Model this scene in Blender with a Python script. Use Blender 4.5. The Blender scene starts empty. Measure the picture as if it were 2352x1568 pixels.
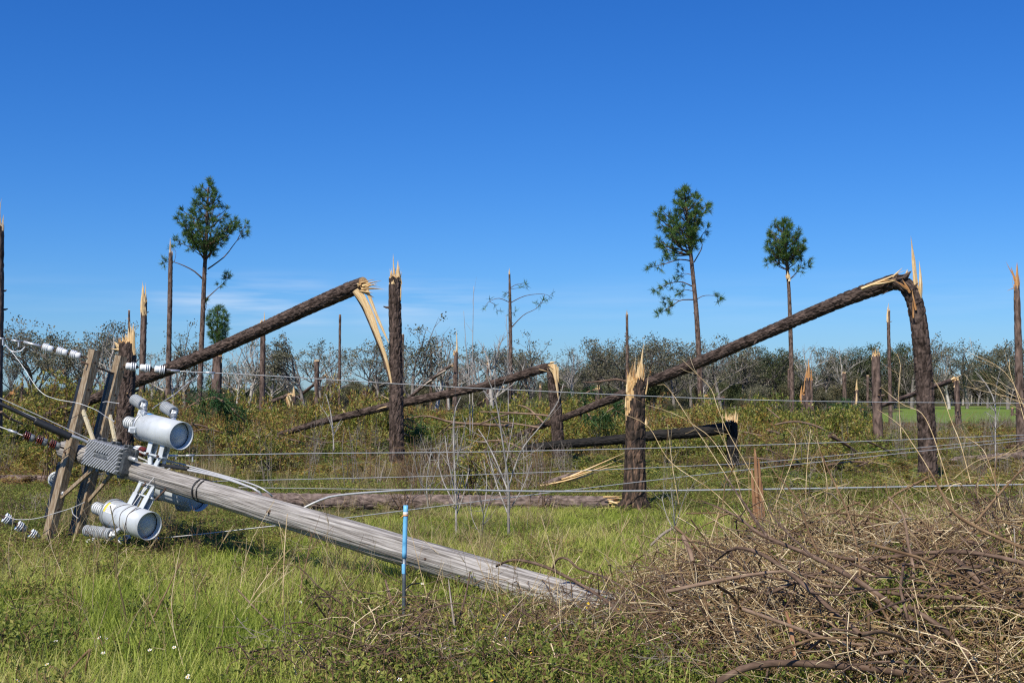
import bpy, math, random
import numpy as np
from mathutils import Vector, Matrix

random.seed(11)
RNG = np.random.default_rng(11)
SC = bpy.context.scene
COL = SC.collection

# ------------------------------------------------------------------ camera
W, H, F = 2352.0, 1568.0, 2840.0          # measured on the photograph (2352 px wide view of it)
HORIZON, EYE = 905.0, 1.7
PITCH = math.atan((HORIZON - H / 2) / F)
cam_d = bpy.data.cameras.new('camera')
cam = bpy.data.objects.new('camera', cam_d)
COL.objects.link(cam)
cam.location = (0, 0, EYE)
cam.rotation_euler = (math.pi / 2 + PITCH, 0, 0)
cam_d.sensor_fit = 'HORIZONTAL'
cam_d.angle = 2 * math.atan(W / 2 / F)
cam_d.clip_start, cam_d.clip_end = 0.1, 6000
SC.camera = cam

# ------------------------------------------------------------------ sky and sun
SUN_EL, SUN_AZ = math.radians(48), math.radians(205)     # azimuth clockwise from +Y
sd = Vector((math.sin(SUN_AZ) * math.cos(SUN_EL), math.cos(SUN_AZ) * math.cos(SUN_EL), math.sin(SUN_EL)))
world = bpy.data.worlds.new('World')
SC.world = world
world.use_nodes = True
wn, wl = world.node_tree.nodes, world.node_tree.links
wn.clear()
wout = wn.new('ShaderNodeOutputWorld')
wbg = wn.new('ShaderNodeBackground')
wbg.inputs['Strength'].default_value = 0.095
sky = wn.new('ShaderNodeTexSky')
sky.sky_type = 'NISHITA'
sky.sun_disc = False
sky.sun_elevation, sky.sun_rotation = SUN_EL, SUN_AZ
sky.altitude = 0
sky.air_density, sky.dust_density, sky.ozone_density = 1.0, 0.25, 3.2
hsv = wn.new('ShaderNodeHueSaturation')
hsv.inputs['Saturation'].default_value = 1.22
wl.new(sky.outputs[0], hsv.inputs['Color'])
# deeper blue of a dry, clear autumn sky: one response curve per channel, over the whole dome
SKS = 0.095
spl_ = wn.new('ShaderNodeSeparateColor'); cmb = wn.new('ShaderNodeCombineColor')
wl.new(hsv.outputs[0], spl_.inputs[0])
for i_, (g_, a_) in enumerate(((1.21, .528), (1.04, .783), (.93, 1.234))):
    p_ = wn.new('ShaderNodeMath'); p_.operation = 'POWER'; p_.inputs[1].default_value = g_
    q_ = wn.new('ShaderNodeMath'); q_.operation = 'MULTIPLY'; q_.inputs[1].default_value = a_ * SKS ** (g_ - 1) * 2 ** -0.18
    wl.new(spl_.outputs[i_], p_.inputs[0]); wl.new(p_.outputs[0], q_.inputs[0]); wl.new(q_.outputs[0], cmb.inputs[i_])
# thin cirrus low over the horizon
tcw = wn.new('ShaderNodeTexCoord')
mpw = wn.new('ShaderNodeMapping'); mpw.inputs['Scale'].default_value = (5, 5, 70)
nzw = wn.new('ShaderNodeTexNoise'); nzw.inputs['Scale'].default_value = 1.3; nzw.inputs['Detail'].default_value = 6; nzw.inputs['Roughness'].default_value = 0.55
sepw = wn.new('ShaderNodeSeparateXYZ')
crw = wn.new('ShaderNodeValToRGB')
crw.color_ramp.elements[0].position, crw.color_ramp.elements[1].position = 0.40, 0.72
band = wn.new('ShaderNodeValToRGB')
be = band.color_ramp.elements
be[0].position, be[0].color = 0.045, (0, 0, 0, 1)
be[1].position, be[1].color = 0.10, (0, 0, 0, 1)
x = be.new(0.073); x.color = (1, 1, 1, 1)
mulw = wn.new('ShaderNodeMath'); mulw.operation = 'MULTIPLY'
mul2 = wn.new('ShaderNodeMath'); mul2.operation = 'MULTIPLY'; mul2.inputs[1].default_value = 0.62
mixw = wn.new('ShaderNodeMixRGB'); mixw.inputs['Color2'].default_value = (8.2, 8.8, 9.6, 1)
wl.new(tcw.outputs['Generated'], mpw.inputs[0]); wl.new(mpw.outputs[0], nzw.inputs['Vector'])
wl.new(tcw.outputs['Generated'], sepw.inputs[0])
wl.new(nzw.outputs['Fac'], crw.inputs[0]); wl.new(sepw.outputs['Z'], band.inputs[0])
wl.new(crw.outputs[0], mulw.inputs[0]); wl.new(band.outputs[0], mulw.inputs[1])
dvw = wn.new('ShaderNodeMath'); dvw.operation = 'DIVIDE'
adw = wn.new('ShaderNodeMath'); adw.operation = 'ADD'; adw.inputs[1].default_value = .5
wl.new(sepw.outputs['X'], dvw.inputs[0]); wl.new(sepw.outputs['Y'], dvw.inputs[1]); wl.new(dvw.outputs[0], adw.inputs[0])
azr = wn.new('ShaderNodeValToRGB'); ae = azr.color_ramp.elements
ae[0].position, ae[0].color = .20, (.12, .12, .12, 1); ae[1].position, ae[1].color = .50, (.15, .15, .15, 1)
for p_, v_ in ((.25, .85), (.30, 1.0), (.335, .8), (.36, .25), (.40, .75), (.44, .6)):
    e_ = ae.new(p_); e_.color = (v_, v_, v_, 1)
mul3 = wn.new('ShaderNodeMath'); mul3.operation = 'MULTIPLY'
wl.new(adw.outputs[0], azr.inputs[0]); wl.new(mulw.outputs[0], mul3.inputs[0]); wl.new(azr.outputs[0], mul3.inputs[1])
wl.new(mul3.outputs[0], mul2.inputs[0]); wl.new(mul2.outputs[0], mixw.inputs['Fac'])
wl.new(cmb.outputs[0], mixw.inputs['Color1'])
wl.new(mixw.outputs[0], wbg.inputs['Color']); wl.new(wbg.outputs[0], wout.inputs['Surface'])

sun_d = bpy.data.lights.new('sun', 'SUN')
sun_d.energy, sun_d.angle, sun_d.color = 5.0, math.radians(0.5), (1.0, 0.93, 0.80)
sun = bpy.data.objects.new('sun', sun_d)
COL.objects.link(sun)
sun.rotation_euler = (-sd).to_track_quat('-Z', 'Y').to_euler()
sun.location = (-5, -20, 30)

SC.view_settings.view_transform = 'Standard'
SC.view_settings.look = 'None'
SC.view_settings.exposure = 0.18
SC.view_settings.gamma = 1
SC.view_settings.use_curve_mapping = False
SC.render.engine = 'CYCLES'
SC.cycles.max_bounces = 6
SC.cycles.diffuse_bounces = 3
SC.cycles.transparent_max_bounces = 4
SC.cycles.use_denoising = False
SC.cycles.filter_width = 1.25
SC.cycles.sample_clamp_indirect = 4.0

# ------------------------------------------------------------------ photo geometry -> place
FW = np.array((0, math.cos(PITCH), math.sin(PITCH)))
UP = np.array((0, -math.sin(PITCH), math.cos(PITCH)))
RT = np.array((1.0, 0, 0))
EYEP = np.array((0, 0, EYE))

def ray(x, y):
    return FW * F + RT * (x - W / 2) + UP * (H / 2 - y)

def P(x, y, Y):
    d = ray(x, y)
    return EYEP + d * (Y / d[1])

def G(x, y, z=0.0):
    d = ray(x, y)
    return EYEP + d * ((z - EYE) / d[2])

def PY(pts, Y0, Y1=None):
    """pixels to points, the depth running evenly from Y0 to Y1"""
    Y1 = Y0 if Y1 is None else Y1
    n = len(pts)
    return np.array([P(p[0], p[1], Y0 + (Y1 - Y0) * i / max(1, n - 1)) for i, p in enumerate(pts)])

# ------------------------------------------------------------------ materials
MATS = {}

def nodes_of(m):
    m.use_nodes = True
    n, l = m.node_tree.nodes, m.node_tree.links
    n.clear()
    return n, l

def ramp(n, cols):
    r = n.new('ShaderNodeValToRGB')
    e = r.color_ramp.elements
    for i, (p, c) in enumerate(cols):
        el = e[i] if i < 2 else e.new(p)
        el.position = p
        el.color = (*c, 1)
    return r

def surf(name, cols, scale=(1, 1, 1), nscale=5.0, rough=0.8, bump=0.0, bscale=None, coord='Object', metal=0.0, spec=0.3, detail=5, distort=0.0, isl=0.0):
    """noise-coloured surface; coord 'tc' follows the length of a trunk"""
    if name in MATS:
        return MATS[name]
    m = bpy.data.materials.new(name)
    n, l = nodes_of(m)
    out = n.new('ShaderNodeOutputMaterial'); b = n.new('ShaderNodeBsdfPrincipled')
    b.inputs['Roughness'].default_value = rough
    b.inputs['Metallic'].default_value = metal
    b.inputs['Specular IOR Level'].default_value = spec
    if coord == 'tc':
        c = n.new('ShaderNodeAttribute'); c.attribute_name = 'tc'; co = c.outputs['Vector']
    else:
        c = n.new('ShaderNodeTexCoord'); co = c.outputs[coord]
    mp = n.new('ShaderNodeMapping'); mp.inputs['Scale'].default_value = scale
    l.new(co, mp.inputs[0])
    nz = n.new('ShaderNodeTexNoise'); nz.inputs['Scale'].default_value = nscale; nz.inputs['Detail'].default_value = detail
    nz.inputs['Roughness'].default_value = 0.62; nz.inputs['Distortion'].default_value = distort
    l.new(mp.outputs[0], nz.inputs['Vector'])
    r = ramp(n, cols)
    fac = nz.outputs['Fac']
    if isl:
        g = n.new('ShaderNodeNewGeometry'); ma = n.new('ShaderNodeMath'); ma.operation = 'MULTIPLY_ADD'
        l.new(g.outputs['Random Per Island'], ma.inputs[0]); ma.inputs[1].default_value = isl
        l.new(nz.outputs['Fac'], ma.inputs[2])
        mb = n.new('ShaderNodeMath'); mb.operation = 'SUBTRACT'; mb.inputs[1].default_value = isl / 2
        l.new(ma.outputs[0], mb.inputs[0]); fac = mb.outputs[0]
    l.new(fac, r.inputs[0]); l.new(r.outputs[0], b.inputs['Base Color'])
    if bump:
        nb = n.new('ShaderNodeTexNoise'); nb.inputs['Scale'].default_value = bscale or nscale * 2; nb.inputs['Detail'].default_value = 4
        l.new(mp.outputs[0], nb.inputs['Vector'])
        bp = n.new('ShaderNodeBump'); bp.inputs['Strength'].default_value = 1.0; bp.inputs['Distance'].default_value = bump
        l.new(nb.outputs['Fac'], bp.inputs['Height']); l.new(bp.outputs[0], b.inputs['Normal'])
    l.new(b.outputs[0], out.inputs[0])
    MATS[name] = m
    return m

def leaf(name, cols, trans=0.3, rough=0.55, spec=0.25, place=0.0):
    """foliage: every leaf (mesh island) and every copy its own tint"""
    if name in MATS:
        return MATS[name]
    m = bpy.data.materials.new(name)
    n, l = nodes_of(m)
    out = n.new('ShaderNodeOutputMaterial'); b = n.new('ShaderNodeBsdfPrincipled')
    b.inputs['Roughness'].default_value = rough; b.inputs['Specular IOR Level'].default_value = spec
    g = n.new('ShaderNodeNewGeometry'); oi = n.new('ShaderNodeObjectInfo')
    a = n.new('ShaderNodeMath'); a.operation = 'ADD'
    l.new(g.outputs['Random Per Island'], a.inputs[0]); l.new(oi.outputs['Random'], a.inputs[1])
    f = n.new('ShaderNodeMath'); f.operation = 'FRACT'; l.new(a.outputs[0], f.inputs[0])
    fac = f.outputs[0]
    if place:
        nz = n.new('ShaderNodeTexNoise'); nz.inputs['Scale'].default_value = place; nz.inputs['Detail'].default_value = 3
        l.new(g.outputs['Position'], nz.inputs['Vector'])
        mr = n.new('ShaderNodeMapRange'); mr.inputs[1].default_value = 0.32; mr.inputs[2].default_value = 0.68
        l.new(nz.outputs['Fac'], mr.inputs[0])
        mx = n.new('ShaderNodeMath'); mx.operation = 'MULTIPLY_ADD'; mx.inputs[1].default_value = 0.5
        l.new(f.outputs[0], mx.inputs[0])
        h = n.new('ShaderNodeMath'); h.operation = 'MULTIPLY'; h.inputs[1].default_value = 0.5
        l.new(mr.outputs[0], h.inputs[0]); l.new(h.outputs[0], mx.inputs[2]); fac = mx.outputs[0]
    r = ramp(n, cols); l.new(fac, r.inputs[0])
    l.new(r.outputs[0], b.inputs['Base Color'])
    t = n.new('ShaderNodeBsdfTranslucent'); l.new(r.outputs[0], t.inputs['Color'])
    mix = n.new('ShaderNodeMixShader'); mix.inputs[0].default_value = trans
    l.new(b.outputs[0], mix.inputs[1]); l.new(t.outputs[0], mix.inputs[2]); l.new(mix.outputs[0], out.inputs[0])
    MATS[name] = m
    return m

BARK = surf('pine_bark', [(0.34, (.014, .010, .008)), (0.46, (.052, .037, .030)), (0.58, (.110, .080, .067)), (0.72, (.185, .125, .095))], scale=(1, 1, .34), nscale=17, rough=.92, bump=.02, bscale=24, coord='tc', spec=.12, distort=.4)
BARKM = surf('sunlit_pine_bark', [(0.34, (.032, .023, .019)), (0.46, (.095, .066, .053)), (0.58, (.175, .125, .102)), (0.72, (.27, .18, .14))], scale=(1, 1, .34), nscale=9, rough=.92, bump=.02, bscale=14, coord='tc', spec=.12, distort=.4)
BARKB = surf('charred_bark', [(0.35, (.006, .006, .006)), (0.62, (.022, .019, .017)), (0.80, (.07, .05, .04))], scale=(1, 1, .3), nscale=18, rough=.8, bump=.012, bscale=26, coord='tc', spec=.25)
BARKS = surf('scorched_bark', [(0.36, (.016, .013, .011)), (0.50, (.050, .037, .030)), (0.62, (.15, .095, .065)), (0.74, (.26, .16, .10))], scale=(1, 1, .22), nscale=20, rough=.9, bump=.014, bscale=26, coord='tc', spec=.12, distort=.6)
BARKF = surf('grey_log_bark', [(0.30, (.04, .03, .025)), (0.48, (.14, .105, .09)), (0.62, (.24, .185, .16)), (0.78, (.34, .22, .16))], scale=(1, 1, .45), nscale=20, rough=.9, bump=.014, bscale=24, coord='tc', spec=.12, distort=.4)
WOOD = surf('fresh_torn_wood', [(0.24, (.30, .15, .06)), (0.40, (.56, .34, .14)), (0.55, (.72, .52, .27)), (0.74, (.83, .69, .46))], scale=(16, 16, .8), nscale=6, rough=.7, bump=.008, bscale=12, coord='tc', spec=.2, isl=.4)
WOODO = surf('orange_torn_wood', [(0.28, (.24, .10, .035)), (0.5, (.46, .23, .085)), (0.72, (.62, .38, .18))], scale=(9, 9, .8), nscale=6, rough=.75, bump=.006, bscale=12, coord='tc', spec=.2, isl=.3)
WOODG = surf('greyed_torn_wood', [(0.28, (.25, .20, .15)), (0.5, (.46, .38, .29)), (0.72, (.62, .54, .43))], scale=(9, 9, .8), nscale=6, rough=.75, bump=.004, coord='tc', spec=.2, isl=.3)
POLE = surf('weathered_pole_wood', [(0.30, (.055, .048, .043)), (0.42, (.185, .168, .152)), (0.56, (.36, .338, .315)), (0.72, (.53, .505, .475)), (0.82, (.46, .33, .22))], scale=(22, 22, .6), nscale=3.4, rough=.85, bump=.012, bscale=4.5, coord='tc', spec=.15, detail=7)
ARM = surf('treated_crossarm_wood', [(0.28, (.13, .083, .048)), (0.5, (.25, .185, .120)), (0.7, (.41, .355, .265))], scale=(18, 18, 1.0), nscale=3, rough=.8, bump=.003, coord='Object', spec=.2)
ARMP = surf('bleached_crossarm_wood', [(0.28, (.30, .25, .16)), (0.5, (.50, .43, .29)), (0.7, (.62, .56, .41))], scale=(18, 18, 1.0), nscale=3, rough=.8, bump=.003, coord='Object', spec=.2)
PAINT = surf('pale_grey_tank_paint', [(0.24, (.24, .22, .19)), (0.33, (.43, .45, .46)), (0.45, (.50, .535, .56)), (0.7, (.56, .595, .62))], nscale=5, rough=.38, spec=.5, coord='Object')
GALV = surf('galvanised_steel', [(0.35, (.42, .44, .46)), (0.65, (.60, .62, .64))], nscale=30, rough=.42, metal=.55, coord='Object')
FIN = surf('sunlit_fin_metal', [(0.35, (.40, .41, .42)), (0.65, (.55, .56, .57))], nscale=24, rough=.45, metal=.3, coord='Object')  # lighter than the case: sun caught by the fins is put into the colour
CAST = surf('dull_cast_aluminium', [(0.35, (.09, .095, .10)), (0.65, (.17, .18, .185))], nscale=24, rough=.5, metal=.5, coord='Object')  # kept dark so the gaps between the fins look shaded
GREYP = surf('grey_polymer', [(0.35, (.16, .175, .185)), (0.65, (.25, .265, .275))], nscale=12, rough=.45, coord='Object', spec=.4)
SHED = surf('highlight_grey_polymer', [(0.35, (.34, .36, .375)), (0.65, (.44, .46, .47))], nscale=12, rough=.45, coord='Object', spec=.4)  # lighter than grey_polymer: highlights on the arrester rims put into the colour
PORC = surf('white_porcelain', [(0.35, (.70, .72, .73)), (0.65, (.80, .81, .81))], nscale=9, rough=.18, coord='Object', spec=.6)
PORCR = surf('brown_porcelain', [(0.35, (.12, .022, .012)), (0.65, (.17, .035, .02))], nscale=9, rough=.15, coord='Object', spec=.6)
PORCD = surf('grey_porcelain', [(0.35, (.13, .15, .155)), (0.65, (.20, .225, .23))], nscale=9, rough=.2, coord='Object', spec=.6)
BLACK = surf('black_rubber', [(0.35, (.010, .011, .013)), (0.65, (.022, .024, .028))], nscale=9, rough=.5, coord='Object', spec=.4)
CABLE = surf('aluminium_wire', [(0.35, (.44, .44, .44)), (0.65, (.58, .58, .57))], nscale=60, rough=.5, metal=.25, coord='Object')
RUST = surf('rusty_iron', [(0.35, (.05, .035, .028)), (0.65, (.14, .09, .065))], nscale=40, rough=.8, metal=.2, coord='Object')
BLUE = surf('flaking_blue_paint', [(0.33, (.10, .33, .55)), (0.45, (.16, .47, .74)), (0.70, (.20, .54, .82))], nscale=18, rough=.45, coord='Object', spec=.4)
PIPE = surf('grey_steel_pipe', [(0.35, (.10, .12, .13)), (0.65, (.22, .25, .27))], nscale=20, rough=.4, metal=.6, coord='Object')
TAPE = surf('white_tape', [(0.35, (.62, .56, .50)), (0.65, (.75, .70, .65))], nscale=20, rough=.6, coord='Object')
ORANGE = surf('orange_ribbon', [(0.35, (.70, .27, .05)), (0.65, (.80, .36, .08))], nscale=20, rough=.6, coord='Object')
YEL = surf('yellow_sticker', [(0.35, (.70, .58, .05)), (0.65, (.80, .66, .08))], nscale=20, rough=.5, coord='Object')
STK = surf('white_sticker', [(0.35, (.74, .74, .72)), (0.65, (.80, .80, .78))], nscale=20, rough=.5, coord='Object')
INK = surf('grey_print', [(0.35, (.16, .16, .17)), (0.65, (.20, .20, .21))], nscale=20, rough=.6, coord='Object')
BLUES = surf('blue_sticker', [(0.35, (.08, .32, .70)), (0.65, (.10, .38, .78))], nscale=20, rough=.5, coord='Object')
TWIGB = surf('brown_branch_bark', [(0.3, (.055, .035, .026)), (0.5, (.13, .085, .060)), (0.72, (.24, .165, .12))], scale=(1, 1, .3), nscale=30, rough=.85, bump=.003, coord='tc', spec=.15)
TWIGR = surf('red_brown_stem', [(0.3, (.085, .048, .026)), (0.5, (.18, .112, .060)), (0.72, (.32, .22, .125))], scale=(1, 1, .3), nscale=30, rough=.8, coord='tc', spec=.2)
STRAW = surf('straw_stem', [(0.3, (.19, .120, .052)), (0.5, (.43, .31, .155)), (0.72, (.72, .59, .37))], scale=(1, 1, .3), nscale=12, rough=.75, coord='tc', spec=.2, isl=.5)
PINKB = surf('pinkish_branch_bark', [(0.3, (.11, .070, .048)), (0.5, (.215, .145, .100)), (0.72, (.34, .245, .175))], scale=(1, 1, .3), nscale=26, rough=.85, bump=.003, coord='tc', spec=.15)
GREYT = surf('pale_grey_stem', [(0.3, (.13, .105, .08)), (0.5, (.25, .21, .17)), (0.72, (.40, .35, .29))], scale=(1, 1, .3), nscale=20, rough=.8, coord='tc', spec=.15, isl=.3)
OAKB = surf('oak_bark', [(0.3, (.085, .074, .064)), (0.5, (.17, .15, .132)), (0.72, (.28, .255, .23))], nscale=2.5, rough=.9, coord='Object', spec=.1, isl=.25)
OAKP = surf('bleached_bare_bark', [(0.3, (.24, .215, .185)), (0.5, (.39, .355, .315)), (0.72, (.52, .48, .44))], nscale=2.5, rough=.85, coord='Object', spec=.1, isl=.25)
DIRT = surf('ant_hill_sand', [(0.3, (.16, .12, .08)), (0.5, (.25, .20, .135)), (0.72, (.33, .27, .19))], nscale=14, rough=.95, bump=.01, coord='Object', spec=.1)

NEEDLE = leaf('pine_needles', [(0.0, (.034, .086, .022)), (0.45, (.066, .145, .032)), (0.8, (.110, .190, .042)), (1.0, (.17, .20, .055))], trans=.22)
NEEDLEF = leaf('fallen_pine_needles', [(0.0, (.018, .055, .018)), (0.5, (.035, .090, .026)), (1.0, (.065, .125, .036))], trans=.25)
OAKL = leaf('oak_leaves', [(0.0, (.065, .072, .040)), (0.45, (.125, .125, .072)), (0.8, (.195, .18, .115)), (1.0, (.29, .26, .18))], trans=.2)
OAKG = leaf('dark_evergreen_leaves', [(0.0, (.040, .056, .022)), (0.5, (.068, .088, .034)), (1.0, (.11, .125, .052))], trans=.2)
OAKY = leaf('olive_leaves', [(0.0, (.080, .084, .040)), (0.5, (.120, .112, .055)), (1.0, (.18, .145, .075))], trans=.2)
GRASS = leaf('grass_blades', [(0.0, (.140, .190, .022)), (0.28, (.265, .340, .044)), (0.52, (.395, .450, .085)), (0.75, (.520, .490, .160)), (1.0, (.64, .53, .29))], trans=.42, place=.55)
DRYG = leaf('dry_grass_blades', [(0.0, (.22, .16, .07)), (0.5, (.36, .28, .14)), (1.0, (.46, .38, .22))], trans=.25)
SHRUB = leaf('shrub_leaves', [(0.0, (.040, .068, .012)), (0.25, (.105, .150, .024)), (0.46, (.215, .235, .042)), (0.62, (.36, .315, .068)), (0.76, (.33, .185, .048)), (0.9, (.17, .078, .034)), (1.0, (.09, .048, .026))], trans=.3, rough=.42, spec=.35, place=.16)
SHRUBD = leaf('shrub_leaves_deep', [(0.0, (.060, .110, .018)), (0.4, (.120, .190, .030)), (0.75, (.190, .260, .045)), (1.0, (.30, .300, .070))], trans=.3, rough=.42, spec=.35)
WEED = leaf('weed_leaves', [(0.0, (.070, .105, .018)), (0.38, (.165, .210, .036)), (0.66, (.275, .290, .065)), (0.86, (.40, .32, .10)), (1.0, (.28, .130, .048))], trans=.3, place=.6)
DEADL = leaf('dead_leaves', [(0.0, (.06, .030, .014)), (0.5, (.17, .095, .042)), (1.0, (.34, .22, .11))], trans=.15)
BROWNL = leaf('browned_shrub_leaves', [(0.0, (.09, .045, .016)), (0.4, (.20, .105, .032)), (0.75, (.32, .20, .055)), (1.0, (.40, .31, .10))], trans=.25)
PETAL = surf('white_petals', [(0.35, (.78, .78, .74)), (0.65, (.82, .82, .80))], nscale=9, rough=.6)
PETALY = surf('yellow_petals', [(0.35, (.78, .55, .02)), (0.65, (.85, .64, .04))], nscale=9, rough=.6)
DISC = surf('flower_disc', [(0.35, (.60, .34, .02)), (0.65, (.70, .42, .03))], nscale=9, rough=.7)

# ------------------------------------------------------------------ mesh building
def spline(pts, n):
    pts = np.asarray(pts, float)
    m = len(pts)
    if m < 3:
        t = np.linspace(0, 1, n)[:, None]
        return pts[0] * (1 - t) + pts[-1] * t
    seg = np.linalg.norm(np.diff(pts[:, :3], axis=0), axis=1)
    s = np.concatenate([[0], np.cumsum(seg)])
    q = np.linspace(0, s[-1], n)
    i = np.clip(np.searchsorted(s, q, side='right') - 1, 0, m - 2)
    t = ((q - s[i]) / np.maximum(seg[i], 1e-9))[:, None]
    p0, p1, p2, p3 = pts[np.maximum(i - 1, 0)], pts[i], pts[i + 1], pts[np.minimum(i + 2, m - 1)]
    return .5 * (2 * p1 + (p2 - p0) * t + (2 * p0 - 5 * p1 + 4 * p2 - p3) * t * t + (3 * p1 - p0 - 3 * p2 + p3) * t ** 3)

def frames(pts):
    t = np.gradient(pts, axis=0)
    t /= np.maximum(np.linalg.norm(t, axis=1)[:, None], 1e-9)
    ref = np.array((1.0, 0, 0)) if abs(t[0][0]) < .8 else np.array((0, 1.0, 0))
    n0 = ref - t[0] * ref.dot(t[0]); n0 /= np.linalg.norm(n0)
    N = np.empty_like(pts); N[0] = n0
    for i in range(1, len(pts)):
        v = N[i - 1] - t[i] * N[i - 1].dot(t[i])
        N[i] = v / max(np.linalg.norm(v), 1e-9)
    return t, N, np.cross(t, N)

class MB:
    def __init__(self):
        self.v, self.t, self.f, self.m, self.s, self.n = [], [], [], [], [], 0

    def add(self, v, f, mat=0, smooth=True, tc=None):
        v = np.asarray(v, float)
        self.v.append(v)
        self.t.append(v if tc is None else np.asarray(tc, float))
        o = self.n
        for fa in ([f] if isinstance(f, np.ndarray) else f):
            fa = np.asarray(fa)
            if fa.ndim == 1: fa = fa[None]
            self.f.append(fa + o)
            mm = mat if isinstance(mat, np.ndarray) else np.full(len(fa), mat)
            self.m.append(mm); self.s.append(np.full(len(fa), smooth))
        self.n += len(v)
        return self

    def tube(self, pts, rad, k=6, mat=0, capmat=None, disp=None, cap=True, smooth=True, jag=0.0, matfn=None, flat=1.0):
        pts = np.asarray(pts, float); n = len(pts)
        rad = np.broadcast_to(np.asarray(rad, float), (n,))
        t, N, B = frames(pts)
        th = np.arange(k) * 2 * math.pi / k
        s = np.concatenate([[0], np.cumsum(np.linalg.norm(np.diff(pts, axis=0), axis=1))])
        R = rad[:, None] * np.ones(k)[None]
        TH, S = np.meshgrid(th, s)
        if disp is not None:
            R = R + disp(TH, S, rad[:, None])
        V = pts[:, None] + N[:, None] * (np.cos(th)[None, :, None] * R[..., None]) + B[:, None] * (np.sin(th)[None, :, None] * R[..., None] * flat)
        if jag:
            V[-1] += t[-1] * (RNG.uniform(-1, .6, k) * jag)[:, None]
        off = RNG.uniform(0, 50)
        rr = rad.mean()
        TC = np.stack([np.cos(TH) * rr, np.sin(TH) * rr, S + off], -1)
        i = np.arange(n - 1)[:, None] * k; j = np.arange(k)[None]; j2 = (j + 1) % k
        Q = np.stack([i + j, i + j2, i + k + j2, i + k + j], -1).reshape(-1, 4)
        mm = mat
        if matfn is not None:
            thc = np.broadcast_to(th[None] + math.pi / k, (n - 1, k)); sc = np.broadcast_to(((s[1:] + s[:-1]) / 2)[:, None], (n - 1, k))
            mm = np.where(matfn(np.mod(thc, 2 * math.pi), s[-1] - sc), 1, mat).reshape(-1)
        self.add(V.reshape(-1, 3), Q, mm, smooth, TC.reshape(-1, 3))
        if cap:
            cm = mat if capmat is None else capmat
            base = self.n
            self.add(np.array([pts[0], pts[-1]]), [], cm, False, np.array([[0, 0, off], [0, 0, s[-1] + off]]))
            a = np.arange(k); b = (a + 1) % k
            st = base - n * k
            f0 = np.stack([b + st, a + st, np.full(k, base)], -1)
            e = st + (n - 1) * k
            f1 = np.stack([a + e, b + e, np.full(k, base + 1)], -1)
            self.f += [f0, f1]; self.m += [np.full(k, cm)] * 2; self.s += [np.full(k, False)] * 2
        return self

    def lathe(self, prof, k=16, mat=0, M=None, smooth=True):
        """profile of (r, z) turned about z"""
        prof = np.asarray(prof, float); n = len(prof)
        th = np.arange(k) * 2 * math.pi / k
        V = np.stack([prof[:, 0][:, None] * np.cos(th), prof[:, 0][:, None] * np.sin(th), np.repeat(prof[:, 1][:, None], k, 1)], -1).reshape(-1, 3)
        i = np.arange(n - 1)[:, None] * k; j = np.arange(k)[None]; j2 = (j + 1) % k
        Q = np.stack([i + j, i + j2, i + k + j2, i + k + j], -1).reshape(-1, 4)
        if M is not None: V = xf(M, V)
        return self.add(V, Q, mat, smooth)

    def box(self, c, size, M=None, mat=0, bev=0.0):
        sx, sy, sz = np.array(size) / 2
        if bev:
            o = []
            for z in (-sz, -sz + bev, sz - bev, sz):
                q = bev if abs(abs(z) - sz) < 1e-9 else 0
                for (a, b) in ((-1, -1), (1, -1), (1, 1), (-1, 1)):
                    for (da, db) in (((bev, 0), (0, bev)) if a * b < 0 else ((0, bev), (bev, 0))):
                        o.append((a * (sx - da - q * .5), b * (sy - db - q * .5), z))
            V = np.array(o); n = 8
            Q = np.array([(r * n + i, r * n + (i + 1) % n, r * n + n + (i + 1) % n, r * n + n + i) for r in range(3) for i in range(n)])
            V = V + np.array(c)
            if M is not None: V = xf(M, V)
            return self.add(V, [Q, np.arange(8)[::-1].copy(), np.arange(24, 32)], mat, False)
        V = np.array([(a * sx, b * sy, d * sz) for d in (-1, 1) for (a, b) in ((-1, -1), (1, -1), (1, 1), (-1, 1))]) + np.array(c)
        if M is not None: V = xf(M, V)
        Q = np.array([(0, 3, 2, 1), (4, 5, 6, 7), (0, 1, 5, 4), (1, 2, 6, 5), (2, 3, 7, 6), (3, 0, 4, 7)])
        return self.add(V, Q, mat, False)

    def bar(self, a, b, w, h, up=(0, 0, 1), mat=0):
        a, b = np.array(a, float), np.array(b, float)
        z = b - a; L = np.linalg.norm(z); z /= L
        x = np.cross(np.array(up, float), z)
        if np.linalg.norm(x) < 1e-4: x = np.cross((1.0, 0, 0.01), z)
        x /= np.linalg.norm(x); y = np.cross(z, x)
        M = np.eye(4); M[:3, 0], M[:3, 1], M[:3, 2], M[:3, 3] = x, y, z, (a + b) / 2
        return self.box((0, 0, 0), (w, h, L), M, mat)

    def shard(self, a, b, w, mat=0, seed=None, bend=.018):
        """one torn splinter, thick at a and running out at b"""
        a, b = np.array(a, float), np.array(b, float)
        n = 6; t = np.linspace(0, 1, n)
        L = np.linalg.norm(b - a)
        pts = a + (b - a) * t[:, None] + RNG.normal(0, 1, 3) * (np.sin(t * math.pi)[:, None] * L * bend)
        prof = np.array([1, 1.05, .86, .62, .34, .03]) * (1 + RNG.normal(0, .08, n))
        return self.tube(pts, prof * w / 2, 4, mat, smooth=False, flat=RNG.uniform(.35, .8), cap=True)

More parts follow.
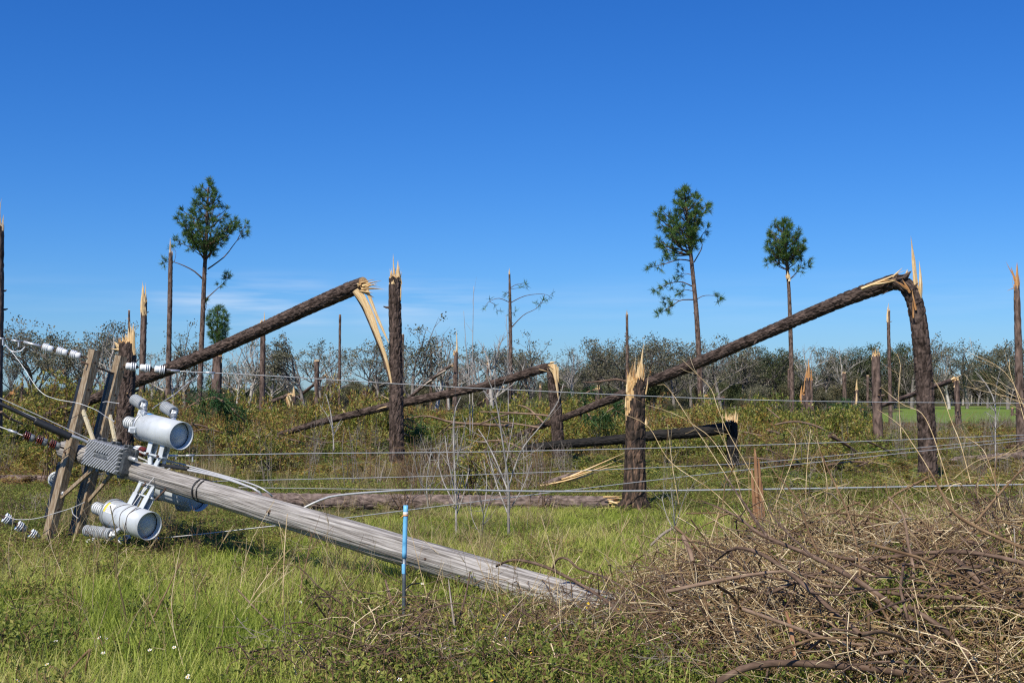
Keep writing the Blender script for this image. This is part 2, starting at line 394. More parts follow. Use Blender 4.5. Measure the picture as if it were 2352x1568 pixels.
    def leafq(self, p, d, nrm, L, w, mat=0):
        """leaf as a folded rhomb"""
        d = d / max(np.linalg.norm(d), 1e-9)
        s = np.cross(d, nrm); s /= max(np.linalg.norm(s), 1e-9)
        u = np.cross(s, d)
        V = np.array([p, p + d * L * .5 + s * w / 2 + u * w * .15, p + d * L, p + d * L * .5 - s * w / 2 + u * w * .15])
        return self.add(V, np.array([[0, 1, 2, 3]]), mat, False)

    def leaves(self, Pp, D, L, Wd, mat=0):
        """many folded leaves at once"""
        n = len(Pp)
        D = D / np.maximum(np.linalg.norm(D, axis=1)[:, None], 1e-9)
        nr = RNG.normal(0, 1, (n, 3)) + np.array((0, 0, 1.0))
        S = np.cross(D, nr); S /= np.maximum(np.linalg.norm(S, axis=1)[:, None], 1e-9)
        U = np.cross(S, D)
        L = np.broadcast_to(L, (n,))[:, None]; Wd = np.broadcast_to(Wd, (n,))[:, None]
        V = np.stack([Pp, Pp + D * L * .5 + S * Wd / 2 + U * Wd * .15, Pp + D * L, Pp + D * L * .5 - S * Wd / 2 + U * Wd * .15], 1).reshape(-1, 3)
        Q = np.arange(n * 4).reshape(n, 4)
        return self.add(V, Q, mat, False)

    def mesh(self, name, mats, origin=(0, 0, 0), tc=True):
        me = bpy.data.meshes.new(name)
        v = np.concatenate(self.v) - np.asarray(origin, float)
        me.vertices.add(len(v)); me.vertices.foreach_set('co', v.astype(np.float32).ravel())
        li = np.concatenate([f.ravel() for f in self.f]).astype(np.int32)
        ln = np.concatenate([np.full(len(f), f.shape[1]) for f in self.f]).astype(np.int32)
        me.loops.add(len(li)); me.loops.foreach_set('vertex_index', li)
        me.polygons.add(len(ln))
        me.polygons.foreach_set('loop_start', np.concatenate([[0], np.cumsum(ln)[:-1]]).astype(np.int32))
        me.polygons.foreach_set('material_index', np.concatenate(self.m).astype(np.int32))
        me.polygons.foreach_set('use_smooth', np.concatenate(self.s).astype(bool))
        for m in (mats if isinstance(mats, (list, tuple)) else [mats]): me.materials.append(m)
        me.update(calc_edges=True)
        if tc:
            a = me.attributes.new('tc', 'FLOAT_VECTOR', 'POINT')
            a.data.foreach_set('vector', np.concatenate(self.t).astype(np.float32).ravel())
        return me

def xf(M, V):
    M = np.asarray(M)
    return np.asarray(V, float) @ M[:3, :3].T + M[:3, 3]

WPOS = {}

def tag(o, label=None, cat=None, group=None, kind=None):
    if label: o['label'] = label
    if cat: o['category'] = cat
    if group: o['group'] = group
    if kind: o['kind'] = kind
    return o

def root(name, loc, label, cat, group=None):
    o = bpy.data.objects.new(name, None)
    o.empty_display_size = .1
    COL.objects.link(o)
    o.location = tuple(float(c) for c in loc)
    WPOS[o.name] = np.array(loc, float)
    return tag(o, label, cat, group)

def obj(name, mb, mats, parent=None, at=None, local=False):
    """link a mesh; world coordinates unless local"""
    if local:
        me = mb.mesh(name, mats)
        o = bpy.data.objects.new(name, me)
        COL.objects.link(o)
        if parent is not None: o.parent = parent
        return o
    org = np.array(at, float) if at is not None else (WPOS[parent.name] if parent is not None else np.zeros(3))
    me = mb.mesh(name, mats, org)
    o = bpy.data.objects.new(name, me)
    COL.objects.link(o)
    WPOS[o.name] = org
    if parent is not None:
        o.parent = parent
        o.location = tuple(float(c) for c in org - WPOS[parent.name])
    else:
        o.location = tuple(float(c) for c in org)
    return o

# ---- procedural bark relief
def plates(seed, ncirc, clen, depth, soft=.35):
    r = np.random.default_rng(seed)
    J = r.uniform(.1, .9, (64, 4096 // 64, 2)); Hh = r.uniform(-.35, .35, (64, 64))
    def fn(th, s, rad):
        u = th / (2 * math.pi) * ncirc
        v = s / clen
        iu, iv = np.floor(u).astype(int), np.floor(v).astype(int)
        f1 = np.full(u.shape, 9.0); f2 = np.full(u.shape, 9.0); h = np.zeros(u.shape)
        for du in (-1, 0, 1):
            for dv in (-1, 0, 1):
                cu, cv = iu + du, iv + dv
                a, b = np.mod(cu, ncirc) % 64, np.mod(cv, 64)
                d = np.hypot(cu + J[a, b, 0] - u, cv + J[a, b, 1] - v)
                near = d < f1
                f2 = np.where(near, f1, np.minimum(f2, d)); h = np.where(near, Hh[a, b], h); f1 = np.where(near, d, f1)
        e = np.clip((f2 - f1) / soft, 0, 1)
        e = e * e * (3 - 2 * e)
        return depth * .9 * (e - .8 + h * e) * np.minimum(1, rad / .12)
    return fn

def grain(seed, depth, nlines=40):
    r = np.random.default_rng(seed)
    ph = r.uniform(0, 6.28, (8, 3))
    def fn(th, s, rad):
        d = 0
        for i in range(8):
            fr = 6 + 5 * i
            d = d + np.sin(fr * th + ph[i, 0] + 1.3 * np.sin(s * (.5 + .2 * i) + ph[i, 1])) * np.sin(s * (.9 + .4 * i) + ph[i, 2]) / (1 + .3 * i)
        return depth * d * .5
    return fn

def lumps(seed, depth):
    r = np.random.default_rng(seed); ph = r.uniform(0, 6.28, (6, 2))
    def fn(th, s, rad):
        d = 0
        for i in range(6):
            d = d + np.sin((1 + i) * th + ph[i, 0] + s * (1.7 + 1.3 * i)) * np.sin(s * (2.5 + 1.9 * i) + ph[i, 1])
        return depth * d / 3 * np.minimum(1, rad / .1)
    return fn

def vnoise(x, y, sc, seed):
    r = np.random.default_rng(seed); g = r.uniform(0, 1, (128, 128))
    x, y = np.asarray(x) / sc, np.asarray(y) / sc
    ix, iy = np.floor(x).astype(int), np.floor(y).astype(int)
    fx, fy = x - ix, y - iy
    fx, fy = fx * fx * (3 - 2 * fx), fy * fy * (3 - 2 * fy)
    a = lambda i, j: g[np.mod(i, 128), np.mod(j, 128)]
    return (a(ix, iy) * (1 - fx) + a(ix + 1, iy) * fx) * (1 - fy) + (a(ix, iy + 1) * (1 - fx) + a(ix + 1, iy + 1) * fx) * fy

# ------------------------------------------------------------------ the ground
def sheet(name, xs, ys, z, m):
    mb = MB()
    X, Y = np.meshgrid(xs, ys)
    V = np.stack([X, Y, np.broadcast_to(z, X.shape)], -1).reshape(-1, 3)
    k = len(xs)
    i = np.arange(len(ys) - 1)[:, None] * k; j = np.arange(k - 1)[None]
    Q = np.stack([i + j, i + j + 1, i + k + j + 1, i + k + j], -1).reshape(-1, 4)
    mb.add(V, Q, 0, True)
    o = obj(name, mb, m)
    return tag(o, kind='structure')

SOIL = surf('thatch_and_soil', [(0.25, (.035, .034, .016)), (0.45, (.070, .072, .028)), (0.6, (.11, .105, .045)), (0.8, (.17, .14, .075))], nscale=1.6, rough=.95, bump=.03, bscale=9, coord='Object', spec=.1, detail=10)
PASTURE = surf('mown_pasture', [(0.3, (.10, .155, .026)), (0.5, (.14, .20, .036)), (0.7, (.19, .245, .058))], scale=(.25, 1, 1), nscale=.22, rough=.9, bump=.03, bscale=3, coord='Object', spec=.1, detail=9)
sheet('ground', np.array([-3000, -400, -60, 0, 60, 400, 3000]), np.array([-60, 0, 20, 60, 200, 600, 4000]), 0.0, SOIL)
mbp = MB()
pp = np.array([(21, 76), (30, 68), (75, 64), (140, 64), (150, 175), (60, 172), (46, 150), (38, 120), (30, 104)], float)
mbp.add(np.c_[pp, np.full(len(pp), .02)], [np.arange(len(pp))], 0, False)
pasture = obj('pasture', mbp, PASTURE)
tag(pasture, kind='structure')

# ------------------------------------------------------------------ scattering of uncountable plants
def scatter(name, pts, rot, scl, variants, idx=None):
    """one stuff object: points carrying copies of the variant meshes"""
    me = bpy.data.meshes.new(name)
    n = len(pts)
    me.vertices.add(n); me.vertices.foreach_set('co', np.asarray(pts, np.float32).ravel())
    a = me.attributes.new('rot', 'FLOAT_VECTOR', 'POINT'); a.data.foreach_set('vector', np.asarray(rot, np.float32).ravel())
    scl = np.asarray(scl, np.float32)
    if scl.ndim == 1: scl = np.repeat(scl[:, None], 3, 1)
    a = me.attributes.new('scl', 'FLOAT_VECTOR', 'POINT'); a.data.foreach_set('vector', scl.ravel())
    idx = RNG.integers(0, len(variants), n) if idx is None else idx
    a = me.attributes.new('idx', 'INT', 'POINT'); a.data.foreach_set('value', np.asarray(idx, np.int32))
    o = bpy.data.objects.new(name, me); COL.objects.link(o)
    ng = bpy.data.node_groups.new(name + '_scatter', 'GeometryNodeTree')
    ng.interface.new_socket('Geometry', in_out='INPUT', socket_type='NodeSocketGeometry')
    ng.interface.new_socket('Geometry', in_out='OUTPUT', socket_type='NodeSocketGeometry')
    N, Lk = ng.nodes, ng.links
    gi, go = N.new('NodeGroupInput'), N.new('NodeGroupOutput')
    ip = N.new('GeometryNodeInstanceOnPoints'); ip.inputs['Pick Instance'].default_value = True
    jn = N.new('GeometryNodeJoinGeometry')
    for vme in variants:
        vo = bpy.data.objects.new(vme.name, vme)
        oi = N.new('GeometryNodeObjectInfo'); oi.inputs['Object'].default_value = vo
        gt = N.new('GeometryNodeGeometryToInstance')
        Lk.new(oi.outputs['Geometry'], gt.inputs[0]); Lk.new(gt.outputs[0], jn.inputs[0])
    def attr(nm, dt):
        q = N.new('GeometryNodeInputNamedAttribute'); q.data_type = dt; q.inputs['Name'].default_value = nm
        return q.outputs['Attribute']
    Lk.new(gi.outputs[0], ip.inputs['Points']); Lk.new(jn.outputs[0], ip.inputs['Instance'])
    Lk.new(attr('rot', 'FLOAT_VECTOR'), ip.inputs['Rotation']); Lk.new(attr('scl', 'FLOAT_VECTOR'), ip.inputs['Scale'])
    Lk.new(attr('idx', 'INT'), ip.inputs['Instance Index'])
    Lk.new(ip.outputs[0], go.inputs[0])
    md = o.modifiers.new('scatter', 'NODES'); md.node_group = ng
    return tag(o, kind='stuff')

def frustum(n, y0, y1, margin=.06, power=1.0):
    """n spots over the ground the picture sees between depths y0 and y1, even per area (power shifts them nearer)"""
    u = RNG.uniform(0, 1, n)
    y = np.sqrt(y0 ** 2 + u ** power * (y1 ** 2 - y0 ** 2))
    x = RNG.uniform(-1, 1, n) * (W / 2 / F + margin) * y
    return x, y

#@@VARIANTS
def blades(n, R, h0, h1, w, mat, lean=.5, seed=0):
    mb = MB()
    ns = 4
    t = np.linspace(0, 1, ns)
    az = RNG.uniform(0, 6.28, n); rr = R * np.sqrt(RNG.uniform(0, 1, n)); pa = RNG.uniform(0, 6.28, n)
    hh = RNG.uniform(h0, h1, n); ln = RNG.uniform(.15, 1.3, n) * lean
    base = np.stack([rr * np.cos(pa), rr * np.sin(pa), np.zeros(n)], -1)
    dirx = np.stack([np.cos(az), np.sin(az), np.zeros(n)], -1)
    side = np.stack([-np.sin(az), np.cos(az), np.zeros(n)], -1)
    ang = ln[:, None] * (.35 + t[None] * 1.25)                      # bending over
    seg = hh[:, None] / (ns - 1)
    dx = np.cumsum(np.concatenate([np.zeros((n, 1)), np.sin(ang[:, 1:]) * seg], 1), 1)
    dz = np.cumsum(np.concatenate([np.zeros((n, 1)), np.cos(ang[:, 1:]) * seg], 1), 1)
    c = base[:, None] + dirx[:, None] * dx[..., None] + np.array((0, 0, 1.0)) * dz[..., None]
    ww = (w * RNG.uniform(.6, 1.3, n))[:, None] * np.array([1, .9, .65])[None]
    l = c[:, :3] - side[:, None] * ww[..., None] / 2
    r = c[:, :3] + side[:, None] * ww[..., None] / 2
    V = np.concatenate([l, r, c[:, 3:]], 1)                          # 7 per blade
    o = (np.arange(n) * 7)[:, None]
    q = np.concatenate([o + np.array([[0, 3, 4, 1]]), o + np.array([[1, 4, 5, 2]])], 0)
    tr = o + np.array([[2, 5, 6]])
    mb.add(V.reshape(-1, 3), [q, tr], 0, True)
    return mb

def shrub_mesh(name, h, wd, nst, nlf, L, mat, stem=GREYT, bare=False):
    mb = MB()
    tips = []
    for i in range(nst):
        a = RNG.uniform(0, 6.28); r = wd * .25 * RNG.uniform(0, 1)
        b = np.array((r * math.cos(a), r * math.sin(a), -.02))
        e = np.array((wd * .5 * math.cos(a + RNG.normal(0, .6)) * RNG.uniform(.3, 1), wd * .5 * math.sin(a) * RNG.uniform(.3, 1), h * RNG.uniform(.55, 1.0)))
        mid = (b + e) / 2 + RNG.normal(0, .06, 3) * h
        pts = spline([b, mid, e], 5)
        mb.tube(pts, np.linspace(.006, .002, 5) * (1.2 if bare else 1), 3, 1, cap=False)
        tips.append(pts)
        for q in range(4 if bare else 2):
            t = RNG.uniform(.35, .9); p = pts[int(t * 4)]
            d = RNG.normal(0, 1, 3); d[2] = abs(d[2]); d /= np.linalg.norm(d)
            s2 = np.array([p, p + d * h * RNG.uniform(.12, .3)])
            mb.tube(spline(s2, 3), [.003, .0025, .0015], 3, 1, cap=False); tips.append(spline(s2, 5))
    if not bare:
        T = np.array(tips)
        k = RNG.integers(0, len(T), nlf); t = np.clip(RNG.beta(2.2, 1.4, nlf), 0, 1) * 3.99
        i0 = t.astype(int); f = (t - i0)[:, None]
        pos = T[k, i0] * (1 - f) + T[k, i0 + 1] * f + RNG.normal(0, .03, (nlf, 3))
        D = RNG.normal(0, 1, (nlf, 3)); D[:, 2] = np.abs(D[:, 2]) * .8
        mb.leaves(pos, D, L * RNG.uniform(.7, 1.3, nlf), L * .42 * RNG.uniform(.8, 1.2, nlf), 0)
    else:
        mb.leaves(np.zeros((2, 3)), np.ones((2, 3)), .02, .01, 0)
    return mb.mesh(name, [mat, stem])

V_grass = [blades(50, .18, .10, .33, .0060, GRASS, lean=1.6).mesh('grass_clump', GRASS) for i in range(6)]
V_dry = [blades(40, .14, .35, .85, .005, DRYG, lean=.45).mesh('dry_grass_clump', DRYG) for i in range(3)]
V_shrub = [shrub_mesh('shrub_clump', RNG.uniform(.7, .95), RNG.uniform(.5, .7), 8, 300, .082, SHRUB, stem=TWIGR) for i in range(6)]
V_shrubd = [shrub_mesh('green_shrub_clump', RNG.uniform(.6, .9), RNG.uniform(.6, .85), 8, 320, .078, SHRUBD, stem=TWIGR) for i in range(3)]
V_bare = [shrub_mesh('bare_stem_clump', RNG.uniform(.8, 1.2), RNG.uniform(.5, .8), 7, 0, .05, SHRUB, stem=(GREYT, TWIGR, TWIGB, GREYT)[i], bare=True) for i in range(4)]
V_weed = [shrub_mesh('weed_clump', RNG.uniform(.22, .34), RNG.uniform(.25, .4), 6, 190, .034, WEED, stem=TWIGR) for i in range(5)]

def place(name, x, y, variants, s0, s1, tilt=.12, z=0.0, sz=None):
    n = len(x)
    rot = np.stack([RNG.normal(0, tilt, n), RNG.normal(0, tilt, n), RNG.uniform(0, 6.28, n)], -1)
    s = RNG.uniform(s0, s1, n)
    sc = np.stack([s, s, s * (1 if sz is None else sz)], -1)
    return scatter(name, np.stack([x, y, np.broadcast_to(z, x.shape)], -1), rot, sc, variants)

# where the mown verge grass ends and the undergrowth begins
def verge_end(x, y):
    """depth at which the grass gives way"""
    px = W / 2 + x / y * F
    e = np.interp(px, [-200, 300, 600, 800, 1000, 1500, 1900, 2600], [12.6, 12.8, 13.6, 15.6, 17.2, 17.4, 17.6, 18.0])
    return e + 1.2 * (vnoise(x, y, 1.3, 5) - .5)

x, y = frustum(26000, 6.2, 19.5, power=1.25)
e = verge_end(x, y)
k = y < e + .3
thin = vnoise(x, y, .7, 21)
k &= RNG.uniform(0, 1, len(x)) < .45 + thin
px = W / 2 + x / y * F
k &= RNG.uniform(0, 1, len(x)) < np.where((px > 1450) & (y < 10.3), .4, np.where((px > 800) & (y < 9.2), .45, 1))
place('grass', x[k], y[k], V_grass, .75, 1.25, sz=np.interp(y[k], [8, 11, 13, 16, 18], [1.0, .8, .6, .5, .38]) * (.75 + .5 * vnoise(x[k], y[k], 1.1, 8)))

x, y = frustum(2600, 6.4, 17)
k = (vnoise(x, y, 1.2, 81) + .3 * vnoise(x, y, .35, 82) > .72) & (y < verge_end(x, y) + .6)
place('dead_thatch', x[k], y[k], V_dry, .25, .5, tilt=.5)
x, y = frustum(13000, 6.2, 24)
px = W / 2 + x / y * F
e = verge_end(x, y)
dens = np.where(y > e - .5, 1.0, .10)
dens = np.where((px > 760) & (px < 1620) & (y < 9.4), 1.0, dens)
dens = np.where((px > 1500) & (y < 10.6), .45, dens)
k = RNG.uniform(0, 1, len(x)) < dens * (.5 + .8 * vnoise(x, y, .9, 31))
k &= ~((px > 540) & (px < 1480) & (y > 16.9) & (y < 18.75) & (RNG.uniform(0, 1, len(x)) < .93))
k &= ~((px < 320) & (y > 21.6) & (y < 23.4))
place('weeds', x[k], y[k], V_weed, .7, 1.3, sz=(np.interp(y, [9, 11.5, 13, 15, 17, 19, 22], [1.0, .75, .6, .45, .4, .55, .6]) * np.where((np.abs(px - 1240) < 190) & (y > 7.9) & (y < 9.6), .65, 1))[k])

def shrub_start(x, y):
    px = W / 2 + x / y * F
    return np.interp(px, [-200, 320, 420, 2600], [21.5, 21.5, 19.6, 19.6]) + 1.0 * (vnoise(x, y, 1.7, 6) - .5)
def height_zone(x, y):
    px = W / 2 + x / y * F
    f = np.where((px > 2010) & (y > 25.5) & (y < 30.6), .3, 1.0)
    f = np.where((px > 2010) & (y >= 30.6), .48, f)
    f = np.where((px > 1000) & (px < 1760) & (y > 22) & (y < 30), .62, f)
    f = np.where((px > 600) & (px < 1000) & (y > 26) & (y < 31), .75, f)
    return np.where((px < 900) & (y > 33), 1.25, f)
def shrub_height(x, y):
    return np.interp(y, [19, 25.5, 29, 36, 60], [.20, .28, .55, 1.05, 1.0]) * height_zone(x, y)
x, y = frustum(10500, 18.5, 46, power=1.2)
e = shrub_start(x, y)
gap = vnoise(x, y, 2.6, 41)
k = (y > e) & (RNG.uniform(0, 1, len(x)) < .12 + 1.0 * gap)
hs = (.22 + .75 * vnoise(x, y, 3.5, 44) + .75 * vnoise(x, y, 1.0, 45) ** 2) * shrub_height(x, y)
place('undergrowth', x[k], y[k], V_shrub, .65, 1.15, sz=1.25 * hs[k], tilt=.2)
x, y = frustum(11000, 46, 118)
pasture_in = (x / y > .285) & (y > 62)
k = ~pasture_in
lowr = np.interp(W / 2 + x / y * F, [1700, 2010], [1.0, .34])
place('far_undergrowth', x[k], y[k], V_shrub, 1.0, 1.8, sz=((.38 + .42 * vnoise(x, y, 6, 46)) * lowr * np.interp(y, [46, 60, 80, 118], [1.0, .8, .5, .34]))[k])
x, y = frustum(2600, 17.5, 70)
k = (vnoise(x, y, 4.5, 51) > .5) & (y > shrub_start(x, y) + .5) & ~((x / y > .285) & (y > 66))
place('green_shrubs', x[k], y[k], V_shrubd, .8, 1.35, sz=(shrub_height(x, y) * .9)[k])
x, y = frustum(2600, 14.5, 60)
k = (vnoise(x, y, 2.2, 61) > .48) & (y > verge_end(x, y)) & ~((x / y > .285) & (y > 66))
place('bare_stems', x[k], y[k], V_bare, .5, 1.0, sz=np.interp(y, [15, 22, 30, 60], [.4, .6, 1.2, 1.2])[k])
x, y = frustum(170, 20, 46); k = (vnoise(x, y, 3.0, 63) > .4)
place('sapling_stems', x[k], y[k], V_bare, .45, .75, sz=RNG.uniform(1.5, 2.6, k.sum()))
x = RNG.uniform(-3.2, 1.2, 60); y = RNG.uniform(17.8, 26, 60); px = W / 2 + x / y * F
k = (px > 930) & (px < 1330) | ((px > 600) & (px < 900) & (y > 21) & (RNG.uniform(0, 1, 60) < .35))
place('bare_thicket', x[k], y[k], V_bare, .8, 1.35)
V_brown = [shrub_mesh('brown_shrub_clump', RNG.uniform(.6, .9), RNG.uniform(.5, .75), 9, 170, .058, BROWNL, stem=TWIGR) for i in range(3)]
x, y = frustum(4200, 18.5, 60); k = (vnoise(x, y, 2.1, 66) + .25 * vnoise(x, y, .6, 67) > .62) & (y > shrub_start(x, y)) & ~((x / y > .285) & (y > 66))
place('brown_undergrowth', x[k], y[k], V_brown, .7, 1.3, sz=(shrub_height(x, y) * .95)[k])
x, y = frustum(900, 20, 48); k0 = (vnoise(x, y, 1.8, 69) > .55) & (y > shrub_start(x, y))
place('dark_upright_stems', x[k0], y[k0], [V_bare[1], V_bare[2], V_bare[0]], .5, .9, sz=(1.5 * shrub_height(x, y))[k0])
x, y = frustum(1100, 23, 50); k = (vnoise(x, y, 2.6, 68) > .55) & ~((W / 2 + x / y * F > 1000) & (W / 2 + x / y * F < 1760) & (y < 31)) & (W / 2 + x / y * F < 1990)
place('tall_weeds', x[k], y[k], V_shrub + V_brown, .75, 1.2, sz=(shrub_height(x, y) * RNG.uniform(1.2, 2.0, len(x)))[k])
x, y = frustum(2600, 15, 60)
k = (vnoise(x, y, 2.4, 71) > .68) & (y > verge_end(x, y) + 1.5)
place('dry_grass', x[k], y[k], V_dry, .5, .9)
for gx, gy, gn in ((915, 1115, 60), (470, 1112, 50), (270, 1225, 26)):
    c = G(gx, gy)
    place('dry_grass_tuft', c[0] + RNG.normal(0, .5, gn), c[1] + RNG.normal(0, .4, gn), V_dry, .5, .8)
#@@END_VARIANTS

# ------------------------------------------------------------------ snapped pines
def wr(w, Y):
    return w * Y / F / 2

def track(pix, Y0, Y1=None, n=40, foot=True):
    """pixel outline of a trunk (x, y, width) -> centre line and radii"""
    q = spline(pix, n)
    Y1 = Y0 if Y1 is None else Y1
    t = np.concatenate([[0], np.cumsum(np.hypot(np.diff(q[:, 0]), np.diff(q[:, 1])))]); t /= t[-1]
    # depth varies evenly along the real trunk
    w = 1 / (1 / Y0 * (1 - t) + 1 / Y1 * t)
    pts = np.array([P(a, b, y) for (a, b, _), y in zip(q, w)])
    rad = np.array([wr(c, y) for (_, _, c), y in zip(q, w)])
    if foot:
        pts = np.vstack([[pts[0][0], pts[0][1], -.15], pts]); rad = np.concatenate([[rad[0] * 1.12], rad])
    return pts, rad

def trunk_tube(mb, pts, rad, near, seed, mat=0, matfn=None, jag=.05, k=None, flare=True):
    L = np.linalg.norm(np.diff(pts, axis=0), axis=1).sum()
    n = int(min(420, max(10, L / (.035 if near == 2 else .09 if near else .22))))
    a = spline(np.c_[pts, rad], n)
    if flare:
        s = np.linspace(0, L, n); a[:, 3] *= 1 + .35 * np.exp(-s / .22)
    k = k or (44 if near == 2 else 20 if near else 10)
    r0 = rad.mean()
    dp = plates(seed, max(7, int(6.28 * r0 / .075)), .15, .016 if near == 2 else .013) if near else lumps(seed, .02)
    mb.tube(a[:, :3], np.maximum(a[:, 3], .006), k, mat, capmat=1, disp=dp, jag=jag, matfn=matfn, smooth=bool(near < 2))
    if near and len(a) > 20:
        g = np.random.default_rng(seed + 7)
        for q in range(g.integers(3, 8)):
            i = g.integers(len(a) // 6, len(a) - 4); d = a[i + 1, :3] - a[i, :3]; d /= np.linalg.norm(d)
            u = np.cross(d, g.normal(0, 1, 3)); u /= np.linalg.norm(u); rr = a[i, 3]
            l = rr + g.uniform(.02, .09) * (1 + (g.uniform() < .2) * 2)
            m0 = a[i, :3]
            mb.tube(np.array([m0 + u * rr * .7, m0 + u * (rr + l) * .5 + d * .01, m0 + u * l + d * .03]), [.035 * min(1, rr / .12), .024 * min(1, rr / .12), .012 * min(1, rr / .12)], 6, mat, capmat=1, smooth=False)
    return a

def crown_splinters(mb, top, axis, r, n, h0, h1, side=None, mat=0, sink=.12):
    axis = np.asarray(axis, float); axis /= np.linalg.norm(axis)
    u = np.cross(axis, (0, 1, 0)) if abs(axis[1]) < .8 else np.cross(axis, (1, 0, 0)); u /= np.linalg.norm(u); v = np.cross(axis, u)
    for i in range(n):
        a = 6.283 * (i + RNG.uniform(-.3, .3)) / n
        rr = r * RNG.uniform(.45, .86)
        rd = u * math.cos(a) + v * math.sin(a)
        h = RNG.uniform(h0, h1) * (RNG.uniform(.3, 1) ** 1.3)
        if side is not None:
            h *= .35 + .65 * max(0, (rd[0] * side + 1) / 2) ** 1.5
        b = top + rd * rr - axis * sink
        mb.shard(b, top + rd * rr * RNG.uniform(.8, 1.15) + axis * max(h, .03), r * RNG.uniform(.45, .8) * (1 if n > 4 else 1.3), mat)

def pxshard(mb, a, b, w, Y, dY=0.0, mat=0):
    mb.shard(P(a[0], a[1], Y), P(b[0], b[1], Y + dY), w * Y / F, mat)

SEED = [100]
def snapped(label, pix, Y, near=0, nspl=6, h=(.1, .4), side=None, wood=WOOD, bark=BARK, lean=None, shards=(), matfn=None, group=None, name='snapped_pine', cat='broken tree', foot=True, leanwood=True):
    SEED[0] += 1
    pts, rad = track(pix, Y, n=30, foot=foot)
    r = root(name, (pts[1][0], pts[1][1], 0), label, cat, group)
    mb = MB()
    trunk_tube(mb, pts, rad, near, SEED[0], matfn=matfn)
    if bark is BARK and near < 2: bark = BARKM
    obj('trunk', mb, [bark, wood], r)
    ax = pts[-1] - pts[-4]
    if near:
        for i in range(nspl):
            m2 = MB()
            a = 6.283 * (i + RNG.uniform(-.3, .3)) / nspl
            axis = ax / np.linalg.norm(ax)
            rd = np.array((math.cos(a), math.sin(a), 0))
            hh = RNG.uniform(*h) * RNG.uniform(.3, 1)
            if side is not None: hh *= .3 + .7 * max(0, (rd[0] * side + 1) / 2) ** 1.5
            rr = rad[-1] * RNG.uniform(.5, .85)
            m2.shard(pts[-1] + rd * rr - axis * .15, pts[-1] + rd * rr * 1.05 + axis * hh, rad[-1] * RNG.uniform(.5, .85))
            obj('splinter', m2, wood, r)
        for s in shards:
            m2 = MB(); pxshard(m2, s[0], s[1], s[2], Y - rad[-1] * .4); obj('splinter', m2, wood, r)
        m2 = MB(); axis = ax / np.linalg.norm(ax)
        for i in range(34 if near == 2 else 16):
            a = RNG.uniform(0, 6.28); rr = rad[-1] * RNG.uniform(.2, .95); rd = np.array((math.cos(a), math.sin(a), 0))
            m2.shard(pts[-1] + rd * rr - axis * .06, pts[-1] + rd * rr * RNG.uniform(.9, 1.3) + axis * max(h) * RNG.uniform(.25, 1.05), rad[-1] * RNG.uniform(.06, .16), bend=.05)
        obj('fibres', m2, wood, r)
    else:
        m2 = MB()
        if nspl: crown_splinters(m2, pts[-1], ax, rad[-1], nspl, h[0], h[1], side)
        for s in shards: pxshard(m2, s[0], s[1], s[2], Y - rad[-1] * .3)
        if m2.v: obj('splintered_top', m2, wood, r)
    if lean:
        lp, Ye = lean
        a, b = track(lp, Y, Ye, n=40, foot=False)
        m3 = MB(); SEED[0] += 1
        trunk_tube(m3, a, b, near, SEED[0], flare=False, jag=.1)
        obj('fallen_trunk', m3, [bark, wood], r)
        if leanwood:
            m4 = MB()
            crown_splinters(m4, a[0], a[0] - a[3], b[0], 5, .1, .5)
            # torn strip still holding on
            m4.tube(spline([a[0], (a[0] + pts[-1]) / 2 + (0, 0, .1), pts[-1] - (0, 0, .25)], 6), [b[0] * .7, b[0] * .5, b[0] * .45, b[0] * .4, b[0] * .35, b[0] * .2], 5, 0, smooth=False, flat=.4)
            obj('torn_strip', m4, wood, r)
    return r

# -- the nearest ones, with every splinter of its own
r = snapped('tall snapped pine whose upper trunk hangs off to the left by a torn strip', [(912, 1092, 37), (911, 1000, 34), (909, 800, 30), (907, 700, 29), (907, 637, 28)], 26.1, near=2, nspl=7, h=(.08, .22),
            shards=[((908, 645), (903, 582), 5), ((913, 650), (914, 597), 9), ((899, 645), (899, 620), 8), ((917, 645), (918, 610), 6), ((919, 690), (922, 648), 4)])
fp = [(836, 652, 33), (810, 662, 35), (773, 678, 35), (700, 710, 33), (608, 753, 31), (476, 812, 29), (388, 847, 29), (225, 912, 23), (150, 940, 21), (62, 974, 18), (-10, 1004, 16)]
a, b = track(fp, 26.1, 36, n=60, foot=False)
m = MB(); trunk_tube(m, a, b, 2, 301, flare=False, jag=.12); obj('fallen_trunk', m, [BARK, WOOD], r)
for s in [((822, 656), (877, 644), 9), ((828, 650), (862, 641), 8), ((830, 664), (884, 665), 7), ((832, 658), (852, 652), 12), ((826, 668), (858, 672), 9), ((820, 652), (846, 645), 8), ((838, 660), (868, 650), 7), ((834, 650), (876, 660), 4), ((836, 670), (860, 684), 7)]:
    m = MB(); pxshard(m, s[0], s[1], s[2], 26.0, RNG.uniform(-.2, .3)); obj('splinter', m, WOOD, r)
for lst in ([(816, 666, 15), (838, 700, 13), (862, 757, 12), (881, 807, 9), (893, 850, 6), (899, 880, 4)], [(843, 666, 8), (860, 712, 7), (876, 750, 6), (893, 787, 2)], [(828, 668, 8), (850, 712, 8), (868, 760, 5), (880, 795, 2)]):
    a, b = track(lst, 26.0, 25.95, n=24, foot=False)
    m = MB(); m.tube(a, b, 6, 0, smooth=False, flat=.45, disp=lumps(int(lst[0][0]), .01)); obj('torn_strip', m, WOOD, r)
a, b = track([(812, 670, 8), (833, 704, 7), (857, 760, 7), (876, 810, 6), (889, 852, 5), (897, 884, 4)], 26.1, 26.1, n=24, foot=False)
m = MB(); m.tube(a, b, 6, 0, disp=lumps(7, .01)); obj('bark_strip', m, BARK, r)

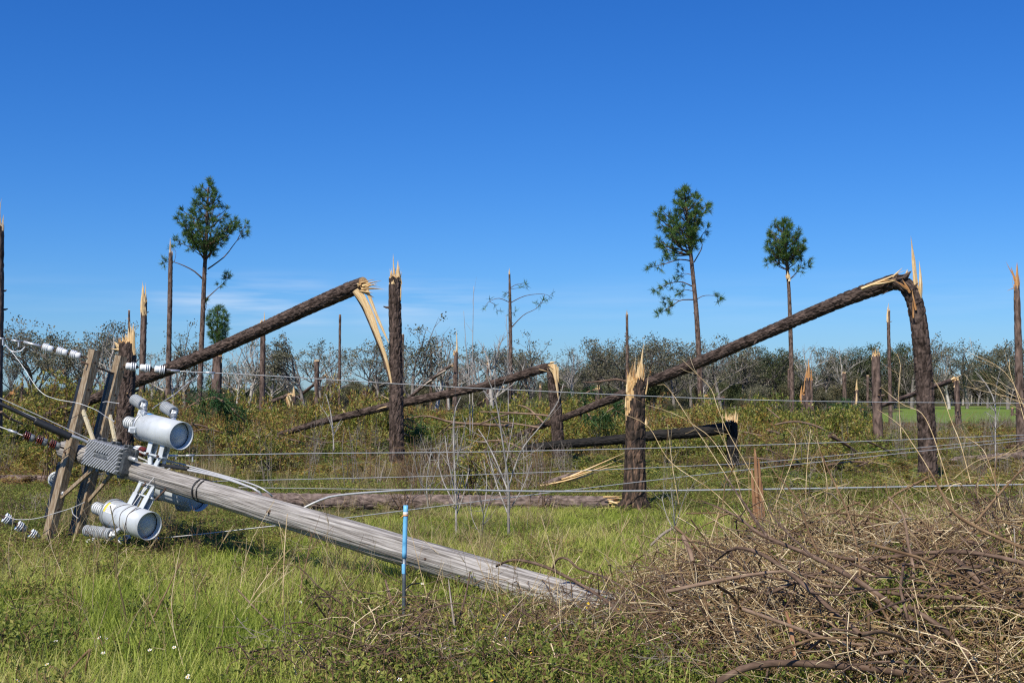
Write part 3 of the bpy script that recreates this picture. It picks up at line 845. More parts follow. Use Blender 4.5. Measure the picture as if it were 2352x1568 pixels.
# the one that bent over in a curve
SEED[0] += 1
bend = [(2132, 1124, 43), (2129, 1000, 41), (2123, 880, 40), (2114, 770, 39), (2105, 710, 38), (2095, 678, 37), (2079, 655, 36), (2056, 648, 36), (2030, 655, 36), (1985, 671, 34), (1900, 704, 31), (1764, 763, 28), (1601, 834, 26), (1501, 874, 24), (1426, 907, 21), (1351, 937, 17), (1276, 966, 15), (1226, 984, 13), (1180, 1004, 10)]
q = spline(bend, 260)
arc = np.concatenate([[0], np.cumsum(np.hypot(np.diff(q[:, 0]), np.diff(q[:, 1])))])
tt = np.clip((arc - 480) / (arc[-1] - 480), 0, 1)
dep = 1 / ((1 - tt) / 22.5 + tt / 29.5)
pts = np.array([P(c[0], c[1], y) for c, y in zip(q, dep)]); rad = np.array([wr(c[2], y) for c, y in zip(q, dep)])
pts = np.vstack([[pts[0][0], pts[0][1], -.15], pts]); rad = np.concatenate([[rad[0] * 1.1], rad])
r = root('bent_pine', (pts[0][0], pts[0][1], 0), 'big pine at the right cracked into a bend, top sloping down to the left', 'broken tree')
m = MB(); trunk_tube(m, pts, rad, 2, 333, jag=.05); obj('trunk', m, [BARK, WOOD], r)
for s in [((2106, 690), (2092, 542), 11), ((2113, 690), (2111, 598), 9), ((2103, 668), (2098, 612), 8), ((1978, 664), (2080, 620), 10), ((2000, 655), (2088, 634), 8), ((2020, 646), (2112, 630), 4), ((2078, 640), (2084, 618), 8), ((2068, 636), (2090, 622), 5), ((2050, 636), (2074, 614), 4)]:
    m = MB(); pxshard(m, s[0], s[1], s[2], 22.42 if s[0][0] > 2090 else 22.5, 0); obj('splinter', m, WOOD, r)
for a_, b_, w_ in (((2076, 640), (2094, 622), 13), ((2094, 668), (2110, 648), 9), ((2060, 634), (2086, 630), 8), ((2040, 668), (2022, 680), 6), ((2100, 700), (2118, 690), 7)):
    m = MB(); pxshard(m, a_, b_, w_, 22.36); obj('bark_flap', m, BARK, r)
for a_, b_, w_ in (((2090, 672), (2072, 640), 6), ((2084, 664), (2054, 644), 5), ((2104, 712), (2094, 662), 5), ((2098, 730), (2096, 690), 4)):
    m = MB(); pxshard(m, a_, b_, w_, 22.33); obj('splinter', m, WOODO, r)
for pl in ([(1290, 960, 6), (1240, 952, 5), (1176, 948, 4), (1100, 945, 2.5)], [(1240, 982, 6), (1200, 975, 4), (1150, 968, 3)], [(1225, 985, 4), (1212, 1010, 4), (1192, 1040, 3)], [(1212, 992, 4), (1211, 1020, 3), (1205, 1046, 2)], [(1250, 972, 5), (1214, 938, 4), (1190, 930, 2)]):
    a, b = track(pl, 28.6, 29.2, n=12, foot=False); m = MB(); m.tube(a, b, 7, 0, disp=lumps(5, .01)); obj('limb', m, PINKB, r)

# stump with torn pale face
def face(th, below):
    t = np.mod(th, 2 * math.pi)
    return (t > math.pi * (.80 + .10 * np.clip(below - .35, 0, 1))) & (t < math.pi * (1.50 - .55 * np.clip(below, 0, .6) + .05 * np.sin(below * 31))) & (below < .62)
r = snapped('thick scorched stump in the middle with a torn pale face and a tall pale splinter', [(1457, 1176, 56), (1458, 1100, 50), (1459, 1000, 46), (1460, 900, 43), (1461, 868, 42)], 17.9, near=2, nspl=9, h=(.1, .32), side=.9, bark=BARKS, matfn=face,
            shards=[((1476, 880), (1479, 788), 7), ((1471, 880), (1470, 826), 9), ((1464, 880), (1464, 838), 8), ((1458, 880), (1458, 848), 7), ((1448, 890), (1446, 854), 10), ((1442, 900), (1440, 866), 9), ((1437, 935), (1436, 908), 4), ((1483, 905), (1489, 858), 3), ((1484, 975), (1484, 958), 6)])
for q in range(5):
    a = 3.4 + q * .75; c = WPOS[r.name]
    m = MB(); m.tube(spline([c + (math.cos(a) * .12, math.sin(a) * .12, .16), c + (math.cos(a) * .24, math.sin(a) * .24, .05), c + (math.cos(a) * .34, math.sin(a) * .34, -.05)], 8), [.07, .065, .06, .055, .05, .04, .035, .03], 10, 0, disp=lumps(q, .02)); obj('root_flare', m, BARKS, r)

r = snapped('thick broken pine trunk behind the crossarms with pale splinters standing up on its right', [(286, 1078, 41), (286, 1000, 40), (290, 900, 39), (292, 840, 38), (292, 786, 36)], 27.0, near=2, nspl=5, h=(.05, .2), side=.6,
            shards=[((304, 812), (306, 742), 10), ((300, 800), (301, 750), 10), ((308, 815), (311, 748), 6), ((296, 795), (295, 752), 9), ((291, 790), (289, 765), 8), ((285, 792), (283, 776), 8), ((303, 800), (297, 737), 4)])
m = MB(); pxshard(m, (276, 800), (262, 784), 10, 27); obj('splinter', m, WOOD, r)
m = MB(); pxshard(m, (278, 804), (254, 801), 9, 27); obj('splinter', m, WOOD, r)
m = MB(); pxshard(m, (279, 790), (257, 789), 5, 27); obj('splinter', m, WOOD, r)

r = snapped('hinged broken pine in the centre, top bent left on a pale wedge of wood', [(1285, 1075, 30), (1281, 1000, 28), (1277, 940, 28), (1271, 880, 26), (1267, 846, 24)], 28.4, near=2, nspl=3, h=(.03, .1), bark=BARK)
a, b = track([(1270, 841, 21), (1230, 851, 21), (1176, 868, 19), (1100, 889, 19), (1000, 910, 20), (908, 929, 19), (813, 951, 17), (738, 969, 15), (688, 984, 14), (638, 998, 12)], 28.4, 32.5, n=60, foot=False)
m = MB(); trunk_tube(m, a, b, 2, 341, flare=False, jag=.06); obj('fallen_trunk', m, [BARK, WOOD], r)
for s in [((1262, 836), (1284, 872), 8), ((1268, 834), (1283, 900), 9), ((1275, 836), (1284, 925), 8), ((1258, 838), (1278, 852), 9), ((1280, 842), (1284, 880), 6), ((1264, 833), (1276, 830), 6), ((1238, 848), (1266, 855), 5)]:
    m = MB(); pxshard(m, s[0], s[1], s[2], 28.18); obj('splinter', m, WOOD, r)

r = snapped('charred black broken stump with pale splinter crown right of the scorched stump', [(1684, 1086, 29), (1683, 1040, 27), (1681, 985, 26), (1681, 966, 26)], 26.8, near=2, nspl=6, h=(.05, .2), bark=BARKB,
            shards=[((1670, 968), (1667, 944), 6), ((1676, 970), (1675, 950), 5), ((1688, 970), (1690, 940), 5), ((1680, 968), (1682, 955), 6), ((1693, 972), (1696, 945), 3), ((1672, 985), (1664, 980), 9), ((1676, 964), (1656, 955), 4)])
a, b = track([(1676, 981, 27), (1600, 992, 26), (1501, 1000, 24), (1401, 1011, 22), (1301, 1019, 20), (1230, 1026, 16), (1160, 1034, 11)], 26.7, 28, n=50, foot=False)
m = MB(); trunk_tube(m, a, b, 2, 351, flare=False); obj('fallen_trunk', m, [BARKB, WOOD], r)

# far left, cut by the picture edge
snapped('dark pine trunk at the very left edge of the picture with a thin pale tip', [(-9, 1064, 30), (-9, 900, 28), (-5, 700, 26), (-4, 516, 25)], 30.5, near=1, nspl=4, h=(.05, .25), shards=[((2, 530), (4, 454), 6), ((6, 530), (8, 492), 5)], wood=WOODG)
snapped('big broken trunk left of the pale-topped pair, its jagged crown like a pale brush', [(2018, 1042, 24), (2015, 940, 22), (2012, 860, 20), (2012, 815, 19)], 34.5, near=1, nspl=11, h=(.08, .25), side=.2)
snapped('tall broken trunk at the right edge with a torn orange top fanning out', [(2347, 1052, 22), (2342, 900, 19), (2338, 760, 16), (2335, 655, 13)], 33, near=1, nspl=5, h=(.1, .3), wood=WOODO,
        shards=[((2336, 668), (2336, 602), 11), ((2334, 650), (2322, 612), 6), ((2332, 640), (2310, 600), 3), ((2331, 660), (2312, 668), 2.5), ((2334, 665), (2330, 690), 5)])
snapped('slim trunk with an orange splintered tip, second from the tall left pine', [(323, 985, 15), (327, 850, 14.5), (330, 740, 14), (331, 692, 13)], 51, near=1, nspl=4, h=(.1, .5), wood=WOOD, shards=[((330, 725), (330, 655), 12), ((334, 700), (335, 646), 3), ((328, 700), (328, 644), 3.5), ((326, 730), (326, 690), 6)])
snapped('tall slim trunk just left of the tall left pine with a bare greyed tip', [(384, 990, 13), (388, 800, 11.5), (391, 650, 10.5), (392, 580, 9)], 60, near=1, nspl=1, h=(.1, .2), wood=WOODG, shards=[((391.5, 590), (391, 545), 5)])
snapped('thin far trunk with a short side twig, behind the splintered trunk at the crossarms', [(295, 960, 6), (296, 800, 5.5), (296.5, 712, 4.5)], 118, nspl=0, wood=WOODG, shards=[((296, 735), (289, 728), 1.5)])
snapped('thick short trunk under the long sloping trunk, pale wood on its right shoulder', [(496, 1010, 25), (497, 900, 24), (499, 830, 22), (500, 815, 21)], 46, near=1, nspl=5, h=(.05, .2), side=.9, shards=[((505, 835), (507, 808), 7)])
snapped('broken trunk with a forked pale tip just behind the middle of the long sloping trunk', [(601, 985, 13), (603, 850, 12.5), (604, 738, 11.5)], 60, near=1, nspl=3, h=(.05, .2), shards=[((607, 745), (607, 714), 3), ((601, 742), (600, 736), 9)])
snapped('thin tall topless trunk alone against the sky left of the tall snapped trunk', [(779, 955, 7.5), (780, 840, 6.5), (781, 722, 5)], 100, nspl=1, h=(.05, .1), wood=WOODG)
snapped('mid height trunk with a blunt pale top, in front of the wind-swept oak', [(727, 970, 11), (727, 900, 10), (727, 828, 10)], 72, near=1, nspl=6, h=(.05, .15))
snapped('slender broken trunk whose top rests folded over to the left, beside the blunt pale-topped trunk', [(752, 952, 6.5), (752, 900, 6), (752, 864, 6)], 115, nspl=3, h=(.05, .3), lean=([(748, 862, 7), (720, 884, 7), (680, 914, 7), (640, 932, 6), (606, 944, 5)], 130))
r = snapped('broken pine with its top folded to the left and pale strips hanging from the fold', [(675, 980, 9.5), (675, 930, 9), (675, 908, 9)], 80, near=1, nspl=3, h=(.1, .5), shards=[((675, 912), (675, 886), 5)], lean=([(664, 907, 9), (630, 920, 9), (588, 937, 9), (555, 952, 8), (530, 963, 7)], 88))
m = MB(); pxshard(m, (659, 910), (671, 948), 4, 79.6); pxshard(m, (664, 908), (676, 937), 3, 79.6); pxshard(m, (657, 914), (669, 962), 3, 79.6); obj('torn_strip', m, WOOD, r)
r = snapped('broken trunk with a long pale spike right of the tall snapped trunk', [(1044, 972, 12), (1046, 880, 11), (1047, 808, 10)], 68, near=1, nspl=3, h=(.05, .2), side=.8, shards=[((1049, 815), (1048, 757), 4), ((1044, 815), (1043, 803), 5)], lean=([(1038, 838, 7), (1005, 861, 7), (960, 897, 7), (930, 922, 7)], 72), leanwood=False)
m = MB(); pxshard(m, (1024, 850), (1000, 864), 4.5, 67); pxshard(m, (992, 872), (966, 892), 4.5, 67.5); pxshard(m, (1036, 838), (1041, 834), 5, 67.5); obj('bare_wood', m, WOODG, r)
snapped('thin trunk close behind the right side of the tall snapped trunk', [(925, 950, 7), (925, 850, 6.5), (925.5, 768, 6)], 112, nspl=3, h=(.1, .3), wood=WOODG)
snapped('thin topless trunk left of the pale spiked trunk', [(989, 955, 7.5), (990, 880, 7), (990, 804, 6)], 102, nspl=1, h=(.05, .2), wood=WOODG)
snapped('short trunk left of the pale spiked trunk under the folded one', [(1028, 955, 7), (1028, 900, 6.5), (1028, 869, 6)], 108, nspl=4, h=(.05, .2), wood=WOODG)
snapped('thin broken trunk close right of the pale spiked trunk', [(1057, 950, 5), (1056, 900, 4.5), (1056, 853, 4)], 140, nspl=3, h=(.1, .5), wood=WOODG)
snapped('broken trunk right beside the bleached bare tree', [(1120, 958, 7.5), (1120, 880, 7), (1120, 836, 5)], 100, nspl=3, h=(.1, .3), wood=WOOD, shards=[((1121, 870), (1121, 862), 6)], lean=([(1157, 888, 5), (1110, 920, 5), (1070, 950, 4)], 104), leanwood=False)
snapped('tall thin trunk with a small snapped tip, rising behind the scorched stump', [(1441, 975, 8.5), (1441, 850, 7.5), (1440, 722, 5.5)], 90, nspl=2, h=(.1, .35), wood=WOODG, shards=[((1439, 725), (1440, 710), 3)])
snapped('dark mid trunk with a ragged top between the hinged pine and the scorched stump', [(1372, 1012, 12.5), (1372, 950, 12), (1373, 893, 11)], 62, near=1, nspl=4, h=(.1, .3))
snapped('barkless orange stump, rounded at the top, right of the scorched stump', [(1625, 985, 9.5), (1625, 940, 9), (1624, 907, 7)], 76, near=1, nspl=2, h=(.02, .1), bark=WOODO, wood=WOODO)
snapped('small broken trunk split pale down one side, just left of the hinged pine', [(1241, 965, 8), (1241, 920, 7.5), (1241, 890, 6)], 90, nspl=3, h=(.1, .4), shards=[((1239, 940), (1240, 886), 4.5)])
snapped('small grey post-like stub, second to the left of the hinged pine', [(1203, 955, 5), (1202.5, 925, 5), (1202, 900, 5)], 125, nspl=2, h=(.02, .1), wood=WOODG)
snapped('thin broken trunk with an orange spike right of the scorched stump', [(1493, 968, 5.5), (1493, 900, 5), (1493, 862, 5)], 125, nspl=2, h=(.1, .3), wood=WOODO, shards=[((1493, 866), (1493, 832), 4)])
snapped('thin trunk with split pale spike, between the orange-spiked one and the lopsided pine', [(1521, 968, 5.5), (1521, 930, 5), (1520, 915, 5)], 125, nspl=2, h=(.1, .3), shards=[((1519, 935), (1519, 896), 3.5)])
snapped('slim trunk folded over to a long low slope behind the black charred log', [(1662, 950, 6), (1662, 930, 5.5), (1662, 914, 5)], 112, nspl=3, h=(.05, .2), wood=WOODO, lean=([(1661, 913, 6), (1619, 935, 6), (1570, 957, 6), (1531, 974, 5)], 100))
snapped('thin bare trunk left of the smaller tall pine', [(1792, 958, 4.5), (1791, 900, 4.2), (1791, 860, 4)], 150, nspl=2, h=(.1, .4), shards=[((1791, 866), (1793, 853), 2.5)])
snapped('broken trunk hugging the left side of the smaller tall pine', [(1811, 960, 5.5), (1811, 900, 5), (1811.5, 848, 5)], 128, nspl=3, h=(.05, .2))
snapped('left trunk of the tight trio, pale torn top', [(1843, 985, 12), (1843.5, 940, 11.5), (1843.5, 905, 11)], 64, near=1, nspl=4, h=(.1, .3), wood=WOODO, shards=[((1841, 925), (1842, 884), 8), ((1846, 900), (1848, 862), 3)])
snapped('middle and tallest trunk of the tight trio', [(1856, 985, 12.5), (1855, 920, 12), (1855, 866, 12)], 63, near=1, nspl=4, h=(.1, .3), wood=WOODO, shards=[((1856, 870), (1857, 822), 5), ((1852, 874), (1853, 848), 6), ((1859, 868), (1860, 836), 3)])
snapped('right and thinnest trunk of the tight trio, orange top', [(1865, 978, 7), (1864, 920, 6.5), (1864, 872, 6)], 80, nspl=3, h=(.1, .3), wood=WOODO, shards=[((1863, 895), (1863, 846), 6)])
snapped('straight broken trunk with a flat pale top right of the tight trio', [(1940, 960, 9.5), (1940, 910, 9), (1939, 856, 9)], 82, near=1, nspl=5, h=(.03, .12))
snapped('broken trunk split to pale wood down its left side, between two straight ones', [(1967, 962, 8.5), (1967.5, 930, 8), (1968, 895, 8)], 82, near=1, nspl=3, h=(.1, .3), shards=[((1964, 945), (1966, 880), 6), ((1968, 900), (1969, 868), 5)])
snapped('straight narrow broken trunk with a small pale cap, left of the pale brush-topped trunk', [(1993, 950, 6.5), (1993, 900, 6), (1993, 862, 6)], 112, nspl=4, h=(.03, .1))
snapped('very tall thin trunk left of the big bent pine with a torn pale tip', [(2046, 1000, 10), (2044, 880, 8.5), (2041, 760, 7.5), (2041, 712, 7)], 66, near=1, nspl=3, h=(.05, .2), shards=[((2040, 740), (2041, 695), 6)])
snapped('broken trunk right of the big bent pine with its top folded to the left', [(2205, 1032, 15), (2201, 960, 14), (2196, 872, 12)], 48, near=1, nspl=3, h=(.05, .2), shards=[((2190, 872), (2212, 858), 3), ((2184, 872), (2200, 866), 5), ((2193, 890), (2199, 868), 6)], lean=([(2190, 872, 12), (2146, 888, 12), (2090, 908, 11), (2026, 931, 10), (1981, 944, 9), (1906, 967, 7)], 58))
snapped('short stub with an orange cap left of the right edge trunk', [(2325, 995, 7.5), (2325, 960, 7), (2325, 936, 6.5)], 96, nspl=4, h=(.03, .12), wood=WOODO)
snapped('small broken pine with its thin top propped low to the left near the tight trio', [(1928, 958, 5), (1928, 940, 5), (1928, 926, 5)], 135, nspl=2, h=(.03, .1), lean=([(1926, 926, 6), (1895, 942, 6), (1864, 960, 5)], 120))
snapped('thin broken stem leaning at the left side of the big bent pine', [(2113, 975, 4), (2112, 955, 4), (2111, 947, 4)], 130, nspl=2, h=(.03, .1), wood=WOODO, lean=([(2111, 946, 5), (2085, 952, 5), (2056, 963, 5)], 120))
snapped('tiny stub left of the thin bare trunk at the right half', [(1778, 966, 4.5), (1778, 945, 4.2), (1778, 926, 4)], 140, nspl=2, h=(.03, .15))
snapped('low stump with a frayed top in front of the smaller tall pine', [(1800, 1000, 11), (1800, 985, 10.5), (1800, 966, 10)], 62, near=1, nspl=4, h=(.05, .2), wood=WOODO, shards=[((1802, 970), (1803, 948), 4), ((1797, 968), (1790, 958), 4)])
snapped('low stump with a comb of pale splinters right of the frayed low stump', [(1823, 1018, 11), (1823, 1000, 10.5), (1823, 985, 10)], 52, near=1, nspl=5, h=(.1, .35), wood=WOODO)
snapped('small stub with a pale top below the left tall trunk, first of a close pair', [(364, 945, 6), (364, 925, 6), (364, 905, 6)], 120, nspl=3, h=(.1, .3), wood=WOODO, bark=BARK)
snapped('small dark stub without pale wood, second of the close pair by the left tall pine', [(372, 945, 6), (372, 925, 6), (372, 903, 6)], 122, nspl=2, h=(.03, .1), wood=WOODG)
snapped('stub with a torn pale face and black top half fallen leftwards near the left edge', [(31, 965, 9), (31.5, 930, 9), (32, 905, 9)], 80, near=1, nspl=3, h=(.1, .25), wood=WOODO, shards=[((31, 912), (31, 892), 7)], lean=([(26, 902, 8), (14, 915, 8), (-8, 937, 8)], 84), leanwood=False)
snapped('thin splintered trunk second from the left edge', [(50, 950, 6.5), (50.5, 910, 6), (51, 882, 6)], 115, nspl=3, h=(.1, .5), wood=WOODO, shards=[((51, 890), (52, 864), 4)])
snapped('short stub with a pale cap right of the thick short trunk under the sloping one', [(513, 965, 7), (513, 930, 6.5), (513, 902, 6)], 105, nspl=4, h=(.03, .1))
snapped('stub with a bright splinter right of the thin tall topless trunk', [(810, 955, 7), (810, 930, 7), (810, 918, 7)], 108, nspl=2, h=(.1, .3), shards=[((810, 925), (811, 893), 6)])
snapped('dark blunt stub right of the bright splintered one', [(819, 952, 6.5), (819, 930, 6), (819, 914, 6)], 116, nspl=3, h=(.02, .08))
snapped('little pale-topped stub left of the thin tall topless trunk', [(774, 955, 6), (774, 935, 6), (774, 918, 6)], 118, nspl=4, h=(.02, .1))
snapped('dark stub left of the pine with pale hanging strips', [(655, 958, 6.5), (654.5, 940, 6), (654, 917, 6)], 112, nspl=2, h=(.02, .1), wood=WOODG)
snapped('small stub with an orange flake right of the forked pale-tipped trunk', [(623, 960, 6), (623, 945, 6), (623, 928, 6)], 118, nspl=2, h=(.02, .1), wood=WOODO, shards=[((620, 955), (621, 930), 3)])

# ------------------------------------------------------------------ logs on the ground
def lying(label, pix, Y0, Y1, bark=BARKF, near=2, shards=(), name='fallen_log', drop=0.0):
    SEED[0] += 1
    a, b = track(pix, Y0, Y1, n=40, foot=False)
    r = root(name, (a[len(a) // 2][0], a[len(a) // 2][1], 0), label, 'log')
    m = MB(); trunk_tube(m, a, b, near, SEED[0], flare=False, jag=.12); obj('trunk', m, [bark, WOOD], r)
    for s in shards:
        m = MB(); pxshard(m, s[0], s[1], s[2], Y1 - .15, RNG.uniform(-.1, .1)); obj('splinter', m, WOOD, r)
    return r
lying('long grey-barked log lying behind the weathered pole, its broken pale end at the scorched stump', [(470, 1142, 34), (620, 1149, 36), (800, 1152, 37), (1000, 1154, 37), (1200, 1155, 36), (1412, 1156, 34)], 18.6, 18.15,
      shards=[((1395, 1146), (1446, 1142), 6), ((1385, 1141), (1430, 1139), 5), ((1380, 1166), (1442, 1172), 6), ((1400, 1155), (1438, 1150), 8), ((1404, 1162), (1446, 1160), 7), ((1398, 1150), (1436, 1162), 7), ((1370, 1168), (1402, 1166), 4)])
lying('grey log lying at the far left behind the crossarms with a shattered yellow end', [(-60, 1100, 24), (60, 1103, 25), (180, 1105, 26), (292, 1107, 25)], 23.3, 23,
      shards=[((225, 1090), (262, 1084), 8), ((222, 1100), (272, 1096), 9), ((228, 1106), (270, 1110), 8), ((216, 1112), (254, 1113), 8), ((240, 1093), (268, 1090), 6), ((235, 1102), (262, 1103), 8)])
lying('long log lying across the brush at the right edge, upper one', [(2040, 1068, 14), (2150, 1060, 16), (2260, 1052, 17), (2400, 1042, 18)], 30.5, 29.5, near=1)
lying('shorter log lying just below the long one right of the bent pine', [(2066, 1073, 13), (2110, 1072, 14), (2190, 1074, 14), (2250, 1076, 12)], 28.5, 28, near=1)
lying('thin fallen trunk lying low behind the scorched stump', [(1640 - 300, 1000, 11), (1381, 989, 11), (1433, 976, 10), (1480, 966, 9)], 46, 52, bark=BARK, near=1)
lying('dark limb stub end lying at right beside the edge trunk', [(2306, 1032, 14), (2330, 1028, 15), (2370, 1024, 15)], 34.5, 34, bark=BARK, near=1)
r = lying('bark-backed shard leaning up behind the long log, two long pale prongs at its tip', [(1212, 1128, 12), (1250, 1112, 13), (1292, 1097, 12), (1330, 1085, 8)], 21.5, 21.2, name='broken_shard',
          shards=[((1240, 1116), (1400, 1072), 9), ((1290, 1100), (1443, 1046), 7), ((1300, 1096), (1460, 1062), 7), ((1310, 1094), (1446, 1034), 5), ((1260, 1112), (1360, 1082), 8)])
r['category'] = 'wood shard'

# ------------------------------------------------------------------ living pines
def tuft(mb, p, d, n, L, w, mat=0):
    """a brush of needles round the end of a twig"""
    d = np.asarray(d, float); d /= max(np.linalg.norm(d), 1e-9)
    D = RNG.normal(0, .62, (n, 3)) + d * .75 + np.array((0, 0, .1))
    D /= np.linalg.norm(D, axis=1)[:, None]
    q = np.asarray(p) + RNG.normal(0, L * .12, (n, 3))
    S = np.cross(D, RNG.normal(0, 1, (n, 3))); S /= np.linalg.norm(S, axis=1)[:, None]
    ll = (L * RNG.uniform(.7, 1.15, n))[:, None]
    V = np.stack([q - S * w / 2, q + S * w / 2, q + D * ll * .95 + S * w * .25, q + D * ll], 1).reshape(-1, 3)
    mb.add(V, np.arange(n * 4).reshape(n, 4), mat, False)

def pine(label, trunk, Y, outline, limbs, ntop, dens, shards=(), group=None, tn=24, needle=.34, bare=False, sparse=1.0, cat='pine tree'):
    """trunk, outline and limbs measured on the photograph; the crown is filled in depth as well as width"""
    SEED[0] += 1
    pts, rad = track(trunk, Y, n=40)
    r = root('pine_tree', (pts[1][0], pts[1][1], 0), label, cat, group)
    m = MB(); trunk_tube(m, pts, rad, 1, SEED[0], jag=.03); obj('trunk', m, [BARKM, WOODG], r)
    lm, fo = MB(), MB()
    px = Y / F
    w = needle * .095
    def limb(l3, r0, f0, tn_):
        c = spline(l3, 9)
        lm.tube(c, np.linspace(r0, r0 * .25, 9), 5, 0)
        Ln = np.linalg.norm(np.diff(c, axis=0), axis=1).sum()
        nt = max(2, int(Ln * dens * (1 - f0)))
        for i in range(nt):
            t = f0 + (1 - f0) * (i + RNG.uniform(0, 1)) / nt
            k = min(7, int(t * 8)); p = c[k] + (c[k + 1] - c[k]) * (t * 8 - k)
            d = (c[k + 1] - c[k]); d = d / np.linalg.norm(d)
            sd_ = np.cross(d, RNG.normal(0, 1, 3)); sd_ /= np.linalg.norm(sd_)
            off = sd_ * RNG.uniform(.05, .42) * (1.15 - t * .5) + d * .08 + np.array((0, 0, RNG.uniform(-.02, .14)))
            e = p + off
            lm.tube(np.array([p, e]), [.014, .008], 3, 0, cap=False)
            tuft(fo, e, off, tn_, needle, w)
        tuft(fo, c[-1], c[-1] - c[-2], tn_, needle, w)
    tx = lambda y: np.interp(y, [q[1] for q in trunk][::-1], [q[0] for q in trunk][::-1])
    if outline:
        ys = [o[0] for o in outline]; xl = [o[1] for o in outline]; xr = [o[2] for o in outline]
        for i in range(ntop):
            y0 = ys[0] + (ys[-1] - ys[0]) * ((i + RNG.uniform(0, 1)) / ntop) ** .8
            az = i * 2.4 + RNG.uniform(-.4, .4)
            cl = (tx(y0) - np.interp(y0, ys, xl)) * px; cr = (np.interp(y0, ys, xr) - tx(y0)) * px
            reach = (cr if math.cos(az) > 0 else cl) * abs(math.cos(az)) + .5 * (abs(cl) + abs(cr)) * (1 - abs(math.cos(az)))
            reach = max(.25, reach) * (RNG.uniform(.55, .8) if RNG.uniform() < .3 else RNG.uniform(.88, 1.12))
            tip = P(tx(y0), y0, Y) + np.array((math.cos(az) * reach, math.sin(az) * reach, 0))
            yb = min(y0 + reach / px * RNG.uniform(.45, .95), ys[-1] + 24)
            b = P(tx(yb), yb, Y)
            mid = b * .5 + tip * .5 + np.array((0, 0, -.10 * reach))
            limb(np.array([b, mid, tip]), .035 + .012 * reach, .38 if reach > .8 else .1, tn)
        tuft(fo, P(tx(ys[0]), ys[0] + 3, Y), (0, 0, 1), tn * 2, needle, w)
        tuft(fo, P(tx(ys[0]) + 4, ys[0] + 9, Y), (0, 0, 1), tn * 2, needle, w)
    for (ln, f0, dy, thick) in limbs:
        n = len(ln)
        l3 = np.array([P(a[0], a[1], Y + dy * i / (n - 1)) for i, a in enumerate(ln)])
        limb(l3, thick, f0, tn)
    obj('limbs', lm, [TWIGB], r)
    obj('crown', fo, [NEEDLE], r)
    m = MB()
    for s in shards: pxshard(m, s[0], s[1], s[2], Y - .2)
    if shards: obj('splintered_wound', m, WOOD, r)
    return r

pine('tallest standing pine, at the left, full dark crown and long bare limbs below it',
     [(455, 985, 13), (459, 880, 12.5), (465, 740, 11), (470, 620, 9.5), (475, 520, 7), (478, 430, 3)], 86,
     [(416, 468, 484), (435, 452, 492), (462, 432, 506), (485, 414, 528), (505, 405, 544), (530, 408, 546), (552, 422, 530), (575, 444, 500)],
     [([(477, 618), (500, 602), (520, 585), (545, 552), (568, 536)], .78, 1.2, .06), ([(545, 552), (556, 530), (568, 514)], .3, .3, .035), ([(465, 640), (442, 620), (400, 602), (374, 604)], .72, -1, .06), ([(400, 602), (404, 580), (396, 566)], .6, .4, .02),
      ([(470, 690), (498, 664), (525, 640)], .5, .8, .05), ([(470, 582), (445, 570), (418, 560), (402, 552)], .35, -.6, .045), ([(474, 560), (505, 535), (540, 512)], .3, 1, .05), ([(520, 640), (522, 628)], .1, .1, .015),
      ([(467, 722), (474, 705), (473, 695)], 1, .1, .03)], 54, 6.2)
pine('small young pine with a round crown rising behind the long sloping trunk at the left',
     [(497, 945, 5), (498, 830, 4.5), (499, 770, 4), (500, 706, 2)], 128,
     [(703, 493, 507), (718, 479, 521), (738, 474, 528), (755, 480, 528), (772, 484, 520), (786, 490, 512)], [], 44, 5.5, needle=.44, tn=18)
pine('tall pine right of the middle with a lopsided crown, its limbs reaching mostly left',
     [(1612, 980, 13.5), (1606, 830, 12.5), (1600, 725, 11), (1595, 666, 10), (1589, 607, 9), (1582, 537, 7.5), (1572, 436, 3)], 80,
     [(431, 1564, 1578), (446, 1548, 1600), (462, 1540, 1618), (482, 1520, 1626), (505, 1508, 1608), (525, 1502, 1598), (545, 1500, 1592), (562, 1512, 1588)],
     [([(1585, 599), (1561, 596), (1523, 607), (1489, 614)], .28, -.8, .05), ([(1589, 657), (1564, 647), (1538, 651), (1502, 667)], .35, -.6, .045), ([(1588, 631), (1572, 628), (1560, 634)], .45, .6, .03), ([(1590, 668), (1573, 666), (1556, 676)], .35, .9, .03),
      ([(1592, 688), (1564, 689), (1550, 698), (1526, 713), (1511, 724)], .4, -1, .045), ([(1560, 690), (1542, 688), (1530, 698)], .4, .3, .025), ([(1601, 687), (1617, 679), (1641, 679), (1658, 684)], .55, .8, .03),
      ([(1594, 602), (1611, 572), (1613, 561), (1607, 549), (1626, 522)], .78, .5, .045), ([(1588, 546), (1608, 505), (1629, 470)], .6, .9, .045), ([(1583, 580), (1550, 570), (1516, 566)], .3, -.7, .05), ([(1590, 568), (1604, 552)], .8, .2, .03), ([(1587, 585), (1556, 588), (1528, 586)], .35, 1.0, .045)], 60, 6.4)
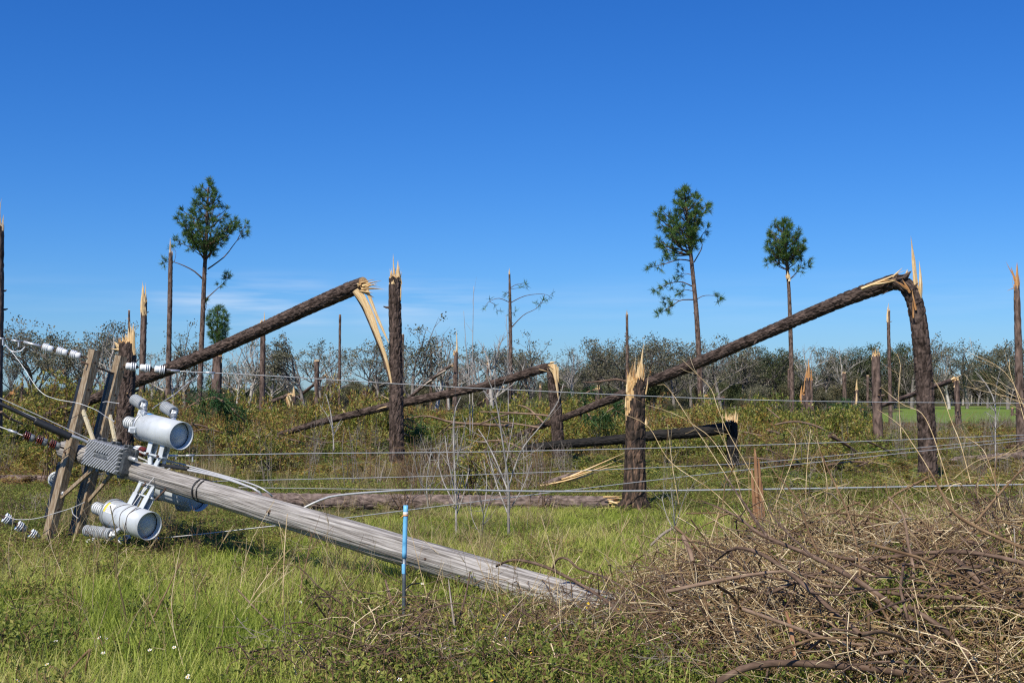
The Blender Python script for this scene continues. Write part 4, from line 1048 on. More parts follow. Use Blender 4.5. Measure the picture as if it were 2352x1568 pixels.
pine('smaller tall pine with a pale torn ring just below its compact crown',
     [(1821, 975, 11), (1818, 850, 10.5), (1815, 740, 9.5), (1812, 665, 8), (1808, 615, 7), (1803, 560, 5), (1799, 506, 2.5)], 90,
     [(504, 1790, 1808), (518, 1776, 1820), (532, 1768, 1832), (548, 1764, 1842), (562, 1763, 1848), (580, 1764, 1846), (596, 1770, 1838)],
     [([(1803, 607), (1782, 602), (1762, 608)], .4, -.5, .035), ([(1815, 641), (1837, 616), (1841, 599)], .45, .5, .045), ([(1838, 612), (1846, 616), (1858, 611)], .95, .2, .015), ([(1841, 600), (1850, 598), (1858, 599)], 1, .1, .015), ([(1806, 592), (1830, 583), (1842, 574)], .3, .5, .04), ([(1815, 640), (1826, 634), (1832, 624)], .4, -.4, .02)], 52, 6.2,
     shards=[((1811, 640), (1809, 622), 8), ((1813, 646), (1814, 628), 6), ((1808, 640), (1804, 630), 4)])
pine('storm-stripped pine with a snapped top and a few thin curving limbs, centre of the picture',
     [(1175, 975, 10.5), (1173, 850, 9.5), (1172, 740, 8), (1171, 670, 6), (1170, 626, 4)], 80, None,
     [([(1172, 695), (1146, 685), (1124, 692), (1112, 706)], .62, -.8, .03), ([(1124, 692), (1136, 700), (1142, 716)], .5, .2, .02), ([(1173, 695), (1207, 679), (1251, 675), (1264, 684)], .93, 1, .032), ([(1251, 676), (1247, 690), (1240, 702)], .7, .2, .018), ([(1175, 751), (1203, 723), (1231, 709), (1246, 690)], .75, -.6, .035),
      ([(1173, 661), (1187, 653), (1207, 653)], .95, .4, .025), ([(1173, 664), (1186, 662), (1196, 660)], .95, .6, .018), ([(1170, 668), (1160, 676)], .3, -.3, .02), ([(1173, 716), (1180, 720)], .4, .2, .015)], 0, 2.2, tn=8, shards=[((1170, 630), (1170, 615), 3)])

def needle_heap(label, spec, Y, name='fallen_pine_crown', nd=.32, n=16, dens=9, cat='fallen branch', limb_m=PINKB):
    """green pine tops lying or hanging in the brush"""
    q0 = P(spec[0][0][0], spec[0][0][1], Y)
    r = root(name, (q0[0], q0[1], 0), label, cat)
    lm, fo = MB(), MB()
    for i, ln in enumerate(spec):
        c = spline(np.array([P(a[0], a[1], Y + RNG.uniform(-.3, .3) + j * .1) for j, a in enumerate(ln)]), 8)
        lm.tube(c, np.linspace(.028, .01, 8), 5, 0)
        L = np.linalg.norm(np.diff(c, axis=0), axis=1).sum()
        for j in range(int(L * dens) + 2):
            k = RNG.integers(1, 7); p = c[k] + (c[k + 1] - c[k]) * RNG.uniform()
            tuft(fo, p + RNG.normal(0, .10, 3), np.array((RNG.normal(0, .5), RNG.normal(0, .5), -.9)), n, nd, nd * .06)
    obj('limbs', lm, [limb_m], r); obj('needles', fo, [NEEDLEF], r)
    return r
needle_heap('broken pine branch with drooping green needle tufts, left of the midpoint under the sloping trunk', [[(562, 968), (540, 945), (515, 922), (490, 916), (460, 920), (428, 936)], [(512, 921), (490, 912), (470, 918)]], 24, name='broken_pine_branch', dens=11)
needle_heap('dark green pine top fallen in the brush left of the pale brush-topped trunk', [[(1864, 962), (1900, 945), (1950, 940), (1990, 950)], [(1870, 985), (1920, 968), (1980, 975), (2010, 990)], [(1880, 1002), (1930, 995), (1990, 1010)], [(1905, 935), (1930, 925), (1960, 928)], [(1860, 975), (1890, 965), (1930, 950)]], 44, dens=10, n=20)
needle_heap('drooping green pine bough hanging from the sloping trunk beside the scorched stump', [[(1440, 925), (1420, 930), (1395, 945), (1372, 965)], [(1440, 935), (1415, 945), (1400, 960)], [(1365, 895), (1350, 900), (1330, 915)], [(1352, 950), (1360, 968)]], 30, name='pine_bough', dens=10)
needle_heap('clump of green pine needles in the brush just right of the tall snapped trunk', [[(930, 975), (950, 985), (975, 980)], [(928, 995), (950, 1005), (972, 998)], [(935, 960), (955, 972)]], 29, name='pine_bough', dens=11)
needle_heap('pine needles tangled in brush between the forked pale tip trunk and the blunt one', [[(640, 945), (690, 935), (720, 950)], [(660, 965), (700, 955), (740, 970)]], 60, name='pine_bough', dens=6)

# bare pinkish boughs lying in the brush
for label, spec, Y in (
    ('bare pinkish forked bough lying in the brush right of the tall snapped trunk', [[(935, 962, 3), (980, 955, 4), (1040, 970, 6), (1100, 974, 7), (1180, 978, 8)], [(1040, 970, 4), (1015, 990, 3), (1003, 1000, 2)], [(980, 955, 3), (955, 975, 2)], [(1100, 974, 4), (1150, 955, 4), (1190, 945, 3)], [(1070, 978, 4), (1030, 985, 3), (1000, 1010, 2)]], 31),
    ('bare reddish branches criss-crossed in the brush right of the charred log', [[(1764, 988, 6), (1800, 1000, 6), (1860, 1030, 5)], [(1780, 975, 4), (1830, 968, 5), (1890, 985, 6), (1960, 1030, 7)], [(1770, 1005, 3), (1830, 1020, 4), (1900, 1026, 5)], [(1790, 960, 3), (1760, 935, 2)], [(1750, 1000, 4), (1700, 990, 4), (1690, 985, 3)], [(1850, 1040, 4), (1800, 1020, 3), (1780, 1025, 2)]], 33),
    ('dark drooping bare branch arching left from the scorched stump top', [[(1448, 880, 5), (1420, 871, 5), (1390, 874, 4), (1360, 877, 3), (1340, 877, 1.5)], [(1380, 876, 3), (1374, 890, 2), (1385, 902, 1.5)], [(1400, 873, 3), (1398, 890, 2), (1405, 900, 1.5)], [(1360, 877, 2), (1346, 883, 1)]], 22),
    ('thin pinkish branches fallen at the feet of the folded pine with hanging strips', [[(590, 950, 3), (640, 965, 3), (700, 975, 3)], [(610, 970, 2), (660, 958, 2.5), (720, 962, 3)], [(700, 940, 3), (740, 965, 3), (750, 975, 3)], [(640, 980, 2), (690, 968, 2)]], 56),
    ('broken limbs lying crossed right of the dark green fallen pine top', [[(1904, 1000, 7), (1935, 1016, 7), (1966, 1036, 6)], [(1800, 1045, 6), (1840, 1062, 6), (1890, 1060, 5)], [(1990, 1012, 4), (2030, 1030, 4), (2052, 1046, 3)], [(1870, 1012, 3), (1930, 1040, 4), (1990, 1052, 4)]], 28),
    ('thin fallen limbs in the brush just left of the thick short trunk', [[(400, 985, 4), (450, 975, 4), (498, 990, 3)], [(420, 1000, 3), (470, 985, 3), (520, 996, 3)], [(440, 970, 3), (462, 990, 3)]], 33),
    ('fallen crossed branches in the brush left of the folded trunk tip, behind the second line', [[(560, 1010, 4), (620, 1000, 5), (690, 1015, 4)], [(590, 990, 3), (640, 1010, 3), (680, 1030, 3)], [(700, 1000, 3), (740, 1015, 3), (790, 1012, 2)]], 29),
    ('bare branches heaped left of the hinged pine foot', [[(1200, 1030, 4), (1150, 1012, 4), (1090, 1015, 3)], [(1230, 1045, 4), (1180, 1040, 3), (1120, 1050, 3)], [(1190, 1060, 3), (1160, 1030, 3), (1140, 1000, 2)], [(1100, 1040, 3), (1140, 1020, 3), (1176, 1000, 2)]], 25),
    ('bare limbs lying low between the charred stump and the bent pine', [[(1720, 1050, 4), (1780, 1058, 5), (1850, 1075, 4)], [(1760, 1030, 3), (1800, 1052, 3), (1830, 1080, 3)], [(1900, 1068, 4), (1960, 1060, 5), (2040, 1066, 4)], [(1940, 1080, 3), (1990, 1062, 3), (2020, 1044, 2)]], 26),
    ('bare broken limb slanting down at the left edge below the sloping trunk', [[(2, 945, 5), (20, 960, 6), (48, 972, 5), (58, 985, 3)], [(22, 962, 3), (30, 950, 2)]], 28)):
    q0 = P(spec[0][0][0], spec[0][0][1], Y)
    r = root('bare_bough', (q0[0], q0[1], 0), label, 'fallen branch')
    for ln in spec:
        a, b = track(ln, Y, Y + .8, n=14, foot=False)
        m = MB(); m.tube(a, b, 8, 0, disp=lumps(3, .012)); obj('limb', m, PINKB if 'dark' not in label else TWIGB, r)

# pale chips of wood in the brush
for label, a, b, w, Y in (('pale wood sliver leaning on the folded trunk left of the tall snapped trunk', (888, 934), (862, 942), 5, 27.6), ('thin pale curved sliver standing above the folded trunk', (894, 917), (872, 904), 3, 27.6),
                          ('short white sliver in the brush under the thin tall topless trunk', (794, 952), (784, 936), 4, 40), ('pale torn sliver on the sloping trunk left of the scorched stump', (1343, 928), (1326, 916), 5, 33),
                          ('torn pale chunk lying in the dark green pine top', (1890, 985), (1918, 976), 9, 43.5)):
    q0 = P(a[0], a[1], Y); r = root('wood_sliver', q0, label, 'wood shard')
    m = MB(); pxshard(m, a, b, w, Y); obj('sliver', m, WOOD, r)

# ------------------------------------------------------------------ storm-thinned trees at the far edge of the clearing
def broadleaf(seed, H_, spread, leafy, lean=0.0, nl=6, lmat=0, levels=3, up=.55, lsize=.21):
    g = np.random.default_rng(seed)
    wd, lf = MB(), MB()
    tips = []
    def grow(p, d, L, r, lv):
        n = 5 if lv < 2 else 3
        pts = [p]
        for i in range(n - 1):
            d = d + g.normal(0, .17 if lv else .05, 3) + np.array((lean * .05, 0, .06 * up))
            d /= np.linalg.norm(d); pts.append(pts[-1] + d * L / (n - 1))
        pts = np.array(pts)
        wd.tube(pts, np.linspace(r, r * (.5 if lv < levels else .3), n), 6 if lv == 0 else 4 if lv == 1 else 3, 0, cap=False)
        if lv >= levels:
            tips.append((pts[-1], d)); return
        m = nl if lv == 0 else g.integers(3, 6)
        for j in range(m):
            t = g.uniform(.38 if lv == 0 else .3, 1.0); k = min(n - 2, int(t * (n - 1)))
            q = pts[k] + (pts[k + 1] - pts[k]) * (t * (n - 1) - k)
            az = j * 2.4 + g.uniform(-.5, .5)
            out = np.array((math.cos(az), math.sin(az), 0)) * spread + np.array((lean, 0, up * g.uniform(.7, 1.4)))
            dd = d * .5 + out / np.linalg.norm(out) + g.normal(0, .22, 3); dd /= np.linalg.norm(dd)
            grow(q, dd, L * g.uniform(.5, .78), r * g.uniform(.38, .55), lv + 1)
        grow(pts[-1], d, L * .6, r * .5, lv + 1)
    grow(np.array((0, 0, -.2)), np.array((lean * .15, 0, 1.0)), H_ * .42, H_ * .021, 0)
    k = [t for t in tips if g.uniform() < leafy]
    if k:
        n = 22
        Pp = np.repeat(np.array([t[0] for t in k]), n, 0) + g.normal(0, .22, (len(k) * n, 3))
        D = np.repeat(np.array([t[1] for t in k]), n, 0) + g.normal(0, .7, (len(k) * n, 3))
        lf.leaves(Pp, D, lsize * .85 * g.uniform(.6, 1.3, len(Pp)), lsize * .62, 0)
    top = max(float(v[:, 2].max()) for v in wd.v)
    sc = H_ / top
    wd.v = [v * sc for v in wd.v]; lf.v = [v * sc for v in lf.v]
    return wd, lf

KIND = {}
def kind(nm, wm, lm, *args, **kw):
    a, b = broadleaf(*args, **kw)
    KIND[nm] = (a.mesh('trunk', wm, tc=False), b.mesh('crown', lm, tc=False) if b.v else None, args[1])
kind('leafy0', OAKB, OAKL, 1, 10, .8, .95); kind('leafy1', OAKB, OAKL, 2, 10, .7, .9, nl=7); kind('leafy2', OAKB, OAKL, 3, 10, .95, .85)
kind('half0', OAKB, OAKL, 4, 10, .7, .45); kind('half1', OAKB, OAKL, 5, 10, .55, .4, up=.8); kind('half2', OAKB, OAKL, 6, 10, .9, .5)
kind('bare0', OAKP, OAKL, 7, 10, .7, .06); kind('bare1', OAKP, OAKL, 8, 10, .5, .10, up=.85); kind('bare2', OAKP, OAKL, 9, 10, .6, 0.0, nl=5, up=.8)
kind('wind0', OAKB, OAKL, 10, 10, .55, .75, lean=-.75, up=.7); kind('wind1', OAKB, OAKL, 12, 10, .55, .6, lean=.5, up=.7)
kind('dark0', OAKB, OAKG, 13, 10, .6, 1.0, nl=8); kind('dark1', OAKB, OAKG, 14, 10, .75, 1.0, nl=8); kind('olive0', OAKB, OAKY, 15, 10, .8, .95, nl=7)

def far_tree(kd, x, ytop, Y, label, rz=None, name='storm_thinned_tree', group='storm-thinned trees at the far edge of the clearing', wide=1.0):
    b = P(x, HORIZON, Y); t = P(x, ytop, Y)
    tm, cm, h0 = KIND[kd]
    r = root(name, (b[0], Y, 0), label, 'tree', group)
    s = (t[2]) / h0
    r.scale = (s * wide, s * wide, s); r.rotation_euler = (0, 0, RNG.uniform(0, 6.28) if rz is None else rz)
    o = bpy.data.objects.new('trunk', tm); COL.objects.link(o); o.parent = r
    if cm is not None:
        c = bpy.data.objects.new('crown', cm); COL.objects.link(c); c.parent = r

FT = [
 ('half1', 22, 818, 150, 'low grey half-bare tree at the left edge, behind the two torn stubs'),
 ('leafy2', 85, 762, 118, 'broad leafy oak at the far left, wires and white insulators crossing in front of it'),
 ('leafy0', 160, 733, 112, 'tallest dense oak at the left, behind the leafy tall shrub'),
 ('half0', 205, 742, 120, 'thin-leaved oak behind the top of the front crossarm'),
 ('bare1', 246, 752, 112, 'bare twiggy tree between the two crossarm tops'),
 ('half1', 272, 742, 128, 'wispy tree seen between crossarm top and the splintered stump'),
 ('bare1', 348, 800, 124, 'bare thin tree between the two tall trunks at the left'),
 ('half0', 425, 746, 105, 'half-bare oak with leafy tufts between the tall left pine and the slim trunk'),
 ('bare0', 398, 795, 118, 'low bare tree behind the foot of the slim tall trunk'),
 ('bare0', 545, 790, 100, 'bare crooked tree right under the long sloping trunk'),
 ('bare1', 570, 758, 104, 'upright bare tree left of the forked pale-tipped trunk'),
 ('bare0', 622, 782, 104, 'bare tree close right of the forked pale-tipped trunk'),
 ('wind0', 705, 768, 100, 'wind-swept oak with limbs all swept to the left'),
 ('half2', 738, 786, 104, 'small oak with leafy tufts behind the blunt pale-topped trunk'),
 ('bare1', 758, 792, 112, 'bare spindly tree left of the thin tall topless trunk'),
 ('wind1', 832, 788, 106, 'grey-leaved oak leaning right, right of the thin tall topless trunk'),
 ('half2', 872, 778, 104, 'half-bare oak just left of the tall snapped trunk'),
 ('half0', 946, 729, 96, 'tall open-branched oak immediately right of the tall snapped trunk'),
 ('bare1', 1000, 752, 100, 'bare brushy tree behind the thin topless trunk in the centre left'),
 ('bare0', 1030, 790, 108, 'small dark bare tree behind the pale spiked trunk'),
 ('half2', 1088, 795, 118, 'thin half-bare tree behind the two tall bare saplings'),
 ('bare2', 1130, 760, 78, 'bleached white bare tree with forking antler-like limbs'),
 ('half0', 1212, 763, 105, 'leafy-topped oak above the folded trunk right of the stripped pine'),
 ('leafy2', 1186, 800, 112, 'low dark oak right behind the stripped pine'),
 ('bare1', 1320, 786, 122, 'brushy bare tree standing alone right of the hinged pine'),
 ('leafy1', 1382, 783, 126, 'leafy oak left of the thin trunk behind the scorched stump'),
 ('leafy0', 1428, 776, 124, 'dense oak directly behind the thin tall trunk at the scorched stump'),
 ('leafy2', 1470, 777, 126, 'wide oak just right of the tall pale splinter'),
 ('half0', 1548, 770, 122, 'tall half-bare oak midway between the scorched stump and the lopsided pine'),
 ('half2', 1515, 795, 130, 'smaller grey oak left of the tall half-bare one'),
 ('half1', 1588, 788, 128, 'grey thin tree right beside the trunk of the lopsided pine'),
 ('half2', 1655, 775, 128, 'half-bare tree peeking above the bent pine slope, right of the lopsided pine'),
 ('leafy1', 1705, 800, 134, 'low leafy oak under the middle of the bent pine slope'),
 ('dark1', 1748, 800, 140, 'dark green tree under the bent pine slope, left of the smaller pine'),
 ('dark0', 1786, 806, 142, 'dark narrow evergreen left of the smaller tall pine trunk'),
 ('bare1', 1858, 783, 134, 'bare-topped tree behind the tight trio'),
 ('half1', 1895, 800, 138, 'thin grey tree right of the tight trio'),
 ('bare1', 1941, 788, 136, 'wispy tall bare tree above the flat pale-topped trunk'),
 ('dark0', 1974, 802, 140, 'dark green round tree left of the pale brush-topped trunk'),
 ('dark1', 2010, 794, 144, 'broad dark evergreen behind the pale brush-topped trunk'),
 ('dark0', 2056, 793, 146, 'dark tree right behind the very tall thin trunk'),
 ('half0', 2094, 772, 140, 'tall grey oak left behind the big bent pine'),
 ('half1', 2140, 782, 142, 'grey oak right behind the upper trunk of the big bent pine'),
 ('bare1', 2180, 788, 140, 'bare grey tree above the right folded trunk'),
 ('half2', 2222, 786, 142, 'spreading half-bare oak between the right folded trunk and the right edge'),
 ('dark1', 2268, 815, 150, 'low dark tree in the gap of the right tree line'),
 ('leafy2', 2315, 786, 138, 'wide oak left of the right edge trunk'),
 ('half0', 2362, 784, 136, 'grey oak behind the right edge trunk'),
]
for kd, x, yt, Y, lb in FT:
    rz = {'wind0': 0.0, 'wind1': 0.0}.get(kd)
    far_tree(kd, x, yt, Y, lb, rz, wide=RNG.uniform(1.15, 1.4))

# the wood behind them, one mass
def vmesh(nm, wm, lm, *args, **kw):
    a, b = broadleaf(*args, **kw)
    n0 = a.n
    for v, t, f, mm, s in ((b.v, b.t, b.f, b.m, b.s),):
        for q in v: a.v.append(q)
        for q in t: a.t.append(q)
        for q in f: a.f.append(q + n0)
        for q in mm: a.m.append(np.full(len(q), 1))
        for q in s: a.s.append(q)
    return a.mesh(nm, [wm, lm], tc=False)
VB = [vmesh('bush', OAKB, OAKG, 30, 3.0, .9, 1.0, nl=7, lsize=.15), vmesh('bush', OAKB, OAKL, 31, 3.0, 1.0, 1.0, nl=7, lsize=.15), vmesh('bush', OAKB, OAKY, 32, 3.0, 1.0, .8, nl=7, lsize=.14), vmesh('bush', OAKB, OAKL, 33, 3.0, .9, .35, nl=8, lsize=.14)]
def mass(name, n, x0, x1, y0, y1, s0, s1, var, excl=None, patch=0):
    px = RNG.uniform(x0, x1, n); Y = RNG.uniform(y0, y1, n)
    X = (px - W / 2) / F * Y
    if excl is not None:
        k = excl(X, Y); X, Y = X[k], Y[k]
    sz = None
    if patch:
        f = .45 + 1.1 * vnoise(X / Y * F, Y * 0, 70, patch); keep = RNG.uniform(0, 1, len(X)) < f
        X, Y, sz = X[keep], Y[keep], np.clip(f[keep], .5, 1.1)
    return place(name, X, Y, var, s0, s1, tilt=.06, sz=sz)
nopast = lambda X, Y: ~((X / Y > .275) & (Y < 180))
mass('far_understory', 170, -160, 1300, 118, 165, .4, .85, VB, nopast, 3)
mass('right_understory', 170, 1280, 2520, 118, 165, .5, 1.1, VB, nopast, 4)
mass('right_woodland', 200, 1280, 2560, 145, 195, .7, 1.5, VB, nopast, 5)
mass('far_woodland', 220, 1250, 2750, 190, 380, 1.1, 2.1, VB, None, 6)
mass('left_far_woodland', 520, -400, 1300, 220, 420, .7, 1.35, VB, None, 7)
mass('scrub_bushes', 60, -160, 2000, 92, 118, .25, .5, VB, nopast)
TV = [vmesh('wood_tree', OAKB, OAKL, 51, 9, .7, .4), vmesh('wood_tree', OAKP, OAKL, 52, 9, .6, .15, up=.8), vmesh('wood_tree', OAKB, OAKG, 53, 9, .6, .7), vmesh('wood_tree', OAKP, OAKY, 54, 9, .55, .05, up=.9, nl=5), vmesh('wood_tree', OAKB, OAKY, 55, 9, .6, .3)]
mass('wood_edge', 120, 1290, 2560, 146, 205, .45, .82, TV, nopast, 8)
mass('left_wood_edge', 20, -160, 1330, 160, 240, .5, .8, TV, None, 9)

# tall leafy shrub at the left
def leafy_bush(name, label, cx, cy, Y, w, ytop, n, L=.085):
    b = P(cx, cy, Y); t = P(cx, ytop, Y)
    r = root(name, (b[0], Y, 0), label, 'shrub')
    st, lf = MB(), MB()
    ww = w * Y / F
    for i in range(14):
        e = np.array((b[0] + RNG.normal(0, .5) * ww * .5, Y + RNG.normal(0, .3) * ww, t[2] * RNG.uniform(.55, 1.0)))
        s = np.array((b[0] + RNG.normal(0, .12), Y + RNG.normal(0, .12), 0))
        c = spline([s, (s + e) / 2 + RNG.normal(0, .1, 3), e], 8)
        st.tube(c, np.linspace(.012, .004, 8), 4, 0)
        for j in range(n // 14):
            k = RNG.integers(2, 7); p = c[k] + (c[k + 1] - c[k]) * RNG.uniform() + RNG.normal(0, .13, 3) * (1, 1, .7)
            m_ = RNG.integers(3, 7)
            D = RNG.normal(0, .6, (m_, 3)) + (0, 0, .5)
            lf.leaves(np.repeat(p[None], m_, 0), D, L * RNG.uniform(.7, 1.25, m_), L * .3, 0)
    obj('stems', st, TWIGB, r); obj('leaves', lf, SHRUB, r)
leafy_bush('tall_shrub', 'tall leafy shrub with long yellow-green leaves left of the front crossarm', 125, 905, 22, 120, 842, 560)
leafy_bush('tall_shrub', 'yellow-green shrub on the slope below the long trunk near the left thick short trunk', 560, 985, 24, 120, 955, 320)
leafy_bush('tall_shrub', 'bright leafy shrub under the folded trunk end, left of centre', 640, 1010, 25, 110, 985, 360, L=.075)
leafy_bush('tall_shrub', 'green bush at the foot of the bare saplings, right of the tall snapped trunk', 1080, 1080, 19, 80, 1020, 260, L=.075)
leafy_bush('tall_shrub', 'brown-leaved bush at the left end of the charred log', 1150, 1070, 22, 130, 1010, 330, L=.06)

# ------------------------------------------------------------------ the fallen utility pole
PT, PBm = P(148, 1032, 14.0), P(1366, 1394, 9.3)
pa = (PBm - PT) / np.linalg.norm(PBm - PT)                 # down the pole
aa = np.array((.48, .125, 2.22)); aa -= pa * aa.dot(pa); aa /= np.linalg.norm(aa)
na = np.cross(pa, aa)
if na[1] > 0: na = -na                                       # towards the camera
PL = np.linalg.norm(PBm - PT)

def pixel(p):
    d = np.asarray(p) - EYEP
    z = d.dot(FW)
    return W / 2 + F * d.dot(RT) / z, H / 2 - F * d.dot(UP) / z

def on_pole(px):
    lo, hi = -1.0, PL + 1
    for _ in range(50):
        m_ = (lo + hi) / 2
        if pixel(PT + pa * m_)[0] < px: lo = m_
        else: hi = m_
    return PT + pa * lo

def fr(o, X, Y, Z):
    M = np.eye(4); M[:3, 0], M[:3, 1], M[:3, 2], M[:3, 3] = X, Y, Z, o
    return M

pole = root('utility_pole', (PBm[0], PBm[1], 0), 'weathered grey wooden utility pole lying slanted across the grass with a double crossarm', 'utility pole')
c = np.array([PT + pa * t for t in np.linspace(0, PL + .35, 160)])
m = MB(); m.tube(c, np.linspace(.100, .132, 160), 56, 0, disp=grain(4, .009), jag=.02); obj('shaft', m, POLE, pole)
for px, w in ((462, .05), (472, .03)):
    q = on_pole(px); r_ = .1 + .032 * np.linalg.norm(q - PT) / PL + .009
    m = MB(); m.tube(np.array([q, q + pa * w * .4]), [r_, r_], 28, 0); obj('black_band', m, BLACK, pole)  # black ring round the shaft
for px, side, L_ in ((352, -1, .05), (398, -1, .16), (640, 1, .03), (1000, 1, .02)):
    q = on_pole(px); d = -aa * .75 + na * .6 if side < 0 else na
    m = MB(); m.tube(np.array([q + d * .09, q + d * (.115 + L_)]), [.010, .010], 8, 0); m.tube(np.array([q + d * .105, q + d * .118]), [.022, .022], 6, 0, smooth=False); obj('bolt', m, RUST, pole)
# double crossarm
CX = on_pole(190)
for sgn, lo_, hi_ in ((1, -1.16, 1.16), (-1, -1.16, 1.16)):
    o = CX + na * .165 * sgn + (pa * .0 if sgn > 0 else pa * .015)
    M = fr(o, pa, na if sgn else na, aa)
    if np.linalg.det(M[:3, :3]) < 0: M = fr(o, pa, na, aa)
    A_, B_ = o + aa * lo_, o + aa * hi_
    m = MB(); m.bar(A_, B_, .112, .088, up=na, mat=0)
    arm = obj('crossarm', m, ARM, pole)
    for tt_ in (-1.02, -.62, .55, .72, 1.02):
        q = o + aa * tt_ + pa * .061
        m = MB(); m.tube(np.array([q - pa * .002, q + pa * .004]), [.014, .014], 8, 0); obj('bolt', m, RUST, arm)
    if sgn > 0:
        q = o + aa * -.44 + pa * .06; m = MB(); m.tube(np.array([q, q + pa * .03]), [.024, .024], 10, 0); obj('bolt', m, GALV, arm)
    for (s0, s1) in (((.25, .82), (-.75, -.12)) if sgn > 0 else ((-1.1, .0), (.12, .95))):
        m = MB(); m.bar(o - pa * .088 + aa * s0, o - pa * .088 + aa * s1, .050, .085, up=na); obj('backing_strip', m, BLACK, arm)
    for e_ in (-.46, .46):
        s_ = o + aa * e_ + pa * .080; t_ = CX + na * .125 * sgn + pa * .50 + aa * e_ * .12
        m = MB(); m.bar(s_ - (t_ - s_) * .06, t_, .042, .022, up=na); obj('brace', m, ARMP if e_ > 0 else ARM, arm)
m = MB(); m.tube(np.array([CX + aa * 1.0 + na * .3, CX + aa * .93 - na * .3]), [.011, .011], 8, 0); obj('through_bolt', m, RUST, pole)
m = MB(); m.tube(np.array([CX + na * .24, CX - na * .24]), [.012, .012], 8, 0); obj('through_bolt', m, RUST, pole)

# amplifier box with slanting fins
ab = P(251, 1050, on_pole(251)[1] - .24)
box = root('amplifier_box', ab, 'grey finned cast metal amplifier box with raised lettering on the side of the pole', 'equipment box')
M = fr(ab, pa, aa, na)
bw, bh, bt = .665, .290, .15
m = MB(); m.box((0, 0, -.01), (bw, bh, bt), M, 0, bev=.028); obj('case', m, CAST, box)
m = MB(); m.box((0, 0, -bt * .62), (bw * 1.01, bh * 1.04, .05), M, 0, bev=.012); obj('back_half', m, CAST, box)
pw, ph_ = .25, .062
def clip(c0):
    """a fin along (1, 1) through the point c0 on the long axis, cut by the face"""
    pts_ = []
    hx, hy = bw / 2 - .018, bh / 2 - .012
    t0, t1 = -hy, hy
    x0, x1 = c0 + t0, c0 + t1
    if x0 < -hx: t0 += -hx - x0
    if x1 > hx: t1 -= x1 - hx
    return (c0 + t0, t0), (c0 + t1, t1)
for i in range(-10, 11):
    c0 = i * .046
    (x0, y0), (x1, y1) = clip(c0)
    if x1 - x0 < .03: continue
    segs = [(x0, y0, x1, y1)]
    inx = [t for t in np.linspace(0, 1, 81) if abs(x0 + (x1 - x0) * t) < pw / 2 + .006 and abs(y0 + (y1 - y0) * t) < ph_ / 2 + .004]
    if inx:
        a_, b_ = min(inx), max(inx)
        segs = [(x0, y0, x0 + (x1 - x0) * a_, y0 + (y1 - y0) * a_), (x0 + (x1 - x0) * b_, y0 + (y1 - y0) * b_, x1, y1)]
    for (u0, v0, u1, v1) in segs:
        if math.hypot(u1 - u0, v1 - v0) < .02: continue
        A_, B_ = xf(M, [(u0, v0, bt / 2 + .004)])[0], xf(M, [(u1, v1, bt / 2 + .004)])[0]
        m = MB(); m.bar(A_, B_, .056, .012, up=np.cross(B_ - A_, na)); 
        m.bar(B_, B_ - na * .055 + aa * .014, .0075, .016, up=pa) if v1 > bh / 2 - .02 else None
        m.bar(A_, A_ - na * .055 - aa * .014, .0075, .016, up=pa) if v0 < -bh / 2 + .02 else None
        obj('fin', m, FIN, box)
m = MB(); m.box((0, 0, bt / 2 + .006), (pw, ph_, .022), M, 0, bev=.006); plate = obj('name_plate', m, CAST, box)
cu = bpy.data.curves.new('lettering', 'FONT'); cu.body = 'MAGNAVOX'; cu.size = .046; cu.extrude = .0025; cu.align_x = 'CENTER'; cu.align_y = 'CENTER'
tmp = bpy.data.objects.new('tmp_text', cu); COL.objects.link(tmp)
bpy.context.view_layer.update()
tme = bpy.data.meshes.new_from_object(tmp.evaluated_get(bpy.context.evaluated_depsgraph_get()))
bpy.data.objects.remove(tmp); tme.name = 'lettering'; tme.materials.clear(); tme.materials.append(GREYP)
lo = bpy.data.objects.new('lettering', tme); COL.objects.link(lo); lo.parent = plate
tme.transform(Matrix(np.vstack([np.c_[M[:3, :3], (na * (bt / 2 + .019))], [0, 0, 0, 1]]).tolist()))
for u in (-.22, .05, .28):
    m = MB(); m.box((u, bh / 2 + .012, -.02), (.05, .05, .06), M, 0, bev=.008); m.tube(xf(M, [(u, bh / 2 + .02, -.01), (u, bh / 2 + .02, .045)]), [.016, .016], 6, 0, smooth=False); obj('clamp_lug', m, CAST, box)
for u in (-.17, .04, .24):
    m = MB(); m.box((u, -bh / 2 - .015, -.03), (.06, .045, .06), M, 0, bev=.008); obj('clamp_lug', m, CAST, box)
m = MB(); m.tube(xf(M, [(-bw / 2 - .03, -.02, -.02), (-bw / 2 + .01, -.02, .02)]), [.024, .024], 8, 0); obj('bolt', m, CAST, box)
m = MB(); m.tube(xf(M, [(bw / 2 - .01, .05, -.02), (bw / 2 + .12, .05, -.02)]), [.026, .022], 8, 0); obj('cable_port', m, GALV, box)

# transformers: tank, domed bottom in a skirt, lid, bushing, two arresters, hanger
def lathe_part(name, prof, M, mat, parent, k=32):
    m = MB(); m.lathe(prof, k, 0, M); return obj(name, m, mat, parent)

